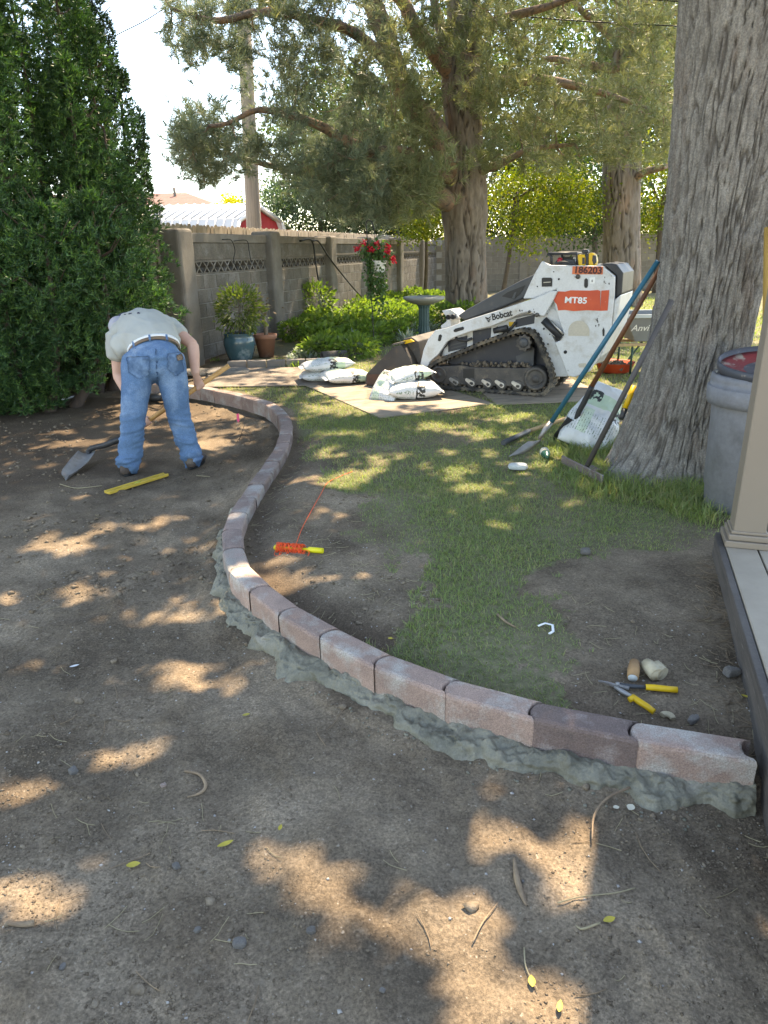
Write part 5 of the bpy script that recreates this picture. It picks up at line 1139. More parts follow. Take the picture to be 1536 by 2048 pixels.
def dbox(name, s0, s1, n0, n1, z0, z1, mat, bev=0.003):
    a = Vector((D0.x, D0.y, 0)); pts = [a + dd * s0 + dn * n0, a + dd * s1 + dn * n0, a + dd * s1 + dn * n1, a + dd * s0 + dn * n1]
    return MB().prism([p + Vector((0, 0, z0)) for p in pts], [p + Vector((0, 0, z1)) for p in pts]).build(name, MATS[mat], deck, bev, 1)
dbox('fascia', 0.0, LD, 0.0, 0.035, -0.25, DECK_Z - 0.03, 'fascia_wood')
dbox('trim_strip', 0.0, LD, -0.008, 0.022, DECK_Z - 0.028, DECK_Z - 0.004, 'fascia_wood')
dbox('fascia', -0.036, -0.001, 0.0, 1.5, -0.25, DECK_Z - 0.005, 'fascia_wood')
for k in range(9): dbox('deck_board', 0.0, LD, 0.026 + k * 0.143, 0.026 + k * 0.143 + 0.135, DECK_Z - 0.022, DECK_Z, 'deck_board')
post = empty('deck_post', P(1490, 1083, DECK_Z)); tag(post, 'square beige vinyl post with stepped base trim on the deck corner', 'post')
pc = Vector(post.location); ang = math.atan2(dd.y, dd.x)
def sq(w, z0, z1, name, bev): MB().box(pc + Vector((0, 0, (z0 + z1) / 2)), (w, w, z1 - z0), (0, 0, ang)).build(name, MATS['beige_vinyl'], post, bev, 2)
sq(0.142, 0.0, 3.4, 'shaft', 0.008); sq(0.205, 0.001, 0.032, 'base_trim', 0.004); sq(0.18, 0.033, 0.062, 'base_trim', 0.006); sq(0.160, 0.063, 0.078, 'base_trim', 0.004)
pm('bin_grey', (0.185, 0.188, 0.200), (0.17, 0.172, 0.184), scale=2, rough=0.5, bump=0.05, bscale=40, c3=(0.145, 0.145, 0.15), s3=4, t3=(0.52, 0.66), grain=(25, 0.9, 1.08))
pm('bin_inside', (0.02, 0.02, 0.02), (0.03, 0.03, 0.03), scale=4, rough=0.6)
pm('lid_red', (0.27, 0.035, 0.035), (0.20, 0.03, 0.03), scale=5, rough=0.6, bump=0.2, bscale=30, c3=(0.33, 0.26, 0.20), s3=11, t3=(0.56, 0.68))
pm('lid_edge', (0.045, 0.050, 0.060), (0.06, 0.06, 0.07), scale=4, rough=0.5, c3=(0.20, 0.17, 0.15), s3=20, t3=(0.6, 0.7))
pm('sawdust', (0.50, 0.41, 0.29), (0.38, 0.30, 0.21), scale=40, rough=0.95, bump=0.6, bscale=90)
bc = P(1489, 1014, 0.0)
gbin = empty('garbage_bin', (bc.x, bc.y, 0.0)); tag(gbin, 'round grey plastic garbage bin standing between big trunk and deck post', 'bin')
MB().lathe([(r_ * 1.07, z * 1.12) for r_, z in [(0.205, 0.0), (0.218, 0.015), (0.225, 0.12), (0.232, 0.125), (0.248, 0.56), (0.249, 0.565), (0.275, 0.568), (0.282, 0.60), (0.282, 0.655), (0.276, 0.66), (0.270, 0.66), (0.272, 0.69), (0.268, 0.715), (0.255, 0.72), (0.245, 0.712), (0.24, 0.6), (0.22, 0.1), (0.0001, 0.08)]], bc, 56).build('body', MATS['bin_grey'], gbin)
MB().lathe([(0.2605, 0.67), (0.2605, 0.795), (0.252, 0.795), (0.252, 0.67)], bc, 48).build('liner', MATS['bin_inside'], gbin)
lid = empty('bin_lid', bc + Vector((0.03, -0.02, 0.825))); tag(lid, 'upturned round dark lid with scuffed red inside lying on the grey bin', 'lid')
axl = Euler((R(7), R(-5), 0)).to_matrix()
MB().lathe([(0.262, -0.012), (0.292, 0.0), (0.302, 0.03), (0.300, 0.062), (0.292, 0.064), (0.286, 0.034), (0.262, 0.016), (0.2, 0.010)], lid.location, 56, axl).build('rim', MATS['lid_edge'], lid)
MB().lathe([(0.0001, 0.006), (0.12, 0.008), (0.2, 0.012), (0.262, 0.018), (0.288, 0.036), (0.26, -0.01), (0.0001, -0.012)], lid.location, 56, axl).build('inside', MATS['lid_red'], lid)
sw = MB(); rr = random.Random(3)
gr_ = 18; vs = []; fs = []
for i in range(gr_):
    for j in range(gr_):
        u, v = i / (gr_ - 1) * 2 - 1, j / (gr_ - 1) * 2 - 1; h = max(0, 1 - u * u - v * v) * 0.022 + rr.uniform(-0.003, 0.003)
        vs.append(Vector(lid.location) + axl @ Vector((-0.02 + u * 0.19, -0.15 + v * 0.085, 0.008 + h)))
for i in range(gr_ - 1):
    for j in range(gr_ - 1): fs.append((i*gr_+j, (i+1)*gr_+j, (i+1)*gr_+j+1, i*gr_+j+1))
sw.add(vs, fs, True).build('sawdust', MATS['sawdust'], lid)
pm('yellow_wood', (0.40, 0.24, 0.06), (0.33, 0.19, 0.045), scale=4, rough=0.6, stretch=(6, 6, 0.6))
o = MB().tube([PY(1543, 860, 4.35), PY(1544, 690, 4.36), PY(1549, 452, 4.4)], 0.055, 14).build('yellow_handle', MATS['yellow_wood']); tag(o, 'thick yellow wooden shaft standing upright behind the deck post', 'pole')

# ------------------------------------------------------------------ plywood and bags
pm('plywood', (0.34, 0.27, 0.20), (0.26, 0.205, 0.15), scale=2.2, rough=0.85, bump=0.25, bscale=16, stretch=(1, 7, 1), vary=0.08, c3=(0.17, 0.140, 0.110), s3=2.4, t3=(0.50, 0.68))
pm('plywood_dirty', (0.25, 0.205, 0.165), (0.19, 0.155, 0.125), scale=3, rough=0.9, bump=0.4, bscale=30, stretch=(3, 1, 1), c3=(0.13, 0.105, 0.082), s3=2.5, t3=(0.45, 0.65))
def sheet(label, o_, u, lu, lv, z, mat='plywood', t=0.012):
    u = Vector((u[0], u[1], 0)).normalized(); v = Vector((-u.y, u.x, 0)); a = Vector((o_[0], o_[1], z))
    e = empty('plywood_sheet', (a.x, a.y, z), math.atan2(u.y, u.x)); tag(e, label, 'plywood', 'plywood sheets laid on the lawn')
    MB().box((lu / 2, lv / 2, t / 2), (lu, lv, t)).build('panel', MATS[mat], e, 0.002, 1, local=False)
sheet('sunny tan plywood sheet under the bucket and the near cement bags', P(760, 838, 0)[:2], (0.90, 0.44), 1.30, 2.44, 0.002)
sheet('plywood sheet under the rear of the loader tracks', (1.16, 7.13), (0.995, 0.09), 1.25, 1.9, 0.002)
sheet('soil covered plywood sheet reaching from edging to the far cement bags', (-2.25, 8.42), (1, -0.01), 1.62, 1.4, 0.004, 'plywood_dirty')
def bag_material(name, green=True, seed=0):
    m, nt, b = node_mat(name); N = nt.nodes; L = nt.links
    tc = N.new('ShaderNodeTexCoord'); sp = N.new('ShaderNodeSeparateXYZ'); L.new(tc.outputs['Object'], sp.inputs[0])
    def rng_(sock, a, b_):
        x = N.new('ShaderNodeMath'); x.operation = 'GREATER_THAN'; x.inputs[1].default_value = a; L.new(sock, x.inputs[0])
        y = N.new('ShaderNodeMath'); y.operation = 'LESS_THAN'; y.inputs[1].default_value = b_; L.new(sock, y.inputs[0])
        z = N.new('ShaderNodeMath'); z.operation = 'MULTIPLY'; L.new(x.outputs[0], z.inputs[0]); L.new(y.outputs[0], z.inputs[1]); return z.outputs[0]
    def mul(a, b_): z = N.new('ShaderNodeMath'); z.operation = 'MULTIPLY'; L.new(a, z.inputs[0]); L.new(b_, z.inputs[1]); return z.outputs[0]
    def mix(f, a, c):
        x = N.new('ShaderNodeMix'); x.data_type = 'RGBA'; L.new(f, x.inputs[0])
        if isinstance(a, tuple): x.inputs[6].default_value = rgba(a)
        else: L.new(a, x.inputs[6])
        x.inputs[7].default_value = rgba(c); return x.outputs[2]
    X_, Y_, Z_ = sp.outputs
    no = N.new('ShaderNodeTexNoise'); no.inputs['Scale'].default_value = 6; no.inputs['Detail'].default_value = 6; L.new(tc.outputs['Object'], no.inputs['Vector'])
    rp = N.new('ShaderNodeValToRGB'); rp.color_ramp.elements[0].color = (0.60, 0.61, 0.60, 1); rp.color_ramp.elements[1].color = (0.50, 0.51, 0.50, 1); rp.color_ramp.elements[0].position = 0.4; rp.color_ramp.elements[1].position = 0.75
    L.new(no.outputs['Fac'], rp.inputs[0]); c = rp.outputs[0]
    if green:
        c = mix(mul(rng_(X_, 0.05, 0.19), rng_(Y_, -0.22, 0.12)), c, (0.42, 0.53, 0.39))
        c = mix(mul(rng_(X_, -0.22, 0.02), rng_(Y_, 0.03, 0.11)), c, (0.48, 0.57, 0.45))
    # printed brand block (dark, with paler strokes) and rows of small type
    wv = N.new('ShaderNodeTexNoise'); wv.inputs['Scale'].default_value = 34; wv.inputs['Detail'].default_value = 2; L.new(tc.outputs['Object'], wv.inputs['Vector'])
    st = N.new('ShaderNodeMath'); st.operation = 'LESS_THAN'; st.inputs[1].default_value = 0.55; L.new(wv.outputs['Fac'], st.inputs[0])
    for xa, xb, ya, yb_ in ((0.0, 0.10, -0.235, -0.10), (0.10, 0.20, 0.02, 0.13)):
        c = mix(mul(mul(rng_(X_, xa, xb), rng_(Y_, ya, yb_)), st.outputs[0]), c, (0.025, 0.028, 0.026))
    wy = N.new('ShaderNodeTexWave'); wy.bands_direction = 'Y'; wy.inputs['Scale'].default_value = 16; wy.inputs['Distortion'].default_value = 0.4; L.new(tc.outputs['Object'], wy.inputs['Vector'])
    w1 = N.new('ShaderNodeMath'); w1.operation = 'GREATER_THAN'; w1.inputs[1].default_value = 0.72; L.new(wy.outputs['Fac'], w1.inputs[0])
    w2 = N.new('ShaderNodeTexNoise'); w2.inputs['Scale'].default_value = 90; L.new(tc.outputs['Object'], w2.inputs['Vector'])
    w3 = N.new('ShaderNodeMath'); w3.operation = 'GREATER_THAN'; w3.inputs[1].default_value = 0.52; L.new(w2.outputs['Fac'], w3.inputs[0])
    c = mix(mul(mul(w1.outputs[0], w3.outputs[0]), rng_(X_, -0.22, -0.02)), c, (0.16, 0.22, 0.16))
    L.new(c, b.inputs['Base Color']); b.inputs['Roughness'].default_value = 0.5
    n2 = N.new('ShaderNodeTexNoise'); n2.inputs['Scale'].default_value = 14; n2.inputs['Detail'].default_value = 5; n2.inputs['Distortion'].default_value = 1.2; L.new(tc.outputs['Object'], n2.inputs['Vector'])
    bp = N.new('ShaderNodeBump'); bp.inputs['Strength'].default_value = 0.45; bp.inputs['Distance'].default_value = 0.02; L.new(n2.outputs['Fac'], bp.inputs['Height']); L.new(bp.outputs[0], b.inputs['Normal'])
    MATS[name] = m; return m
bag_material('bag_print', True); bag_material('bag_plain', False)
def pillow(L, W, H, seed, n=44, m=32, crease=0.012, slump=0.0):
    u = np.linspace(-1, 1, n); v = np.linspace(-1, 1, m); U, V_ = np.meshgrid(u, v, indexing='ij')
    sh = (1 - np.abs(U) ** 3.2) ** 0.55 * (1 - np.abs(V_) ** 3.6) ** 0.5
    x = U * L / 2 * (1 - 0.05 * (1 - np.abs(V_)) * np.abs(U)); y = V_ * W / 2 * (1 - 0.07 * np.abs(U) ** 4)
    out = []
    for s_ in (1, -1):
        z = s_ * H / 2 * sh; p = np.stack([x, y, z + 0 * x], -1)
        f = fbm(p + seed * 3.1, 9, 3, seed); rd = 1 - np.abs(fbm(p * np.array([1, 1, 0.3]) + seed, 7, 2, seed + 3))
        z = z + sh * (0.010 * f + crease * (rd - 0.6) * (1 if s_ > 0 else 0.3))
        if s_ < 0: z = np.maximum(z, -H / 2 * 0.92)
        out.append(np.stack([x, y, z], -1).reshape(-1, 3))
    idx = np.arange(n * m).reshape(n, m)
    q1 = np.stack([idx[:-1, :-1].ravel(), idx[1:, :-1].ravel(), idx[1:, 1:].ravel(), idx[:-1, 1:].ravel()], 1); q2 = q1[:, ::-1] + n * m
    me = np_mesh('bag', np.vstack(out), quads=np.vstack([q1, q2]), smooth=True)
    bm = bmesh.new(); bm.from_mesh(me); bmesh.ops.remove_doubles(bm, verts=bm.verts, dist=0.0008); bm.to_mesh(me); bm.free()
    return me
def bag(label, loc, rot, mat, seed, L=0.58, W=0.40, H=0.14, group='cement bags on the plywood'):
    e = empty('cement_bag', loc); e.rotation_euler = rot; tag(e, label, 'cement bag', group)
    me = pillow(L, W, H, seed); o = link('sack', me, MATS[mat], e); me.polygons.foreach_set('use_smooth', np.ones(len(me.polygons), bool))
    for s_ in (-1, 1):       # sewn end seams
        mb = MB(); k = 14; vs = []
        for j in range(k):
            yv = (j / (k - 1) * 2 - 1) * W * 0.44; wv = 0.006 * math.sin(j * 2.1 + seed)
            vs += [Vector((s_ * (L / 2 - 0.012), yv, wv * 0.3)), Vector((s_ * (L / 2 + 0.026), yv, wv - 0.012))]
        mb.add(vs, [(2*j, 2*j+1, 2*j+3, 2*j+2) for j in range(k - 1)], True)
        mb.build('seam', MATS[mat], e, local=False)
b0 = P(690, 768, 0.02)
bag('green and white cement bag lying flat, lower one of the far pair', (b0.x + 0.02, b0.y + 0.12, 0.095), (R(3), R(2), R(22)), 'bag_print', 1)
bag('white cement bag lying on top, upper one of the far pile', (b0.x - 0.23, b0.y + 0.34, 0.205), (R(-2), R(-3), R(14)), 'bag_print', 2, L=0.62)
bag('partly hidden bottom cement bag at the sheet edge, under the far pile', (b0.x - 0.26, b0.y + 0.36, 0.075), (0, 0, R(8)), 'bag_plain', 3)
b1 = P(828, 800, 0.02)
bag('plump white cement bag at the bottom of the near pile', (b1.x, b1.y + 0.20, 0.105), (R(2), 0, R(6)), 'bag_plain', 4, L=0.56, W=0.42, H=0.18)
bag('dusty white cement bag lying aslant on top of the near pile', (b1.x - 0.04, b1.y + 0.30, 0.245), (R(4), R(-9), R(20)), 'bag_print', 5, L=0.46, W=0.34, H=0.13)
bag('cement bag sliding off the near pile with printed end showing', (b1.x - 0.27, b1.y + 0.19, 0.13), (R(8), R(-38), R(60)), 'bag_print', 6, L=0.40, W=0.30, H=0.12)

# ------------------------------------------------------------------ tools round the big trunk
pm('blue_handle', (0.020, 0.125, 0.185), (0.016, 0.10, 0.15), scale=4, rough=0.45)
pm('brown_handle', (0.185, 0.075, 0.035), (0.14, 0.055, 0.028), scale=4, rough=0.5, stretch=(5, 5, 0.6))
pm('ash_handle', (0.42, 0.29, 0.155), (0.34, 0.225, 0.115), scale=4, rough=0.6, stretch=(5, 5, 0.6))
pm('grey_handle', (0.085, 0.075, 0.072), (0.06, 0.054, 0.052), scale=6, rough=0.6)
pm('worn_steel', (0.32, 0.31, 0.295), (0.24, 0.225, 0.21), scale=9, rough=0.5, metal=0.5, bump=0.15, bscale=40, c3=(0.20, 0.14, 0.10), s3=9, t3=(0.58, 0.72))
pm('rusty_blade', (0.20, 0.165, 0.15), (0.15, 0.11, 0.095), scale=9, rough=0.7, metal=0.25, bump=0.2, bscale=50, c3=(0.36, 0.34, 0.32), s3=10, t3=(0.56, 0.7))
def scoop(mb, tip, neck, side, w, dish=0.05, pointed=False, n=9, m=9, t=0.004):
    """dished blade between neck and tip"""
    tip, neck, side = Vector(tip), Vector(neck), Vector(side).normalized(); ax = tip - neck; nr = ax.cross(side).normalized(); nr = nr if nr.z > 0 else -nr
    vs = []
    for s_ in (0, 1):
        for i in range(n):
            u = i / (n - 1); hw = w / 2 * (min(1.0, 0.72 + 0.9 * u) if not pointed else (min(1, 0.75 + u) * (1 - max(0, u - 0.55) ** 2 * 4.2)))
            for j in range(m):
                v = j / (m - 1) * 2 - 1
                vs.append(neck + ax * u * (1 - (0.06 * v * v if pointed else 0)) + side * v * hw + nr * (dish * (v * v) * (0.4 + 0.6 * (1 - u)) + dish * 0.5 * (1 - u) ** 3 - s_ * t))
    o = n * m; fs = []
    for i in range(n - 1):
        for j in range(m - 1):
            a = i * m + j; fs.append((a, a + 1, a + m + 1, a + m)); fs.append((o + a, o + a + m, o + a + m + 1, o + a + 1))
    for i in range(n - 1):
        for j in (0, m - 1): a = i * m + j; fs.append((a, a + m, o + a + m, o + a))
    for j in range(m - 1):
        for i in (0, n - 1): a = i * m + j; fs.append((a, a + 1, o + a + 1, o + a))
    mb.add(vs, fs, True)
GRP = 'tools leaning on the big trunk'
sh1 = empty('shovel', P(1060, 895, 0)); tag(sh1, 'square shovel with teal blue handle and worn steel blade leaning on trunk', 'shovel', GRP)
top1, mid1, sock = PY(1316, 522, 5.02), PY(1102, 845, 5.42), P(1078, 878, 0.10)
MB().tube([top1, mid1], [0.017, 0.019], 12).build('handle', MATS['blue_handle'], sh1)
MB().tube([mid1, mid1.lerp(sock, 0.5) + Vector((0, 0, 0.01)), sock], [0.021, 0.020, 0.014], 12).build('socket', MATS['worn_steel'], sh1)
mb = MB(); scoop(mb, P(1040, 908, 0.015), sock + Vector((0.01, 0.02, -0.02)), (0.75, 0.62, 0), 0.24, 0.03); mb.build('blade', MATS['worn_steel'], sh1)
sh2 = empty('shovel', P(1125, 875, 0)); tag(sh2, 'shovel with brown handle and curved black steel blade leaning on trunk', 'shovel', GRP)
top2, mid2 = PY(1326, 528, 5.10), PY(1184, 772, 5.42)
MB().tube([top2, mid2], [0.017, 0.019], 12).build('handle', MATS['brown_handle'], sh2)
q = spline([tuple(mid2), tuple(PY(1168, 805, 5.45)), tuple(PY(1157, 826, 5.48)), tuple(PY(1152, 845, 5.5))], 4); MB().tube([Vector(v) for v in q], 0.022, 10).build('socket', MATS['black_plastic'], sh2)
mb = MB(); scoop(mb, P(1108, 880, 0.015), PY(1154, 845, 5.5), (0.6, 0.75, 0), 0.20, 0.05, True); mb.build('blade', MATS['black_plastic'], sh2)
sc_ = empty('floor_scraper', P(1162, 948, 0)); tag(sc_, 'long grey handled scraper with wide worn metal head leaning on trunk', 'scraper', GRP)
top3, bot3 = PY(1344, 600, 4.50), P(1170, 940, 0.035)
MB().tube([top3, bot3], [0.017, 0.018], 12).build('handle', MATS['grey_handle'], sc_)
h0, h1 = P(1122, 926, 0.015), P(1203, 967, 0.015); hd = (h1 - h0).normalized(); hn = Vector((-hd.y, hd.x, 0)).normalized()
MB().prism([h0, h1, h1 + Vector((0, 0, 0.055)), h0 + Vector((0, 0, 0.055))], [p + hn * 0.012 + Vector((0, 0, 0.004)) for p in (h0, h1, h1 + Vector((0, 0, 0.055)), h0 + Vector((0, 0, 0.055)))]).build('head', MATS['rusty_blade'], sc_, 0.002, 1)
MB().prism([bot3 + hn * 0.0 - hd * 0.055, bot3 + hd * 0.055, bot3 + hd * 0.055 + hn * 0.09, bot3 - hd * 0.05 + hn * 0.09], [p + Vector((0, 0, 0.012)) for p in (bot3 - hd * 0.055, bot3 + hd * 0.055, bot3 + hd * 0.055 + hn * 0.09, bot3 - hd * 0.05 + hn * 0.09)]).build('bracket', MATS['rusty_blade'], sc_)
hk = empty('garden_tool', P(1010, 888, 0)); tag(hk, 'wooden handle with dark rubber grip lying in the grass under the shovels', 'tool', GRP)
e0, e1, e2 = P(1006, 886, 0.03), P(1058, 862, 0.035), P(1240, 800, 0.16)
MB().tube([e1, e1.lerp(e2, 0.5), e2], 0.017, 12).build('handle', MATS['ash_handle'], hk); MB().tube([e0, e1], 0.021, 12).build('grip', MATS['hood_grey'], hk)
MB().tube([e2, P(1256, 792, 0.19)], [0.02, 0.016], 8).build('ferrule', MATS['worn_steel'], hk)
yh = empty('garden_tool', P(1245, 840, 0)); tag(yh, 'short yellow handled tool propped between bag and trunk', 'tool', GRP)
MB().tube([PY(1243, 838, 5.05), PY(1250, 818, 5.08)], 0.022, 10).build('collar', MATS['black_plastic'], yh); MB().tube([PY(1250, 818, 5.08), PY(1268, 772, 5.12)], 0.020, 10).build('handle', MATS['yellow_tool'], yh)
# slumped half-empty bag beside the trunk
def upright_bag():
    L, W, H = 0.62, 0.42, 0.20; me = pillow(L, W, H, 12, 52, 36, 0.03); co = get_co(me)
    u = (co[:, 0] / (L / 2)); t_ = np.clip((u + 1) / 2, 0, 1)
    co[:, 2] *= (1.15 - 0.75 * t_ ** 1.5); co[:, 1] *= (1.0 - 0.45 * np.clip(t_ - 0.45, 0, 1) / 0.55)
    co[:, 2] += 0.16 * np.clip(t_ - 0.35, 0, 1) ** 2 + 0.02 * fbm(co, 8, 3, 8); set_co(me, co); return me
ub = empty('cement_bag', P(1192, 900, 0)); ub.location = ub.location + Vector((0.03, 0.20, 0.20)); ub.rotation_euler = (R(28), R(-38), R(52)); tag(ub, 'crumpled half empty green and white cement bag slumped beside the big trunk', 'cement bag')
me = upright_bag(); link('sack', me, MATS['bag_print'], ub)
# bottle and chunk
pm('bottle_green', (0.03, 0.10, 0.06), (0.02, 0.07, 0.045), scale=6, rough=0.2); pm('label_cream', (0.62, 0.58, 0.45), (0.55, 0.5, 0.38), scale=12, rough=0.6)
bt = empty('bottle', P(1096, 918, 0)); tag(bt, 'small green bottle with cream label lying in grass by the scraper', 'bottle')
a, b = P(1088, 902, 0.04), P(1102, 930, 0.035); axb = (b - a).normalized(); Mq = axb.to_track_quat('Z', 'Y').to_matrix()
MB().lathe([(0.012, 0.0), (0.034, 0.004), (0.036, 0.03), (0.036, 0.10), (0.02, 0.135), (0.013, 0.15), (0.013, 0.175), (0.0001, 0.176)], a, 20, Mq).build('glass', MATS['bottle_green'], bt)
MB().lathe([(0.0366, 0.02), (0.0368, 0.022), (0.0368, 0.085), (0.0366, 0.087)], a, 20, Mq, close=False).build('label', MATS['label_cream'], bt)
pm('stone_white', (0.50, 0.52, 0.50), (0.42, 0.44, 0.42), scale=9, rough=0.8, bump=0.3, bscale=40)
pm('stone_grey', (0.22, 0.20, 0.175), (0.15, 0.136, 0.12), scale=12, rough=0.95, bump=0.6, bscale=60, vary=0.2, grain=(120, 0.7, 1.25))
def rock(name, loc, dims, seed, mat, label, cat='stone', rot=0.0, rough_=0.16, group=None):
    bm = bmesh.new(); bmesh.ops.create_icosphere(bm, subdivisions=3, radius=1.0); co = np.array([v.co[:] for v in bm.verts])
    cube = co / np.max(np.abs(co), 1, keepdims=True); co = co * 0.55 + cube * 0.40; co *= (1 + rough_ * fbm(co + seed * 7.0, 1.6, 3, seed))[:, None]
    for v, c in zip(bm.verts, co): v.co = Vector(c) * 0.5
    me = bpy.data.meshes.new(name); bm.to_mesh(me); bm.free()
    o = link(name, me, MATS[mat]); o.scale = dims; o.location = Vector(loc) + Vector((0, 0, dims[2] * 0.36)); o.rotation_euler = (0.1 * math.sin(seed), 0.1 * math.cos(seed * 2), rot); tag(o, label, cat, group); return o
rock('concrete_chunk', P(1036, 938, 0), (0.15, 0.09, 0.055), 4, 'stone_white', 'pale flat concrete chunk lying on the lawn near the bottle', 'chunk', -0.2, 0.08)
rock('stone', P(1170, 1108, 0), (0.055, 0.05, 0.04), 6, 'stone_grey', 'small rounded stone at the ragged edge of the lawn')
# ------------------------------------------------------------------ wheelbarrow and orange pan behind the trunk
pm('tub_grey', (0.20, 0.215, 0.22), (0.17, 0.18, 0.19), scale=3, rough=0.45); pm('tub_rim', (0.42, 0.46, 0.46), (0.36, 0.40, 0.40), scale=4, rough=0.5)
pm('green_steel', (0.03, 0.075, 0.055), (0.025, 0.06, 0.045), scale=4, rough=0.5); pm('orange_plastic', (0.62, 0.085, 0.03), (0.52, 0.065, 0.025), scale=4, rough=0.5)
wbD = 9.0; wc = PY(1302, 655, wbD); wb = empty('wheelbarrow', (wc.x, wc.y, 0)); tag(wb, 'grey tub wheelbarrow with wooden handles and green legs half behind the trunk', 'wheelbarrow')
def wring(lx, ly, z, s0=0.0): c = Vector((wc.x + s0, wc.y, z)); return [c + Vector((-lx, -ly, 0)), c + Vector((lx, -ly, 0)), c + Vector((lx, ly, 0)), c + Vector((-lx, ly, 0))]
zt, zb = PY(1302, 625, wbD).z, PY(1302, 682, wbD).z
rb, rt = wring(0.30, 0.20, zb + 0.02, 0.05), wring(0.44, 0.33, zt, 0.0); it, ib = wring(0.425, 0.315, zt, 0.0), wring(0.285, 0.185, zb + 0.035, 0.05)
mb = MB(); vs = rb + rt + it + ib; mb.add(vs, [(3,2,1,0)] + [(i, (i+1)%4, 4+(i+1)%4, 4+i) for i in range(4)] + [(4+i, 4+(i+1)%4, 8+(i+1)%4, 8+i) for i in range(4)] + [(8+i, 8+(i+1)%4, 12+(i+1)%4, 12+i) for i in range(4)] + [(12, 13, 14, 15)])
mb.build('tub', MATS['tub_grey'], wb, 0.015, 2)
mb = MB()
ot = wring(0.455, 0.345, zt - 0.035, 0.0); o2 = wring(0.455, 0.345, zt + 0.008, 0.0); i2 = wring(0.428, 0.318, zt + 0.008); i3 = wring(0.43, 0.32, zt - 0.03)
mb.add(ot + o2 + i2 + i3, [(i, (i+1)%4, 4+(i+1)%4, 4+i) for i in range(4)] + [(4+i, 4+(i+1)%4, 8+(i+1)%4, 8+i) for i in range(4)] + [(8+i, 8+(i+1)%4, 12+(i+1)%4, 12+i) for i in range(4)] + [(12+i, 12+(i+1)%4, (i+1)%4, i) for i in range(4)]); mb.build('rim', MATS['tub_rim'], wb, 0.004, 1)
for s_ in (-1, 1):
    MB().prism([Vector((wc.x - 0.72, wc.y + s_ * 0.27 - .018, zb - .03)), Vector((wc.x + 0.75, wc.y + s_ * 0.13 - .018, zb - .03)), Vector((wc.x + 0.75, wc.y + s_ * 0.13 - .018, zb + .005)), Vector((wc.x - 0.72, wc.y + s_ * 0.27 - .018, zb + .005))], [Vector((wc.x - 0.72, wc.y + s_ * 0.27 + .018, zb - .03)), Vector((wc.x + 0.75, wc.y + s_ * 0.13 + .018, zb - .03)), Vector((wc.x + 0.75, wc.y + s_ * 0.13 + .018, zb + .005)), Vector((wc.x - 0.72, wc.y + s_ * 0.27 + .018, zb + .005))]).build('handle', MATS['ash_handle'], wb, 0.004, 1)
    lx = PY(1252, 690, wbD).x
    MB().tube([Vector((lx, wc.y + s_ * 0.24, zb - 0.03)), Vector((lx + 0.0, wc.y + s_ * 0.25, 0.02)), Vector((lx + 0.06, wc.y + s_ * 0.25, 0.016)), Vector((lx + 0.28, wc.y + s_ * 0.22, zb - 0.03))], 0.014, 8).build('leg', MATS['green_steel'], wb)
wx = Vector((wc.x + 0.72, wc.y, 0.19)); axw = Matrix(((1, 0, 0), (0, 0, -1), (0, 1, 0)))
MB().lathe([(0.10, -0.045), (0.17, -0.045), (0.188, -0.02), (0.19, 0.0), (0.188, 0.02), (0.17, 0.045), (0.10, 0.045)], wx, 28, axw).build('tyre', MATS['track_rubber'], wb)
MB().lathe([(0.03, -0.05), (0.105, -0.03), (0.105, 0.03), (0.03, 0.05)], wx, 20, axw).build('rim_disc', MATS['tub_rim'], wb)
tw = text_mesh('Anvil', 0.115, 0.15, 0.0012, 0.0006); nrm_ = (rt[1] - rb[1]).cross(rb[0] - rb[1]).normalized(); nrm_ = nrm_ if nrm_.y < 0 else -nrm_; upv = Vector((0, 0, 1)); upv = (upv - nrm_ * upv.dot(nrm_)).normalized(); rx_ = upv.cross(nrm_).normalized()
ctr = (rb[0] + rb[1] + rt[0] + rt[1]) / 4; want = PY(1283, 657, wbD - 0.28); ctr = ctr + rx_ * (want - ctr).dot(rx_) + upv * (want - ctr).dot(upv)
M = Matrix((rx_, upv, nrm_)).transposed().to_4x4(); M.translation = ctr + nrm_ * 0.006; tw.transform(M); tw.transform(parent_matrix(wb).inverted()); link('lettering', tw, MATS['print_white'], wb)
oc = P(1228, 745, 0); opn = empty('orange_pan', (oc.x, oc.y, 0)); tag(opn, 'shallow orange plastic pan with rubble on the lawn under the wheelbarrow', 'pan')
mb = MB(); prof = [(0.16, 0.0), (0.19, 0.01), (0.24, 0.12), (0.25, 0.125), (0.235, 0.12), (0.185, 0.02), (0.0001, 0.018)]
mb.lathe(prof, (oc.x, oc.y, 0.01), 30); mb.build('tray', MATS['orange_plastic'], opn)
cr = MB(); rr = random.Random(2)
for k in range(120): a = rr.random() * 6.28; r0 = 0.2 * rr.random() ** 0.5; cr.box((oc.x + r0 * math.cos(a), oc.y + r0 * math.sin(a), 0.085 + rr.uniform(-.02, .03)), (rr.uniform(.02, .05),) * 3, (rr.random() * 3, rr.random() * 3, 0))
o = cr.build('rubble', MATS['soil_crumbs'], opn); o['kind'] = 'stuff'

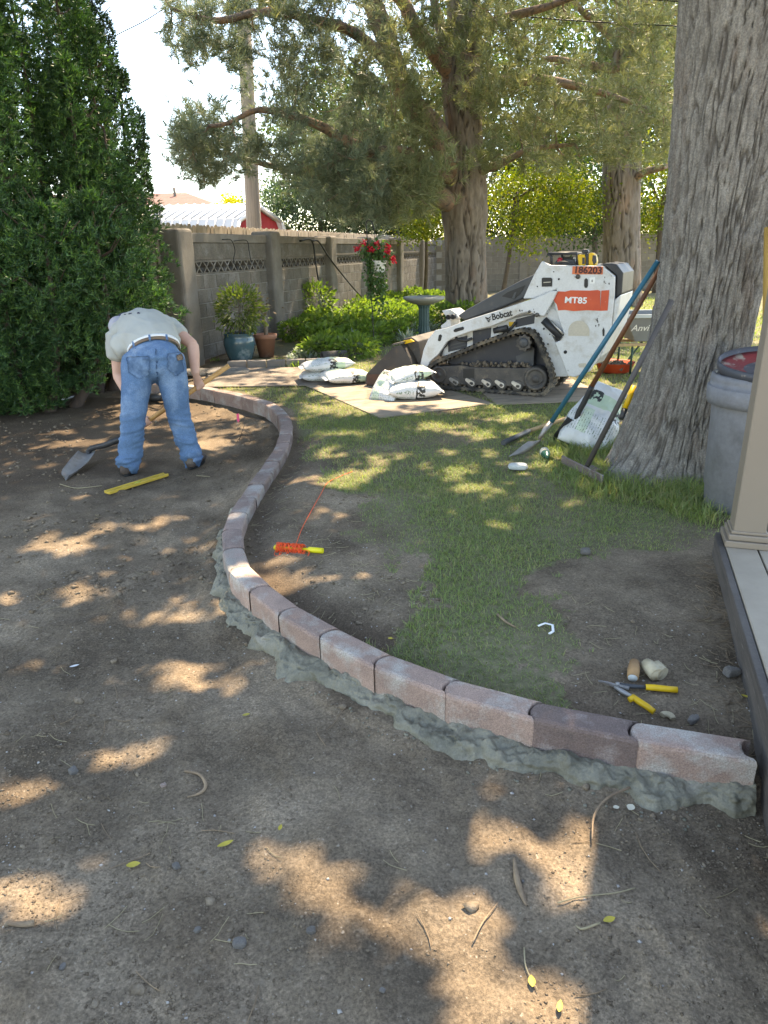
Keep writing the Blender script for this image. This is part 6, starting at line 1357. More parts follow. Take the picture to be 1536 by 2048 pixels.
# ------------------------------------------------------------------ small things on the ground
def GD(px, py, up=0.0): v = G(px, py, DIRT_Z); return v + Vector((0, 0, up))
pm('level_yellow', (0.60, 0.40, 0.06), (0.50, 0.33, 0.05), scale=9, rough=0.5, c3=(0.30, 0.24, 0.12), s3=14, t3=(0.62, 0.74))
lv = empty('spirit_level', GD(274, 974)); tag(lv, 'dusty yellow box level lying on the soil behind the man', 'level')
a, b = GD(215, 991, 0.012), GD(333, 954, 0.012); ld = (b - a).normalized(); ln_ = Vector((-ld.y, ld.x, 0)).normalized()
def lvp(s_, n_, z=0.0): return a + (b - a) * s_ + ln_ * n_ + Vector((0, 0, z))
for n0, n1 in ((-0.032, -0.016), (0.018, 0.034)): MB().prism([lvp(0, n0), lvp(1, n0), lvp(1, n1), lvp(0, n1)], [p + Vector((0, 0, 0.022)) for p in (lvp(0, n0), lvp(1, n0), lvp(1, n1), lvp(0, n1))]).build('rail', MATS['level_yellow'], lv, 0.003, 1)
for s0, s1 in ((0.0, 0.13), (0.24, 0.42), (0.58, 0.76), (0.88, 1.0)): MB().prism([lvp(s0, -.017), lvp(s1, -.017), lvp(s1, .019), lvp(s0, .019)], [p + Vector((0, 0, 0.016)) for p in (lvp(s0, -.017), lvp(s1, -.017), lvp(s1, .019), lvp(s0, .019))]).build('web', MATS['level_yellow'], lv, 0.002, 1)
pm('vial', (0.45, 0.62, 0.12), (0.4, 0.55, 0.1), scale=4, rough=0.2)
MB().tube([lvp(.455, 0, .012), lvp(.545, 0, .012)], 0.008, 8).build('vial', MATS['vial'], lv)
# black and yellow caulking tool and stick
ct = empty('caulking_gun', GD(308, 808)); tag(ct, 'black tube tool with yellow end lying on the soil beyond the man', 'tool')
a, b = GD(296, 803, 0.05), GD(328, 803, 0.05)
MB().tube([a, b], 0.048, 14).build('barrel', MATS['black_plastic'], ct); MB().tube([a - (b - a) * 0.22, a], [0.05, 0.052], 14).build('end_cap', MATS['yellow_tool'], ct); MB().tube([b, b + (b - a) * 0.35], [0.02, 0.012], 8).build('nozzle', MATS['black_plastic'], ct)
stk = empty('measuring_rod', GD(120, 806)); tag(stk, 'thin white rod with orange end lying under the yew skirt', 'rod')
a, b = GD(84, 814, 0.02), GD(158, 795, 0.03); MB().tube([a, b], 0.011, 8).build('rod', MATS['print_white'], stk); MB().tube([b, b.lerp(GD(168, 806, 0.02), 0.9)], [0.028, 0.03], 8).build('end_piece', MATS['yellow_tool'], stk); MB().tube([a.lerp(b, .36), a.lerp(b, .42)], 0.013, 8).build('clip', MATS['black_plastic'], stk)
pm('pink_ribbon', (0.85, 0.10, 0.22), (0.75, 0.08, 0.2), scale=4, rough=0.6)
fl = empty('marker_flag', GD(477, 862)); tag(fl, 'small hot pink marker ribbon on a wire stuck in the dug soil', 'flag')
a = GD(475, 862); MB().tube([a, a + Vector((0.002, 0, 0.12))], 0.0018, 5).build('wire', MATS['worn_steel'], fl)
t0 = PY(475, 828, a.y); MB().prism([t0 + Vector((-.010, 0, 0)), t0 + Vector((.012, 0, .004)), t0 + Vector((.014, 0, -.07)), t0 + Vector((-.002, 0, -.085)), t0 + Vector((-.012, 0, -.06))], [q + Vector((0, .002, 0)) for q in (t0 + Vector((-.010, 0, 0)), t0 + Vector((.012, 0, .004)), t0 + Vector((.014, 0, -.07)), t0 + Vector((-.002, 0, -.085)), t0 + Vector((-.012, 0, -.06)))]).build('ribbon', MATS['pink_ribbon'], fl)
# mason's line on its reel
pm('line_orange', (0.95, 0.12, 0.03), (0.85, 0.09, 0.02), scale=30, rough=0.6); pm('reel_yellow', (0.72, 0.62, 0.02), (0.64, 0.54, 0.02), scale=5, rough=0.4)
re_ = empty('string_reel', G(597, 1108)); tag(re_, 'yellow plastic reel wound with bright orange mason line on bare soil', 'string reel')
r0, r1 = G(549, 1101) + Vector((0, 0, .018)), G(646, 1107) + Vector((0, 0, .016)); rd_ = (r1 - r0)
MB().tube([r0, r0 + rd_ * 0.12], [0.010, 0.011], 10).tube([r0 + rd_ * .02, r0 + rd_ * .09], 0.016, 10).build('end_knob', MATS['reel_yellow'], re_)
MB().tube([r0 + rd_ * 0.10, r0 + rd_ * 0.70, r0 + rd_ * 0.72, r1], [0.009, 0.010, 0.0165, 0.0145], 12).build('core', MATS['reel_yellow'], re_)
ld = rd_.normalized(); ls = Vector((-ld.y, ld.x, 0)).normalized(); lu = ld.cross(ls); tp_ = []
rr = random.Random(4)
for k in range(420):
    u = 0.10 + 0.48 * (0.5 + 0.5 * math.sin(k * 0.047)); an = k * 0.72; ra = 0.020 + 0.010 * math.sin(k * 0.013) ** 2 + 0.002 * rr.random()
    c = r0 + rd_ * u + ld * 0.012 * math.sin(an * 0.5 + k); tp_.append(c + ls * math.cos(an) * ra + lu * math.sin(an) * ra)
MB().tube(tp_, 0.0017, 4, caps=False).build('winding', MATS['line_orange'], re_)
lp = MB()
for k in range(16):
    c = r0 + rd_ * (0.12 + 0.42 * rr.random() if k < 9 else 0.55 + 0.18 * rr.random()); w_ = rr.uniform(0.012, 0.024); d_ = rr.uniform(0.028, 0.052); pts = []
    for i in range(10): a_ = i / 9 * math.pi * 2; pts.append(c - ls * (0.014 + d_ * 0.5 * (1 - math.cos(a_))) + ld * w_ * math.sin(a_) + Vector((0, 0, -0.012 + 0.012 * math.cos(a_) + 0.003)))
    lp.tube(pts, 0.0016, 4, caps=False)
o = lp.build('loose_loops', MATS['line_orange'], re_); o['kind'] = 'stuff'
sl = [(592,1092),(604,1060),(625,1020),(642,990),(655,968),(680,955),(705,945)]
q = spline([tuple(G(x, y) + Vector((0, 0, .008))) for x, y in sl], 6); MB().tube([Vector(v) for v in q], 0.0022, 5).build('running_line', MATS['line_orange'], re_)
# tin snips
sn = empty('tin_snips', G(1275, 1392)); tag(sn, 'open tin snips with yellow grips lying on bare soil behind the edging', 'snips')
def gp(x, y, up=0.012): return G(x, y) + Vector((0, 0, up))
def zs(x, y): return (1150 + x / 5.12, 1280 + y / 5.12)
MB().tube([gp(*zs(720, 520), .016), gp(*zs(800, 528), .017), gp(*zs(940, 540), .016), gp(*zs(1042, 545), .014)], [0.011, 0.012, 0.0115, 0.012], 10).build('grip', MATS['yellow_tool'], sn)
MB().tube([gp(*zs(548, 652), .016), gp(*zs(600, 630), .017)], [0.010, 0.012], 10).tube([gp(*zs(580, 618), .016), gp(*zs(650, 670), .017), gp(*zs(740, 725), .016), gp(*zs(805, 772), .014)], [0.011, 0.012, 0.0115, 0.011], 10).build('grip', MATS['yellow_tool'], sn)
MB().tube([gp(*zs(440, 490), .016), gp(*zs(560, 510), .016), gp(*zs(725, 522), .016)], [0.006, 0.008, 0.007], 8).build('handle_bar', MATS['hood_grey'], sn)
MB().tube([gp(*zs(400, 510), .014), gp(*zs(480, 560), .014), gp(*zs(585, 622), .015)], [0.006, 0.009, 0.007], 8).build('handle_bar', MATS['worn_steel'], sn)
bl = [gp(*zs(x, y), .012) for x, y in ((235, 455), (330, 468), (400, 490), (470, 480), (560, 505), (545, 540), (450, 520), (385, 510), (320, 482))]
MB().prism(bl, [p + Vector((0, 0, .007)) for p in bl]).build('blade', MATS['worn_steel'], sn); MB().lathe([(0.008, 0), (0.008, .012), (0.0001, .014)], gp(*zs(430, 500), .014), 10).build('pivot', MATS['worn_steel'], sn)
# offcuts and stones by the snips
pm('root_cut', (0.40, 0.235, 0.11), (0.28, 0.16, 0.075), scale=10, rough=0.85, bump=0.4, bscale=40); pm('root_pale', (0.46, 0.40, 0.28), (0.35, 0.29, 0.19), scale=14, rough=0.85, bump=0.4, bscale=40)
def chunk(label, p0, p1, r_, mat, endmat, name='root_piece'):
    e = empty(name, p0); tag(e, label, 'root', 'cut root pieces by the snips'); MB().tube([p0, p0.lerp(p1, .5) + Vector((0, 0, .004)), p1], [r_ * 0.95, r_, r_ * 0.85], 12).build('bark', MATS[mat], e)
    d = (p0 - p1).normalized(); Mq = d.to_track_quat('Z', 'Y').to_matrix(); MB().lathe([(r_ * .8, 0.0), (r_ * .78, .002), (0.0001, .003)], p0, 12, Mq).build('cut_face', MATS[endmat], e)
chunk('orange brown cut root stub with white sawn face beside the snips', gp(*zs(585, 440), .022), gp(*zs(600, 300), .03), 0.022, 'root_cut', 'stone_white')
chunk('pale crumbly root piece with grey end beside the yellow grip', gp(*zs(830, 430), .03), gp(*zs(720, 320), .03), 0.030, 'root_pale', 'root_pale')
o = MB().tube([gp(*zs(800, 350), .03), gp(*zs(890, 420), .03)], [0.032, 0.028], 12).build('root_piece', MATS['root_pale']); tag(o, 'short thick pale root end leaning on the crumbly piece', 'root', 'cut root pieces by the snips')
q = [gp(*zs(890 + 110 * (0.5 - 0.5 * math.cos(a)) , 800 - 30 * math.sin(a) + 40 * (a / 3.14)), .012) for a in np.linspace(0, 3.14, 8)]
o = MB().tube(q, 0.011, 8).build('root_piece', MATS['root_pale']); tag(o, 'curled peel of pale root bark lying between snips and edging', 'root', 'cut root pieces by the snips')
rock('stone', gp(*zs(1210, 835), 0), (0.05, 0.028, 0.025), 14, 'stone_grey', 'dark oblong stone near the edging, beyond the curled root peel', rot=0.5)
rock('stone', G(1462, 1350), (0.065, 0.045, 0.04), 16, 'stone_grey', 'grey stone lying close to the deck fascia', rot=0.3)
pm('twig_tan', (0.30, 0.21, 0.13), (0.20, 0.14, 0.09), scale=12, rough=0.85, bump=0.3, bscale=40); pm('straw', (0.36, 0.30, 0.18), (0.27, 0.22, 0.13), scale=12, rough=0.8)
def stick(label, pts, rad, mat='twig_tan', up=0.008, name='twig', cat='twig', grp='twigs lying on the dug soil'):
    q = spline([tuple(G(x, y, DIRT_Z) + Vector((0, 0, up))) for x, y in pts], 5); rr_ = [float(v) for v in np.interp(np.linspace(0, 1, len(q)), np.linspace(0, 1, len(rad)), rad)]
    o = MB().tube([Vector(v) for v in q], rr_, 7).build(name, MATS[mat]); tag(o, label, cat, grp); return o
stick('thick spindle shaped brown root lying on sunlit soil', [(1028, 1720), (1033, 1760), (1042, 1790), (1052, 1815)], [0.003, 0.009, 0.008, 0.003])
stick('long thin curved root rising from the concrete haunch', [(1258, 1585), (1215, 1605), (1188, 1640), (1183, 1690)], [0.004, 0.004, 0.004, 0.002], up=0.02)
stick('bent grey root loop among crumbs of soil', [(370, 1545), (400, 1553), (412, 1575), (400, 1590), (375, 1598)], [0.005, 0.005, 0.006, 0.005, 0.002])
stick('pale root stub sticking out of the soil', [(18, 1850), (45, 1853), (70, 1850)], [0.006, 0.008, 0.009])
stick('thin wavy stem crossing shaded soil', [(1115, 1810), (1160, 1798), (1230, 1790), (1270, 1780)], [0.002, 0.002, 0.0015], 'straw')
stick('thin dark twig pointing at the spindle root', [(945, 1890), (965, 1850), (995, 1810)], [0.002, 0.002, 0.001])
stick('slim pale stalk lying straight in sunlit soil', [(1048, 1900), (1052, 1940), (1075, 1985)], [0.002, 0.002, 0.001], 'straw')
stick('small stalk fork under the big sunlit patch', [(1200, 1850), (1165, 1862), (1150, 1855)], [0.003, 0.003, 0.001], 'straw')
stick('pale stem lying across soil behind the level', [(393, 953), (420, 955)], [0.003, 0.002], 'straw')
stick('pale crooked stem lying near the shovel blade', [(120, 970), (150, 978), (180, 976), (205, 973)], [0.003, 0.003, 0.002], 'straw')
stick('upright dark twig stuck beside the pink ribbon', [(478, 880), (484, 868)], [0.004, 0.003])
o = MB().tube([G(478, 880, DIRT_Z), PY(492, 842, G(478, 880, DIRT_Z).y)], [0.004, 0.002], 6).build('twig', MATS['twig_dark']); tag(o, 'dark upright twig stuck in soil between ribbon and edging', 'twig', 'twigs lying on the dug soil')
stick('tan twig on bare soil behind the edging curve', [(995, 1232), (1012, 1247), (1032, 1258)], [0.006, 0.005, 0.003], name='twig')
pm('leaf_yellow', (0.46, 0.36, 0.05), (0.36, 0.29, 0.05), scale=20, rough=0.6)
pm('white_scrap', (0.70, 0.70, 0.68), (0.6, 0.6, 0.58), scale=20, rough=0.6)
def fallen(label, px, py, L, W, rz, mat='leaf_yellow', name='fallen_leaf', cat='leaf'):
    c = G(px, py, DIRT_Z); mb = MB(); vs = []; n = 7
    for i in range(n):
        u = i / (n - 1); hw = W / 2 * math.sin(math.pi * min(1, u * 0.95 + 0.05)) ** 0.8
        for v in (-1, 0, 1): vs.append(Vector((math.cos(rz) * (u - .5) * L - math.sin(rz) * v * hw, math.sin(rz) * (u - .5) * L + math.cos(rz) * v * hw, 0.010 + 0.25 * hw * abs(v) + 0.012 * (u - .5) ** 2 * L * 20)) + c)
    mb.add(vs, [(i*3+j, i*3+j+1, i*3+j+4, i*3+j+3) for i in range(n - 1) for j in (0, 1)], True); o = mb.build(name, MATS[mat]); tag(o, label, cat, 'fallen yellow leaves' if cat == 'leaf' else None)
fallen('yellow leaf with dry stalks on shaded soil', 452, 1693, 0.05, 0.018, 0.5); fallen('curled yellow leaf on shaded soil', 268, 1735, 0.04, 0.022, 0.2); fallen('small yellow leaf in the middle sunlit patch', 561, 1660, 0.025, 0.012, 1.4)
fallen('yellow leaf beside a forked stalk', 1218, 1845, 0.035, 0.018, 0.3); fallen('yellow leaf below the dark twig', 1119, 2018, 0.03, 0.014, 1.2); fallen('green yellow leaf on pale stalk', 1063, 1968, 0.03, 0.018, 1.5)
fallen('yellow green leaf near the wet concrete', 493, 1434, 0.03, 0.015, 0.4); fallen('yellow leaf at the edge of lawn behind edging', 783, 1281, 0.03, 0.018, 0.1); fallen('yellow leaf against the deck fascia', 1492, 1398, 0.035, 0.014, -0.6)
fallen('white paper scrap on shaded soil', 150, 1336, 0.04, 0.015, 0.5, 'white_scrap', 'paper_scrap', 'scrap'); fallen('cream chip below the wet concrete', 1261, 1620, 0.03, 0.025, 0.9, 'label_cream', 'wood_chip', 'chip'); fallen('cream chip beside the curved root', 1232, 1620, 0.02, 0.016, 0.2, 'label_cream', 'wood_chip', 'chip')
scp = empty('paper_strip', G(1095, 1258)); tag(scp, 'folded white plastic strip lying on bare soil by the lawn', 'scrap')
MB().tube([gp(1076, 1256, .01), gp(1090, 1252, .014), gp(1105, 1255, .012), gp(1106, 1266, .008), gp(1098, 1270, .006)], 0.006, 8, flat=0.4).build('strip', MATS['print_white'], scp)
for i, (x, y, s_, lab) in enumerate(((622, 1864, .035, 'round pale pebble below the sunlit patch'), (395, 1862, .028, 'pale pebble beside a dry stalk'), (353, 1735, .035, 'brown grey clod pebble in shade'), (480, 1890, .05, 'broad flat grey stone in shade'), (126, 1935, .025, 'whitish pebble by a root'), (147, 1545, .05, 'flat grey stone at a sunlit edge'), (327, 1572, .028, 'pinkish brick chip on soil'), (1046, 1764, .014, 'tiny white pebble beside spindle root'), (765, 1982, .02, 'white pebble near the picture bottom'))):
    rock('pebble', G(x, y, DIRT_Z), (s_ * .75, s_ * .6, s_ * .42), 30 + i, 'stone_grey' if i != 6 else 'edger', lab, 'pebble', i * 1.1, group='pebbles on the dug soil')

# ------------------------------------------------------------------ by the wall: pots, stake, hook, birdbath, hoses
leaf_mat('bush_leaf', (0.06, 0.105, 0.028), (0.115, 0.16, 0.038), (0.21, 0.23, 0.07), trans=0.35); leaf_mat('bed_leaf', (0.075, 0.135, 0.03), (0.14, 0.215, 0.045), (0.24, 0.31, 0.065), trans=0.45)
leaf_mat('silver_leaf', (0.22, 0.27, 0.22), (0.34, 0.38, 0.31), trans=0.25, tcol=(1.1, 1.2, 0.9)); leaf_mat('ivy_leaf', (0.035, 0.08, 0.025), (0.07, 0.13, 0.04), trans=0.3)
pm('glaze_blue', (0.035, 0.085, 0.105), (0.055, 0.115, 0.135), scale=3, rough=0.22, c3=(0.30, 0.36, 0.38), s3=3, t3=(0.56, 0.72), coat=0.4); pm('terracotta', (0.33, 0.155, 0.10), (0.27, 0.13, 0.085), scale=4, rough=0.85, bump=0.2, bscale=30, c3=(0.36, 0.25, 0.20), s3=4, t3=(0.58, 0.72))
def clump(name, label, base, cen, rad, n, L, W, mat, seed, cat='plant', group=None, up=0.6, stems=8, droop=0.1):
    e = empty(name, base); tag(e, label, cat, group); g = np.random.default_rng(seed); cen = np.array(cen, float); rad = np.array(rad, float)
    d = unit(g.normal(size=(n, 3))) * (g.uniform(0.25, 1, n) ** 0.5)[:, None]; c = cen + d * rad * (1 + 0.3 * vnoise(d * 2.2 + seed, 1.0, seed))[:, None]
    V, T = leaves(c, L, W, seed, up=up, droop=droop, out=unit(d) * 0.6); mesh_child('foliage', V, T, MATS[mat], e); mb = MB()
    for k in range(stems):
        t = c[g.integers(n)]; b = Vector(base); mb.tube([b, b.lerp(Vector(t), .5) + Vector((0, 0, .03)), Vector(t)], [0.006, 0.005, 0.003], 4, caps=False)
    mb.build('stems', MATS['twig_dark'], e); return e
pb = P(482, 722, 0.0); pot = empty('glazed_pot', pb); tag(pot, 'large round blue glazed pot standing at the foot of the block wall', 'pot')
MB().lathe([(0.15, 0.0), (0.165, 0.02), (0.21, 0.14), (0.232, 0.25), (0.225, 0.33), (0.205, 0.37), (0.222, 0.395), (0.222, 0.405), (0.20, 0.405), (0.19, 0.37), (0.0001, 0.36)], pb, 40).build('body', MATS['glaze_blue'], pot)
MB().lathe([(0.19, 0.365), (0.10, 0.378), (0.0001, 0.38)], pb, 24).build('soil', MATS['soil_crumbs'], pot)
clump('potted_shrub', 'small leaved green shrub growing in the blue glazed pot', pb + Vector((0, 0, 0.37)), pb + Vector((0.03, 0, 0.72)), (0.36, 0.32, 0.36), 1500, 0.06, 0.03, 'bush_leaf', 5)
pt = P(533, 713, 0.0); potT = empty('clay_pot', pt); tag(potT, 'terracotta pot beside the blue glazed pot', 'pot')
MB().lathe([(0.11, 0.0), (0.155, 0.27), (0.175, 0.272), (0.18, 0.335), (0.165, 0.338), (0.155, 0.30), (0.0001, 0.29)], pt, 36).build('body', MATS['terracotta'], potT)
MB().lathe([(0.152, 0.30), (0.08, 0.308), (0.0001, 0.31)], pt, 24).build('soil', MATS['soil_crumbs'], potT)
dst = empty('dead_stem', pt + Vector((0, 0, 0.3))); tag(dst, 'withered woody stem with dry leaves standing in the terracotta pot', 'plant'); mb = MB(); rr = random.Random(8)
MB().tube([pt + Vector((.01, 0, .28)), PY(532, 650, pt.y), PY(524, 620, pt.y)], [0.034, 0.03, 0.02], 8).build('stem', MATS['pole_wood'], dst)
for k in range(9): p0 = PY(528, 640 - k * 3, pt.y); p1 = p0 + Vector((rr.uniform(-.25, .15), rr.uniform(-.1, .1), rr.uniform(.02, .22))); mb.tube([p0, p0.lerp(p1, .5) + Vector((0, 0, .04)), p1], [.008, .006, .003], 5)
mb.build('branches', MATS['twig_tan'], dst)
rng2 = np.random.default_rng(3); V, T = leaves(np.array(PY(508, 612, pt.y)) + rng2.normal(size=(120, 3)) * np.array([.12, .08, .09]), .06, .03, 3); mesh_child('dry_leaves', V, T, MATS['twig_tan'], dst)
st_ = empty('garden_stake', G(424, 718)); tag(st_, 'rusty metal flower stake standing against the first wall panel', 'garden stake'); sb = G(424, 718)
sy = sb.y; MB().tube([sb, PY(417, 645, sy)], 0.008, 6).build('rod', MATS['rust_steel'], st_)
fc = PY(416, 640, sy)
for k in range(9):
    a = k * 2 * math.pi / 9; t = fc + Vector((math.cos(a) * .055, -.02, math.sin(a) * .085)); s_ = Vector((-math.sin(a), 0, math.cos(a))) * .017
    MB().prism([fc, fc.lerp(t, .5) + s_, t, fc.lerp(t, .5) - s_], [q + Vector((0, -.006, 0)) for q in (fc, fc.lerp(t, .5) + s_, t, fc.lerp(t, .5) - s_)]).build('petal', MATS['rust_steel'], st_)
hb_ = P(749, 703, 0.0); hook = empty('shepherd_hook', hb_); tag(hook, 'tall thin black shepherd hook standing in the flower bed', 'hook'); hy = hb_.y
q = spline([tuple(hb_), tuple(PY(742, 580, hy)), tuple(PY(734, 470, hy)), tuple(PY(732, 448, hy)), tuple(PY(737, 440, hy)), tuple(PY(744, 445, hy)), tuple(PY(749, 462, hy))], 6); MB().tube([Vector(v) for v in q], 0.0085, 7).build('rod', MATS['wire_black'], hook)
bkc = PY(757, 540, hy); bsk = empty('hanging_basket', bkc); tag(bsk, 'white hanging pot of red geraniums and trailing ivy on the hook', 'hanging basket')
MB().lathe([(0.075, -0.02), (0.085, 0.0), (0.125, 0.15), (0.13, 0.155), (0.118, 0.15), (0.0001, 0.13)], bkc + Vector((0, 0, -0.02)), 24).build('pot', MATS['print_white'], bsk)
hk_pt = Vector(q[-1])
for a in (0, 2.1, 4.2): MB().tube([bkc + Vector((math.cos(a) * .12, math.sin(a) * .12, .13)), hk_pt], 0.003, 4).build('hanger_wire', MATS['wire_black'], bsk)
g = np.random.default_rng(12); c = np.array(bkc) + np.array([-.04, -.02, .22]) + g.normal(size=(450, 3)) * np.array([.105, .09, .085]); c2 = np.array(bkc) + np.array([-.10, -.05, -.1]) + g.normal(size=(260, 3)) * np.array([.05, .06, .19]); c3 = np.array(bkc) + np.array([.03, -.05, -.25]) + g.normal(size=(220, 3)) * np.array([.04, .05, .17])
V, T = leaves(np.vstack([c, c2, c3]), .065, .05, 13); mesh_child('foliage', V, T, MATS['ivy_leaf'], bsk)
pm('petal_red', (0.60, 0.012, 0.035), (0.48, 0.01, 0.03), scale=20, rough=0.55)
for k, (x, y, r_) in enumerate(((715, 495, .045), (740, 498, .05), (754, 490, .055), (776, 495, .035), (775, 504, .035), (786, 518, .04), (727, 486, .035))):
    fcn = np.array(PY(x, y, hy - 0.1)); cc = fcn + g.normal(size=(46, 3)) * r_ * 0.55; V, T = leaves(cc, .035, .032, 40 + k); mesh_child('bloom', V, T, MATS['petal_red'], bsk)['kind'] = 'stuff'; MB().tube([bkc + Vector((0, 0, .15)), Vector(fcn)], .003, 4).build('stalk', MATS['ivy_leaf'], bsk)
pm('bath_stone', (0.36, 0.35, 0.31), (0.29, 0.28, 0.25), scale=6, rough=0.85, bump=0.25, bscale=40, c3=(0.22, 0.23, 0.19), s3=4, t3=(0.56, 0.7)); pm('bath_green', (0.045, 0.085, 0.08), (0.06, 0.105, 0.1), scale=6, rough=0.6)
bbY = 13.2; bb0 = PY(848, 600, bbY); bbx = bb0.x; zt = PY(848, 593, bbY).z
bb = empty('bird_bath', (bbx, bbY, 0)); tag(bb, 'stone bird bath with wide dish on fluted dark green pedestal', 'bird bath')
MB().lathe([(0.0001, zt - 0.04), (0.2, zt - 0.035), (0.31, zt - 0.012), (0.35, zt), (0.372, zt - 0.004), (0.375, zt - 0.03), (0.34, zt - 0.06), (0.2, zt - 0.12), (0.12, zt - 0.14), (0.0001, zt - 0.14)], (bbx, bbY, 0), 44).build('dish', MATS['bath_stone'], bb)
ring0 = []; n = 48
for k in range(n): a = 2 * math.pi * k / n; ring0.append((a, 1.0 if k % 4 < 2 else 0.88))
prof = [(0.17, 0.0), (0.17, 0.06), (0.12, 0.10), (0.095, 0.2), (0.095, zt - 0.2), (0.12, zt - 0.14)]; vs = []; fs = []
for r_, z in prof:
    for a, m_ in ring0: vs.append((bbx + r_ * m_ * math.cos(a), bbY + r_ * m_ * math.sin(a), z))
for i in range(len(prof) - 1):
    for k in range(n): k2 = (k + 1) % n; fs.append((i*n+k, i*n+k2, (i+1)*n+k2, (i+1)*n+k))
MB().add(vs, fs).build('pedestal', MATS['bath_green'], bb)
def on_wall(px, py, off=0.1):
    d = Vector(ray(px, py)); o = Vector(_C); a = W0 + wnrm * (0.07 + off); t = (a - o).dot(wnrm) / d.dot(wnrm); return o + d * t
def hose(label, pts, r_, name='black_hose', cat='hose'):
    q = spline([tuple(p) for p in pts], 6); o = MB().tube([Vector(v) for v in q], r_, 7).build(name, MATS['wire_black']); tag(o, label, cat, 'black hoses and wires over the block wall')
wt = lambda px: on_wall(px, 482, 0.06)
hose('black hose hanging steeply from the wall top into the bed', [on_wall(600, 482, .05), on_wall(624, 482, .08), on_wall(632, 530, .1), on_wall(642, 590, .16), on_wall(655, 640, .22)], 0.017)
hose('black hose slanting from the wall top towards the bird bath', [on_wall(625, 482, .05), on_wall(638, 484, .1), on_wall(662, 520, .14), on_wall(710, 580, .2), on_wall(745, 615, .3), on_wall(768, 634, .4)], 0.017)
hose('thin wire looped over the first wall panel, left strand', [on_wall(445, 479, .05), on_wall(462, 480, .08), on_wall(470, 500, .09), on_wall(467, 522, .085), on_wall(474, 536, .085)], 0.006, 'thin_wire', 'wire')
hose('thin wire looped over the first wall panel, right strand', [on_wall(468, 482, .05), on_wall(493, 481, .08), on_wall(498, 500, .09), on_wall(502, 524, .085)], 0.006, 'thin_wire', 'wire')
# raised bed kerb of stones, slab, log
brd = empty('bed_border', P(540, 733, 0)); tag(brd, 'low border of grey kerb stones in front of the potted plants', 'border')
pm('kerb_stone', (0.215, 0.190, 0.170), (0.165, 0.148, 0.132), scale=6, rough=0.9, bump=0.4, bscale=40, vary=0.12)
a, b = P(455, 737, 0.0), P(650, 731, 0.0); nB = 5
for k in range(nB):
    p = a.lerp(b, (k + .5) / nB); L = (b - a).length / nB; me = MB().box((0, 0, 0.035), (L - 0.012, 0.12, 0.13)).mesh('kerb_stone'); bevel_mesh(me, 0.012, 2); o = link('kerb_stone', me, MATS['kerb_stone'], brd); o.location = p - P(540, 733, 0) + Vector((0, 0.01 * math.sin(k * 3), 0)); o.rotation_euler = (0, 0, math.atan2(b.y - a.y, b.x - a.x) + 0.02 * math.sin(k * 2))
rock('flat_stone', P(455, 748, 0), (0.62, 0.34, 0.085), 51, 'stone_grey', 'long flat flagstone lying at the end of the kerb stones', 'stone', 0.1, 0.06)
rock('flat_stone', P(400, 748, 0), (0.45, 0.4, 0.07), 53, 'stone_grey', 'broad flat flagstone lying at the foot of the first pillar', 'stone', 0.4, 0.06)
bark_mat('log_bark', (0.10, 0.095, 0.085), (0.06, 0.058, 0.052), (0.03, 0.027, 0.024), sz=(9, 9, 9))
lg = empty('log', P(660, 722, 0)); tag(lg, 'dark mossy log lying at the front of the flower bed', 'log'); MB().tube([P(640, 722, .08) + Vector((0, .35, 0)), P(690, 718, .08) + Vector((0, .35, 0))], [0.085, 0.078], 12).build('bark', MATS['log_bark'], lg)
MB().lathe([(0.07, 0), (0.0001, 0.004)], P(640, 722, .08) + Vector((-.003, .35, 0)), 12, Vector((-1, 0, 0)).to_track_quat('Z', 'Y').to_matrix()).build('cut_face', MATS['pole_wood'], lg)
# ------------------------------------------------------------------ the man bent over his shovel
pm('skin', (0.62, 0.37, 0.28), (0.55, 0.31, 0.23), scale=6, rough=0.55, bump=0.05, bscale=60)
pm('denim', (0.085, 0.17, 0.295), (0.068, 0.14, 0.25), scale=5, rough=0.85, bump=0.25, bscale=160, c3=(0.17, 0.265, 0.39), s3=3.5, t3=(0.50, 0.66), grain=(150, 0.8, 1.2))
pm('denim_dark', (0.055, 0.115, 0.205), (0.046, 0.095, 0.175), scale=6, rough=0.85, bump=0.25, bscale=160, c3=(0.16, 0.26, 0.39), s3=6, t3=(0.5, 0.7))
pm('shirt', (0.40, 0.405, 0.37), (0.355, 0.36, 0.33), scale=4, rough=0.85, bump=0.15, bscale=120)
pm('leather', (0.20, 0.135, 0.085), (0.15, 0.10, 0.065), scale=9, rough=0.6, bump=0.2, bscale=60)
pm('boot', (0.085, 0.062, 0.05), (0.06, 0.045, 0.038), scale=9, rough=0.7, bump=0.2, bscale=50, c3=(0.16, 0.13, 0.10), s3=9, t3=(0.55, 0.7))
pm('cap_cloth', (0.40, 0.39, 0.42), (0.33, 0.32, 0.36), scale=9, rough=0.8); pm('cap_dark', (0.035, 0.04, 0.075), (0.03, 0.035, 0.06), scale=9, rough=0.8)
pm('hickory', (0.58, 0.315, 0.115), (0.48, 0.25, 0.085), scale=4, rough=0.5, stretch=(6, 6, 0.6))
fL, fR = P(255, 950, DIRT_Z), P(384, 936, DIRT_Z); dL_, dR_ = fL.y, fR.y
person = empty('person', (fL + fR) / 2); tag(person, 'person in pale T-shirt and blue jeans bending over to dig with a shovel', 'person')
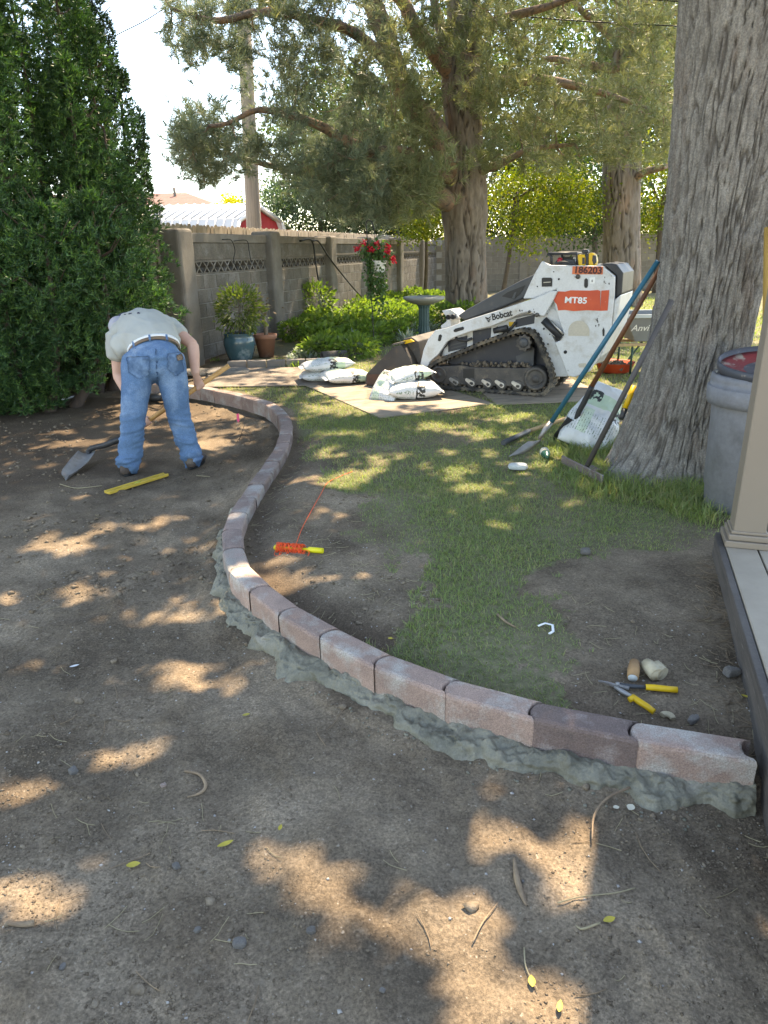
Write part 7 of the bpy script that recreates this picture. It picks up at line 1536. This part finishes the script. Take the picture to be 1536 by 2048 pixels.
def limb(mb, pts, rad, n=18, side=(1, 0, 0)):
    """tapered limb with elliptical sections; rad = (across, deep) per point; rounded ends"""
    pts = [Vector(p) for p in pts]; q = spline([tuple(p) + tuple(r_) for p, r_ in zip(pts, rad)], 6); vs = []; k = len(q); sd = Vector(side)
    q = np.vstack([q[0], q, q[-1]]); d0 = unit(q[2, :3] - q[1, :3]); d1 = unit(q[-2, :3] - q[-3, :3])
    q[0, :3] -= d0 * q[1, 3] * 0.35; q[0, 3:] *= 0.55; q[-1, :3] += d1 * q[-2, 3] * 0.35; q[-1, 3:] *= 0.55; k += 2
    for i in range(k):
        t = Vector(q[min(i + 1, k - 1), :3] - q[max(i - 1, 0), :3]).normalized(); a = (sd - t * sd.dot(t)).normalized(); b = t.cross(a)
        for j in range(n):
            an = 2 * math.pi * j / n; vs.append(Vector(q[i, :3]) + a * math.cos(an) * q[i, 3] + b * math.sin(an) * q[i, 4])
    fs = [(i*n+j, i*n+(j+1)%n, (i+1)*n+(j+1)%n, (i+1)*n+j) for i in range(k - 1) for j in range(n)] + [tuple(reversed(range(n))), tuple(range((k-1)*n, k*n))]
    mb.add(vs, fs, True)
hipL, hipR = PY(277, 728, dL_ + .13), PY(338, 724, dL_ + .17); kneeL, kneeR = PY(267, 832, dL_ + .02), PY(357, 826, dR_ + .02)
ankL, ankR = PY(259, 925, dL_ + .03), PY(383, 916, dR_ + .03)
seat = PY(308, 726, dL_ + .15); waist = PY(309, 703, dL_ + .25); mid = PY(300, 674, dL_ + .40); chest = PY(285, 655, dL_ + .58); neck = PY(262, 660, dL_ + .72)
shL, shR = PY(234, 668, dL_ + .62), PY(338, 652, dL_ + .68); elL, elR = PY(236, 752, dL_ + .60), PY(386, 690, dL_ + .50)
wrL, wrR = PY(279, 824, dL_ + .42), PY(391, 748, dL_ + .40)
# shovel first: the hands close on its handle
hA, hB = PY(458, 731, dL_ + .52), PY(240, 880, dL_ + .30); hdir = (hB - hA).normalized()
def on_handle(px_):
    best = min(np.linspace(0, 1, 400), key=lambda t: abs(topx(hA.lerp(hB, t))[0] - px_)); return hA.lerp(hB, best)
gR, gL = on_handle(399), on_handle(292)
body = MB()
limb(body, [hipL, kneeL, ankL, fL + Vector((0, .02, .06))], [(.095, .10), (.065, .07), (.045, .05), (.05, .06)]); limb(body, [hipR, kneeR, ankR, fR + Vector((0, .02, .06))], [(.095, .10), (.065, .07), (.045, .05), (.05, .06)])
limb(body, [seat, waist, mid, chest, neck], [(.165, .13), (.145, .11), (.16, .11), (.175, .12), (.10, .08)]); limb(body, [shL, chest.lerp(neck, .4), shR], [(.075, .075), (.11, .09), (.075, .075)], side=(0, 1, 0))
limb(body, [shL, shL.lerp(elL, .5), elL], [(.06, .06), (.055, .055), (.043, .043)], side=(0, 1, 0)); limb(body, [elL, elL.lerp(wrL, .35), wrL], [(.043, .045), (.045, .045), (.028, .033)], side=(0, 1, 0))
limb(body, [shR, shR.lerp(elR, .5), elR], [(.06, .06), (.055, .055), (.045, .045)], side=(0, 1, 0)); limb(body, [elR, elR.lerp(wrR, .35), wrR], [(.045, .047), (.047, .047), (.029, .034)], side=(0, 1, 0))
headc = PY(240, 672, dL_ + .86); limb(body, [neck, neck.lerp(headc, .5)], [(.06, .06), (.058, .058)])
fwd = (Vector((-0.45, 0.55, -0.7))).normalized()          # the face looks down to the blade
limb(body, [headc - fwd * .02 + Vector((0, 0, .07)), headc, headc + Vector((0, .02, -.10))], [(.07, .08), (.078, .095), (.055, .065)], side=(1, 0.6, 0))
nz = headc + fwd * .09; limb(body, [headc + fwd * .07, nz + fwd * .02], [(.014, .02), (.012, .012)])
for s_ in (-1, 1): e = headc + Vector((s_ * .075, 0, 0)); limb(body, [e + Vector((0, 0, .025)), e + Vector((0, 0, -.025))], [(.012, .022), (.010, .018)])
def hand(g_, wr, mb, thumb_side):
    ax = hdir; to = (g_ - wr).normalized(); pal = wr.lerp(g_, .62); out_ = ax.cross(to).normalized()
    limb(mb, [wr, pal, g_ - to * .022], [(.027, .022), (.040, .020), (.042, .018)], side=tuple(ax))
    for k in range(4):
        off = ax * (-.033 + .022 * k); kn = g_ - to * .018 + off + out_ * .022; L = (.030, .034, .032, .026)[k]
        limb(mb, [kn - to * .006, kn + to * L * .75 + out_ * .006, kn + to * (L + .012) - out_ * .022, g_ + to * .014 - out_ * .030 + off * .95], [(.0095, .0095), (.009, .009), (.0085, .0085), (.0075, .0075)], 10, side=tuple(ax))
    th = g_ - to * .03 - ax * .035 * thumb_side
    limb(mb, [pal - ax * .025 * thumb_side, th - out_ * .014, th + to * .030 - out_ * .024], [(.013, .013), (.0105, .0105), (.009, .009)], 10, side=tuple(ax))
hand(gL, wrL, body, 1); hand(gR, wrR, body, -1)
bme = remesh(body.mesh('body'), 0.0105, 2, 'body'); bme.transform(parent_matrix(person).inverted()); link('body', bme, MATS['skin'], person)
# jeans with folds behind the knees and over the boots
jn = MB()
limb(jn, [seat, hipL.lerp(seat, .2), hipL, hipL.lerp(kneeL, .45), kneeL, kneeL.lerp(ankL, .5), ankL + Vector((0, 0, .02)), fL + Vector((.0, .0, .075))], [(.14, .14), (.135, .135), (.125, .13), (.112, .115), (.092, .098), (.088, .094), (.084, .092), (.086, .10)])
limb(jn, [seat, hipR.lerp(seat, .2), hipR, hipR.lerp(kneeR, .45), kneeR, kneeR.lerp(ankR, .5), ankR + Vector((0, 0, .02)), fR + Vector((.0, .0, .075))], [(.14, .14), (.135, .135), (.125, .13), (.112, .115), (.092, .098), (.088, .094), (.084, .092), (.086, .10)])
limb(jn, [hipL.lerp(hipR, .5) + Vector((0, .02, 0)), seat, waist], [(.19, .15), (.215, .160), (.187, .122)])
jme = remesh(jn.mesh('jeans'), 0.0105, 5, 'jeans')
co, no = get_co(jme), get_no(jme)
zrel = co[:, 2] - DIRT_Z; leg = sstep(0.62, 0.42, zrel)
st = np.stack([co[:, 0] * 2.2, co[:, 1] * 2.2, co[:, 2] * 9 + 1.6 * co[:, 0] * np.sign(co[:, 0] + 1.85)], 1)
fold = (1 - np.abs(fbm(st, 2.3, 2, 7))) ** 2 - 0.35
fold2 = fbm(co, 9, 3, 15)
seatf = sstep(0.95, 0.80, zrel) * sstep(0.55, 0.70, zrel)
co = co + no * (0.020 * fold * leg * (0.6 + 0.7 * sstep(.35, .12, zrel)) + 0.005 * fold2 + 0.004 * seatf * fbm(co * np.array([1, 1, .4]), 16, 2, 3))[:, None]
set_co(jme, co)
def patch_of(me, polys_px, lift, name, mat, shrink=True):
    """a piece of cloth sewn on: the faces under the given outline, lifted off the cloth below"""
    C_ = get_co(me); N_ = get_no(me); px_ = np.array([topx(c) for c in C_]); fc = (C_ - _C); face = (N_ * fc).sum(1) < 0
    m = in_poly(px_[:, 0], px_[:, 1], np.array(polys_px, float)) & face; bm = bmesh.new(); bm.from_mesh(me); bm.verts.ensure_lookup_table()
    bmesh.ops.delete(bm, geom=[v for v in bm.verts if not m[v.index]], context='VERTS')
    bm.normal_update()
    for v in bm.verts: v.co += v.normal * lift
    r_ = bmesh.ops.extrude_edge_only(bm, edges=[e for e in bm.edges if e.is_boundary])
    for v in r_['geom']:
        if isinstance(v, bmesh.types.BMVert): v.co -= v.normal * lift * 1.5
    out = bpy.data.meshes.new(name); bm.to_mesh(out); bm.free(); out.polygons.foreach_set('use_smooth', np.ones(len(out.polygons), bool)); out.materials.clear(); out.materials.append(MATS[mat]); return out
pk1 = patch_of(jme, [(252, 712), (301, 712), (299, 748), (278, 759), (256, 746)], .0045, 'back_pocket', 'denim_dark'); pk2 = patch_of(jme, [(333, 707), (362, 703), (368, 742), (351, 754), (334, 738)], .0045, 'back_pocket', 'denim_dark')
ptch = patch_of(jme, [(351, 710), (364, 708), (366, 719), (352, 721)], .008, 'label_patch', 'leather')
seam = patch_of(jme, [(310, 697), (314, 697), (318, 772), (313, 772)], .003, 'seat_seam', 'denim_dark')
jo = link('jeans', jme, MATS['denim'], person); jme.transform(parent_matrix(person).inverted())
for m_ in (pk1, pk2, ptch, seam): m_.transform(parent_matrix(person).inverted()); link(m_.name.split('.')[0], m_, None, jo)
# belt and loops
def band(c, ax, ra, rb, h, n=40, side=Vector((1, 0, 0)), t=.006):
    ax = ax.normalized(); a = (side - ax * side.dot(ax)).normalized(); b = ax.cross(a); mb = MB(); vs = []
    for s_, g_ in ((-1, 0), (1, 0), (1, -t), (-1, -t)):
        for j in range(n): an = 2 * math.pi * j / n; vs.append(c + ax * s_ * h / 2 + a * math.cos(an) * (ra + g_) + b * math.sin(an) * (rb + g_))
    fs = [(i*n+j, i*n+(j+1)%n, ((i+1)%4)*n+(j+1)%n, ((i+1)%4)*n+j) for i in range(4) for j in range(n)]; mb.add(vs, fs, True); return mb
wax = (mid - seat).normalized(); band(waist + wax * .005, wax, .199, .136, .042).build('belt', MATS['leather'], person)
for an in (-1.57, -0.9, -2.3):
    a = (Vector((1, 0, 0)) - wax * wax.x).normalized(); b = wax.cross(a); p = waist + wax * .002 + a * math.cos(an) * .201 + b * math.sin(an) * .138; p2 = waist + wax * .002 + a * math.cos(-an) * .201 + b * math.sin(-an) * .138
    for q_ in (p, p2):
        if (q_ - waist).y < 0: MB().box(q_, (.016, .012, .062), wax.to_track_quat('Z', 'Y').to_matrix()).build('belt_loop', MATS['denim'], person)
# T-shirt: torso and short sleeves, loose hem
ts = MB()
limb(ts, [waist + wax * .045, mid, chest, chest.lerp(neck, .75)], [(.212, .143), (.218, .152), (.215, .158), (.13, .11)])
limb(ts, [shL, chest.lerp(neck, .35) + Vector((0, 0, .012)), shR], [(.095, .095), (.135, .12), (.095, .095)], side=(0, 1, 0))
limb(ts, [shL, shL.lerp(elL, .30), shL.lerp(elL, .55)], [(.092, .092), (.088, .090), (.086, .088)], side=(0, 1, 0)); limb(ts, [shR, shR.lerp(elR, .3), shR.lerp(elR, .52)], [(.092, .092), (.084, .086), (.080, .082)], side=(0, 1, 0))
hemL = PY(246, 690, dL_ + .40); limb(ts, [mid + Vector((-.1, 0, -.03)), hemL, PY(250, 706, dL_ + .33)], [(.12, .12), (.10, .10), (.06, .07)])
sme = remesh(ts.mesh('t_shirt'), 0.0115, 7, 't_shirt'); co, no = get_co(sme), get_no(sme)
sp = unit(np.array(chest - waist)); al = co @ sp; fold = (1 - np.abs(fbm(np.stack([co[:, 0] * 1.6 + al * 1.2, co[:, 1] * .5, co[:, 2] * 1.3], 1), 6.0, 2, 27))) ** 2 - .35
co = co + no * (0.010 * fold + 0.006 * fbm(co, 6, 3, 31))[:, None]; set_co(sme, co)
prt = [patch_of(sme, [(x0, 626.5 - .10 * (x0 - 250)), (x0 + w_, 626.5 - .10 * (x0 + w_ - 250)), (x0 + w_, 630.5 - .10 * (x0 + w_ - 250)), (x0, 630.5 - .10 * (x0 - 250))], .0015, 'back_print', 'cap_dark') for x0, w_ in ((247, 6), (255, 9), (266, 5), (273, 8))]
so = link('t_shirt', sme, MATS['shirt'], person); sme.transform(parent_matrix(person).inverted())
for m_ in prt:
    if len(m_.polygons): m_.transform(parent_matrix(person).inverted()); link('back_print', m_, None, so)
band(waist + wax * .030, wax, .205, .139, .03).build('undershirt_hem', MATS['print_white'], person)
# boots
for f_, an, s_ in ((fL, ankL, -1), (fR, ankR, 1)):
    d_ = Vector((s_ * .22 - .05, 1, 0)).normalized(); b_ = MB(); sdv = (d_.y, -d_.x, 0)
    limb(b_, [f_ + Vector((0, -.035, .05)), f_ + d_ * .10 + Vector((0, 0, .05)), f_ + d_ * .22 + Vector((0, 0, .038))], [(.042, .045), (.048, .045), (.043, .032)], side=sdv); limb(b_, [f_ + Vector((0, .0, .045)), f_ + Vector((0, .01, .14))], [(.050, .055), (.055, .06)])
    bt_ = remesh(b_.mesh('boot'), .008, 3, 'boot'); bt_.transform(parent_matrix(person).inverted()); bo = link('boot', bt_, MATS['boot'], person)
    ring = [f_ + Vector((sdv[0], sdv[1], 0)) * (.050 * math.cos(a)) + d_ * (.092 + .148 * math.sin(a)) + Vector((0, 0, .0)) for a in np.linspace(0, 2 * math.pi, 22, endpoint=False)]
    MB().prism(ring, [p + Vector((0, 0, .020)) for p in ring]).build('sole', MATS['print_black'], bo)
# cap
cm = MB(); cu = (headc - fwd * .05) + Vector((-.01, -.03, .05)); upc = (Vector((-.1, -.75, .65))).normalized(); Mq = upc.to_track_quat('Z', 'Y').to_matrix()
capc = PY(241, 656, dL_ + .80)
MB().lathe([(.088, -.01), (.090, .02), (.084, .055), (.062, .085), (.03, .10), (.0001, .103)], capc, 24, Mq).build('cap', MATS['cap_cloth'], person)
MB().lathe([(.0915, -.012), (.0925, .014), (.0915, .016)], capc, 24, Mq, close=False).build('cap_band', MATS['cap_dark'], person)
bd_ = [capc + Mq @ Vector((.10 * math.cos(a) , .10 * math.sin(a) + (.07 * math.sin(a) if math.sin(a) > 0 else 0), -.01)) for a in np.linspace(0, math.pi, 12)]
MB().prism(bd_, [p - upc * .006 for p in bd_]).build('cap_brim', MATS['cap_dark'], person)
# his shovel
shv = empty('shovel', GD(150, 950)); tag(shv, 'round point shovel with orange wooden handle held by the person', 'shovel')
MB().tube([hA, hA.lerp(hB, .5), hB], [.0205, .020, .019], 14).build('handle', MATS['hickory'], shv)
nk = GD(183, 925, .10); q = spline([tuple(hB - hdir * .02), tuple(hB.lerp(nk, .5) + Vector((0, 0, .005))), tuple(nk + Vector((.01, 0, .02))), tuple(nk + Vector((-.015, -.01, -.035)))], 5); MB().tube([Vector(v) for v in q], [float(v) for v in np.linspace(.026, .020, len(q))], 12).build('socket', MATS['black_plastic'], shv)
mb = MB(); scoop(mb, GD(132, 962, .008), nk + Vector((-.01, -.005, -.04)), (0.62, 0.78, 0.05), 0.23, 0.05, True, 11, 11); mb.build('blade', MATS['worn_steel'], shv)

# ------------------------------------------------------------------ flower bed planting
def wall_pt(s_, off): p = W0 + wd * s_ + wnrm * off; return Vector((p.x, p.y, 0))
rr = random.Random(21); k = 0
BG = 'leafy green bed plants along the block wall'
beds = []
s_ = 1.0
while s_ < 13.5:
    for off in (0.45, 1.05, 1.65, 2.2):
        if off > 1.8 and s_ > 6.5: continue
        if s_ < 2.2 and off < 1.2: continue
        p = wall_pt(s_ + rr.uniform(-.2, .2), off + rr.uniform(-.15, .15)); px_, py_ = topx(p)
        if px_ > 905 or px_ < 545: continue
        if abs(px_ - 848) < 30 and p.y < 14.0 and p.y > 12.4: continue
        beds.append((p, rr.uniform(.24, .38), rr.uniform(.26, .40)))
    s_ += 0.62
LBL = ['lush light green leafy bed plant in front of the block wall', 'sunlit yellow green leafy bed plant in front of the block wall']
for i, (p, r_, h_) in enumerate(beds):
    hh = h_ * (0.95 if (p - W0).dot(wnrm) < 0.8 else 0.72)
    sp_ = (p - W0).dot(wd) / PAN; row_ = (p - W0).dot(wnrm)
    clump('bed_plant', ('lush leafy green bed plant growing %s, %s' % (['by the clay pot', 'under the second wall panel', 'under the third wall panel', 'under the fourth wall panel', 'under the fifth wall panel'][min(4, int(sp_))], 'close against the blocks' if row_ < .8 else ('in the middle row' if row_ < 1.4 else 'in the front row'))), p, p + Vector((0, 0, hh * .6)), (r_, r_, hh * .62), 330, .085, .058, 'bed_leaf', 300 + i, 'plant', BG, up=0.9, stems=5)
def blades_plant(name, label, p, n, L, W, mat, seed, group=None, arch=0.6, cat='plant'):
    e = empty(name, p); tag(e, label, cat, group); g = random.Random(seed); mb = MB()
    for k in range(n):
        a = g.random() * 6.28; l = L * g.uniform(.6, 1.1); el = g.uniform(.5, 1.35); d = Vector((math.cos(a) * math.cos(el), math.sin(a) * math.cos(el), math.sin(el))); sd = Vector((-math.sin(a), math.cos(a), 0)) * W / 2; vs = []
        b0_ = p + Vector((g.uniform(-.06, .06), g.uniform(-.06, .06), 0))
        for i in range(5):
            u = i / 4; c = b0_ + d * l * u + Vector((0, 0, -arch * l * .6 * u * u)); w_ = (0.5 + u * 1.4 if u < .4 else 1.06) * (1 - max(0, u - .55) / .46) ; vs += [c - sd * w_, c + sd * w_]
        mb.add(vs, [(2*i, 2*i+1, 2*i+3, 2*i+2) for i in range(4)], True)
    me = mb.mesh('leaves', fix=False); me.transform(parent_matrix(e).inverted()); link('leaves', me, MATS[mat], e)
SG = 'silver leaved plants at the front of the bed'
for i, (x, y, n, L) in enumerate(((600, 718, 70, .26), (625, 720, 60, .24), (690, 705, 80, .42), (700, 690, 60, .45), (720, 700, 60, .36), (815, 688, 70, .42), (832, 672, 50, .45), (585, 722, 40, .2), (860, 660, 40, .4))):
    blades_plant('silver_plant', 'silver grey leaved plant ' + ('in front of the mossy log' if x < 650 else 'beside the shepherd hook' if x < 760 else 'by the bird bath'), P(x, y, 0), n, L, .028, 'silver_leaf', 500 + i, SG)
for i, (x, y) in enumerate(((930, 655), (905, 650), (955, 652), (885, 655))): p = P(x, y, 0); clump('bed_plant', 'low green plant round the foot of the forked pine', p, p + Vector((0, 0, .22)), (.42, .4, .26), 330, .09, .06, 'bed_leaf', 600 + i, 'plant', 'plants round the forked pine')
clump('climbing_plant', 'leafy green climber against the wall beside the hanging basket', wall_pt(4.7, .3), wall_pt(4.7, .3) + Vector((0, 0, .5)), (.35, .2, .45), 500, .085, .058, 'bed_leaf', 640)
for i, (x, y, L) in enumerate(((430, 722, .1), (560, 728, .16), (590, 735, .16), (640, 733, .15))): blades_plant('grass_tuft', 'small green tuft growing between kerb stones and plywood', P(x, y, 0), 40, L, .010, 'bed_leaf', 700 + i, 'tufts by the kerb stones')

# ------------------------------------------------------------------ lawn
leaf_mat('grass_blade', (0.155, 0.220, 0.075), (0.245, 0.310, 0.110), (0.36, 0.33, 0.16), trans=0.4, rough=0.5, tcol=(1.4, 1.5, 0.6), nscale=1.3)
leaf_mat('grass_dry', (0.16, 0.155, 0.06), (0.26, 0.225, 0.11), (0.36, 0.30, 0.17), trans=0.3, rough=0.6, tcol=(1.3, 1.2, 0.7), nscale=1.3)
pvis = [poly_px(q) for q in ()]
def grass(name, x0, x1, y0, y1, per, Lr, w, seed, mat, keep=None, kind_label=None):
    g = np.random.default_rng(seed); n = int((x1 - x0) * (y1 - y0) * per); x = g.uniform(x0, x1, n); y = g.uniform(y0, y1, n)
    m = g.random(n) < grass_density(x, y) ** 1.2
    if keep is not None: m &= keep(x, y, g)
    x, y = x[m], y[m]; n = len(x); z = ground_z(x, y, True) - 0.004
    b = np.stack([x, y, z], 1); a = g.uniform(0, 2 * math.pi, n); L = g.uniform(*Lr, n) * (0.7 + 0.5 * np.clip(0.5 + fbm(b, 2.0, 2, 5), 0, 1)); ln = g.uniform(0.15, 1.1, n)
    d = np.stack([np.cos(a) * np.sin(ln), np.sin(a) * np.sin(ln), np.cos(ln)], 1); s_ = np.stack([-np.sin(a), np.cos(a), 0 * a], 1) * (w * g.uniform(.6, 1.2, n) / 2)[:, None]
    mid_ = b + d * (L * .55)[:, None]; tip = b + d * L[:, None] + np.stack([np.cos(a), np.sin(a), -0.5 + 0 * a], 1) * (L * .28)[:, None]; tip[:, 2] = np.maximum(tip[:, 2], z + 0.003)
    V = np.stack([b - s_, b + s_, mid_ + s_ * .8, mid_ - s_ * .8, tip], 1).reshape(-1, 3); i = np.arange(n)[:, None] * 5
    o = link(name, np_mesh(name, V, tris=i + np.array([[3, 2, 4]]), quads=i + np.array([[0, 1, 2, 3]])), MATS[mat]); tag(o, kind='stuff'); return o
def off_board(x, y, g):
    m = np.ones(len(x), bool)
    for o_, u, lu, lv in (((-0.02, 6.61), (0.90, 0.44), 1.30, 2.44), ((1.16, 7.13), (0.995, 0.09), 1.25, 1.9), ((-2.25, 8.42), (1, -0.01), 1.62, 1.4)):
        u = np.array(u) / np.hypot(*u); v = np.array([-u[1], u[0]]); a = (x - o_[0]) * u[0] + (y - o_[1]) * u[1]; b = (x - o_[0]) * v[0] + (y - o_[1]) * v[1]; m &= ~((a > -.01) & (a < lu + .01) & (b > -.01) & (b < lv + .01))
    # not under the deck, nor inside the bed
    dx, dy = x - D0.x, y - D0.y; m &= ~((dx * dd.x + dy * dd.y > -.04) & (dx * dn.x + dy * dn.y > -.01))
    off = (x - W0.x) * wnrm.x + (y - W0.y) * wnrm.y; m &= ~((off < 2.3) & (y > 10.2)); m &= off > 0.3
    m &= np.hypot(x - MT.x, y - MT.y) > 0.42
    return m
grass('lawn_grass', -0.6, 2.6, 2.0, 4.6, 11000, (.016, .042), .0032, 1, 'grass_blade', off_board)
grass('lawn_grass', -1.9, 3.4, 4.6, 7.2, 5600, (.020, .052), .0042, 2, 'grass_blade', off_board)
grass('lawn_grass', -2.2, 4.5, 7.2, 10.5, 1500, (.025, .060), .0065, 3, 'grass_blade', off_board)
grass('lawn_grass', -1.0, 9.0, 10.5, 22.5, 300, (.04, .10), .016, 4, 'grass_blade', off_board)
def edge_dry(x, y, g): return off_board(x, y, g) & (g.random(len(x)) < np.where((x < 0.9) & (y > 4.4) & (y < 8.5), 0.55, 0.28))
grass('dry_grass', -1.9, 2.2, 2.0, 8.4, 2300, (.014, .040), .0034, 5, 'grass_dry', edge_dry)
# taller grass where the mower cannot reach
def near_trunk(x, y, g):
    d = np.hypot(x - MT.x, y - MT.y); d2 = np.hypot(x - bc.x, y - bc.y); e = (x - D0.x) * dn.x + (y - D0.y) * dn.y
    return ((d > .40) & (d < .95) & (g.random(len(x)) < 1.3 - d)) | ((d2 > .2) & (d2 < .5) & (g.random(len(x)) < .8))
grass('long_grass', 1.0, 3.0, 3.6, 6.0, 9000, (.05, .12), .0045, 6, 'grass_blade', near_trunk)

# ------------------------------------------------------------------ crumbs, clods and dry bits on the soil
pm('clod', (0.135, 0.101, 0.069), (0.275, 0.217, 0.155), scale=30, rough=0.95, bump=0.5, bscale=120, spec=0.15)
pm('gravel', (0.30, 0.275, 0.245), (0.42, 0.39, 0.35), scale=30, rough=0.9)
ico = bmesh.new(); bmesh.ops.create_icosphere(ico, subdivisions=1, radius=1.0); IV1 = np.array([v.co[:] for v in ico.verts]); IF1 = np.array([[v.index for v in f.verts] for f in ico.faces]); ico.free()
IV0 = np.array([(1, 0, 0), (0, 1, 0), (-1, 0, 0), (0, -1, 0), (0, 0, 1), (0, 0, -1)], float); IF0 = np.array([(0, 1, 4), (1, 2, 4), (2, 3, 4), (3, 0, 4), (1, 0, 5), (2, 1, 5), (3, 2, 5), (0, 3, 5)])
def scatter(name, n, region, size, seed, mat, power=2.5, flat=.65, fine=False):
    IV, IF = (IV1, IF1) if fine else (IV0, IF0)
    g = np.random.default_rng(seed); x, y = region(g, n); n = len(x); s_ = size[0] + (size[1] - size[0]) * g.random(n) ** power; z = ground_z(x, y, True)
    sh = IV[None] * (1 + 0.38 * g.uniform(-1, 1, (n, len(IV), 1))); sc3 = np.stack([s_ * g.uniform(.7, 1.3, n), s_ * g.uniform(.7, 1.3, n), s_ * flat * g.uniform(.7, 1.2, n)], 1)
    a = g.uniform(0, 6.28, n); v = sh * sc3[:, None, :]; c, s2 = np.cos(a)[:, None], np.sin(a)[:, None]
    V = np.stack([v[..., 0] * c - v[..., 1] * s2 + x[:, None], v[..., 0] * s2 + v[..., 1] * c + y[:, None], v[..., 2] + z[:, None] + sc3[:, 2:3] * .35], -1).reshape(-1, 3)
    T = (IF[None] + (np.arange(n) * len(IV))[:, None, None]).reshape(-1, 3); o = link(name, np_mesh(name, V, tris=T), MATS[mat]); tag(o, kind='stuff')
def dug(x0, x1, y0, y1, side=-1, clumpy=True):
    def f(g, n):
        x = g.uniform(x0, x1, n * 3); y = y0 + (y1 - y0) * g.random(n * 3) ** 1.25; d = curb_dist(x, y); m = (d < -.12) if side < 0 else ((d > .09) & (d < .9))
        if side > 0: m &= grass_density(x, y) < .25
        if clumpy: m &= g.random(len(x)) < np.clip(0.35 + 0.9 * fbm(np.stack([x, y, 0 * x], 1), 1.8, 3, 13), 0.05, 1)
        return x[m][:n], y[m][:n]
    return f
scatter('soil_crumb', 29000, dug(-2.0, 1.5, 0.75, 3.6), (.0014, .0062), 1, 'clod', 3.2)
def by_haunch(g, n):
    L_ = resample(spline([(v.x, v.y) for v in far_pts[17:] + joints], 8), 0.01); i = g.integers(1, len(L_) - 1, n); t_ = L_[i + 1 if False else np.minimum(i + 1, len(L_) - 1)] - L_[i - 1]; t_ = t_ / np.hypot(t_[:, 0], t_[:, 1])[:, None]; o_ = .15 + np.abs(g.normal(0, .045, n)); return L_[i, 0] + t_[:, 1] * o_, L_[i, 1] - t_[:, 0] * o_
scatter('concrete_crumb', 160, by_haunch, (.002, .008), 12, 'wet_concrete', 2.5, .7, True)
scatter('soil_crumb', 2600, dug(-4.2, 0.2, 3.3, 8.5), (.004, .022), 2, 'clod', 3.0)
scatter('soil_crumb', 3500, dug(-0.9, 1.4, 1.9, 6.0, 1), (.003, .016), 3, 'clod', 3.0)
scatter('soil_clod', 90, dug(-2.0, 1.5, 0.8, 4.5), (.009, .022), 4, 'clod', 2.5, .7, True)
scatter('fine_gravel', 800, dug(-2.0, 1.5, 0.75, 4.5, clumpy=False), (.0015, .0065), 5, 'gravel', 2.5)
scatter('fine_gravel', 400, dug(-0.9, 1.4, 1.9, 5.0, 1, False), (.0015, .006), 6, 'gravel', 2.5)
def straws(name, n, region, L, seed, mat, r_=.0011):
    g = np.random.default_rng(seed); x, y = region(g, n); n = len(x); a = g.uniform(0, 6.28, n); l = g.uniform(*L, n); K = 4; pts = []
    for k in range(K):
        u = k / (K - 1) - .5; bx = x + np.cos(a) * l * u - np.sin(a) * l * .25 * (u * u) * g.choice([-1, 1], n); by = y + np.sin(a) * l * u + np.cos(a) * l * .25 * (u * u); pts.append(np.stack([bx, by, ground_z(bx, by, True) + .004 + .006 * g.random(n) * (k in (0, 3))], 1))
    pts = np.stack(pts, 1); s_ = np.stack([-np.sin(a), np.cos(a), 0 * a], 1) * r_; up = np.array([0, 0, r_ * 1.6])
    V = np.stack([pts - s_[:, None], pts + s_[:, None], pts + up], 2).reshape(-1, 3); b = (np.arange(n) * K * 3)[:, None]; F_ = []
    for k in range(K - 1):
        for j in range(3): j2 = (j + 1) % 3; F_.append(b + np.array([[k*3+j, k*3+j2, (k+1)*3+j2, (k+1)*3+j]]))
    o = link(name, np_mesh(name, V, quads=np.concatenate(F_)), MATS[mat]); tag(o, kind='stuff')
straws('dry_straw', 190, dug(-2.0, 1.5, 0.8, 5.0), (.02, .09), 7, 'straw')
straws('dry_straw', 330, dug(-0.9, 1.4, 1.9, 6.2, 1, False), (.02, .08), 8, 'straw')
straws('root_fibre', 60, dug(-2.0, 1.5, 0.8, 4.0), (.04, .14), 9, 'twig_tan', .0014)
def by_deck(g, n): s_ = g.uniform(.05, 1.5, n); o_ = -np.abs(g.normal(0, .05, n)) - .01; return D0.x + dd.x * s_ + dn.x * o_, D0.y + dd.y * s_ + dn.y * o_
straws('dry_straw', 130, by_deck, (.03, .09), 10, 'twig_tan', .0010)
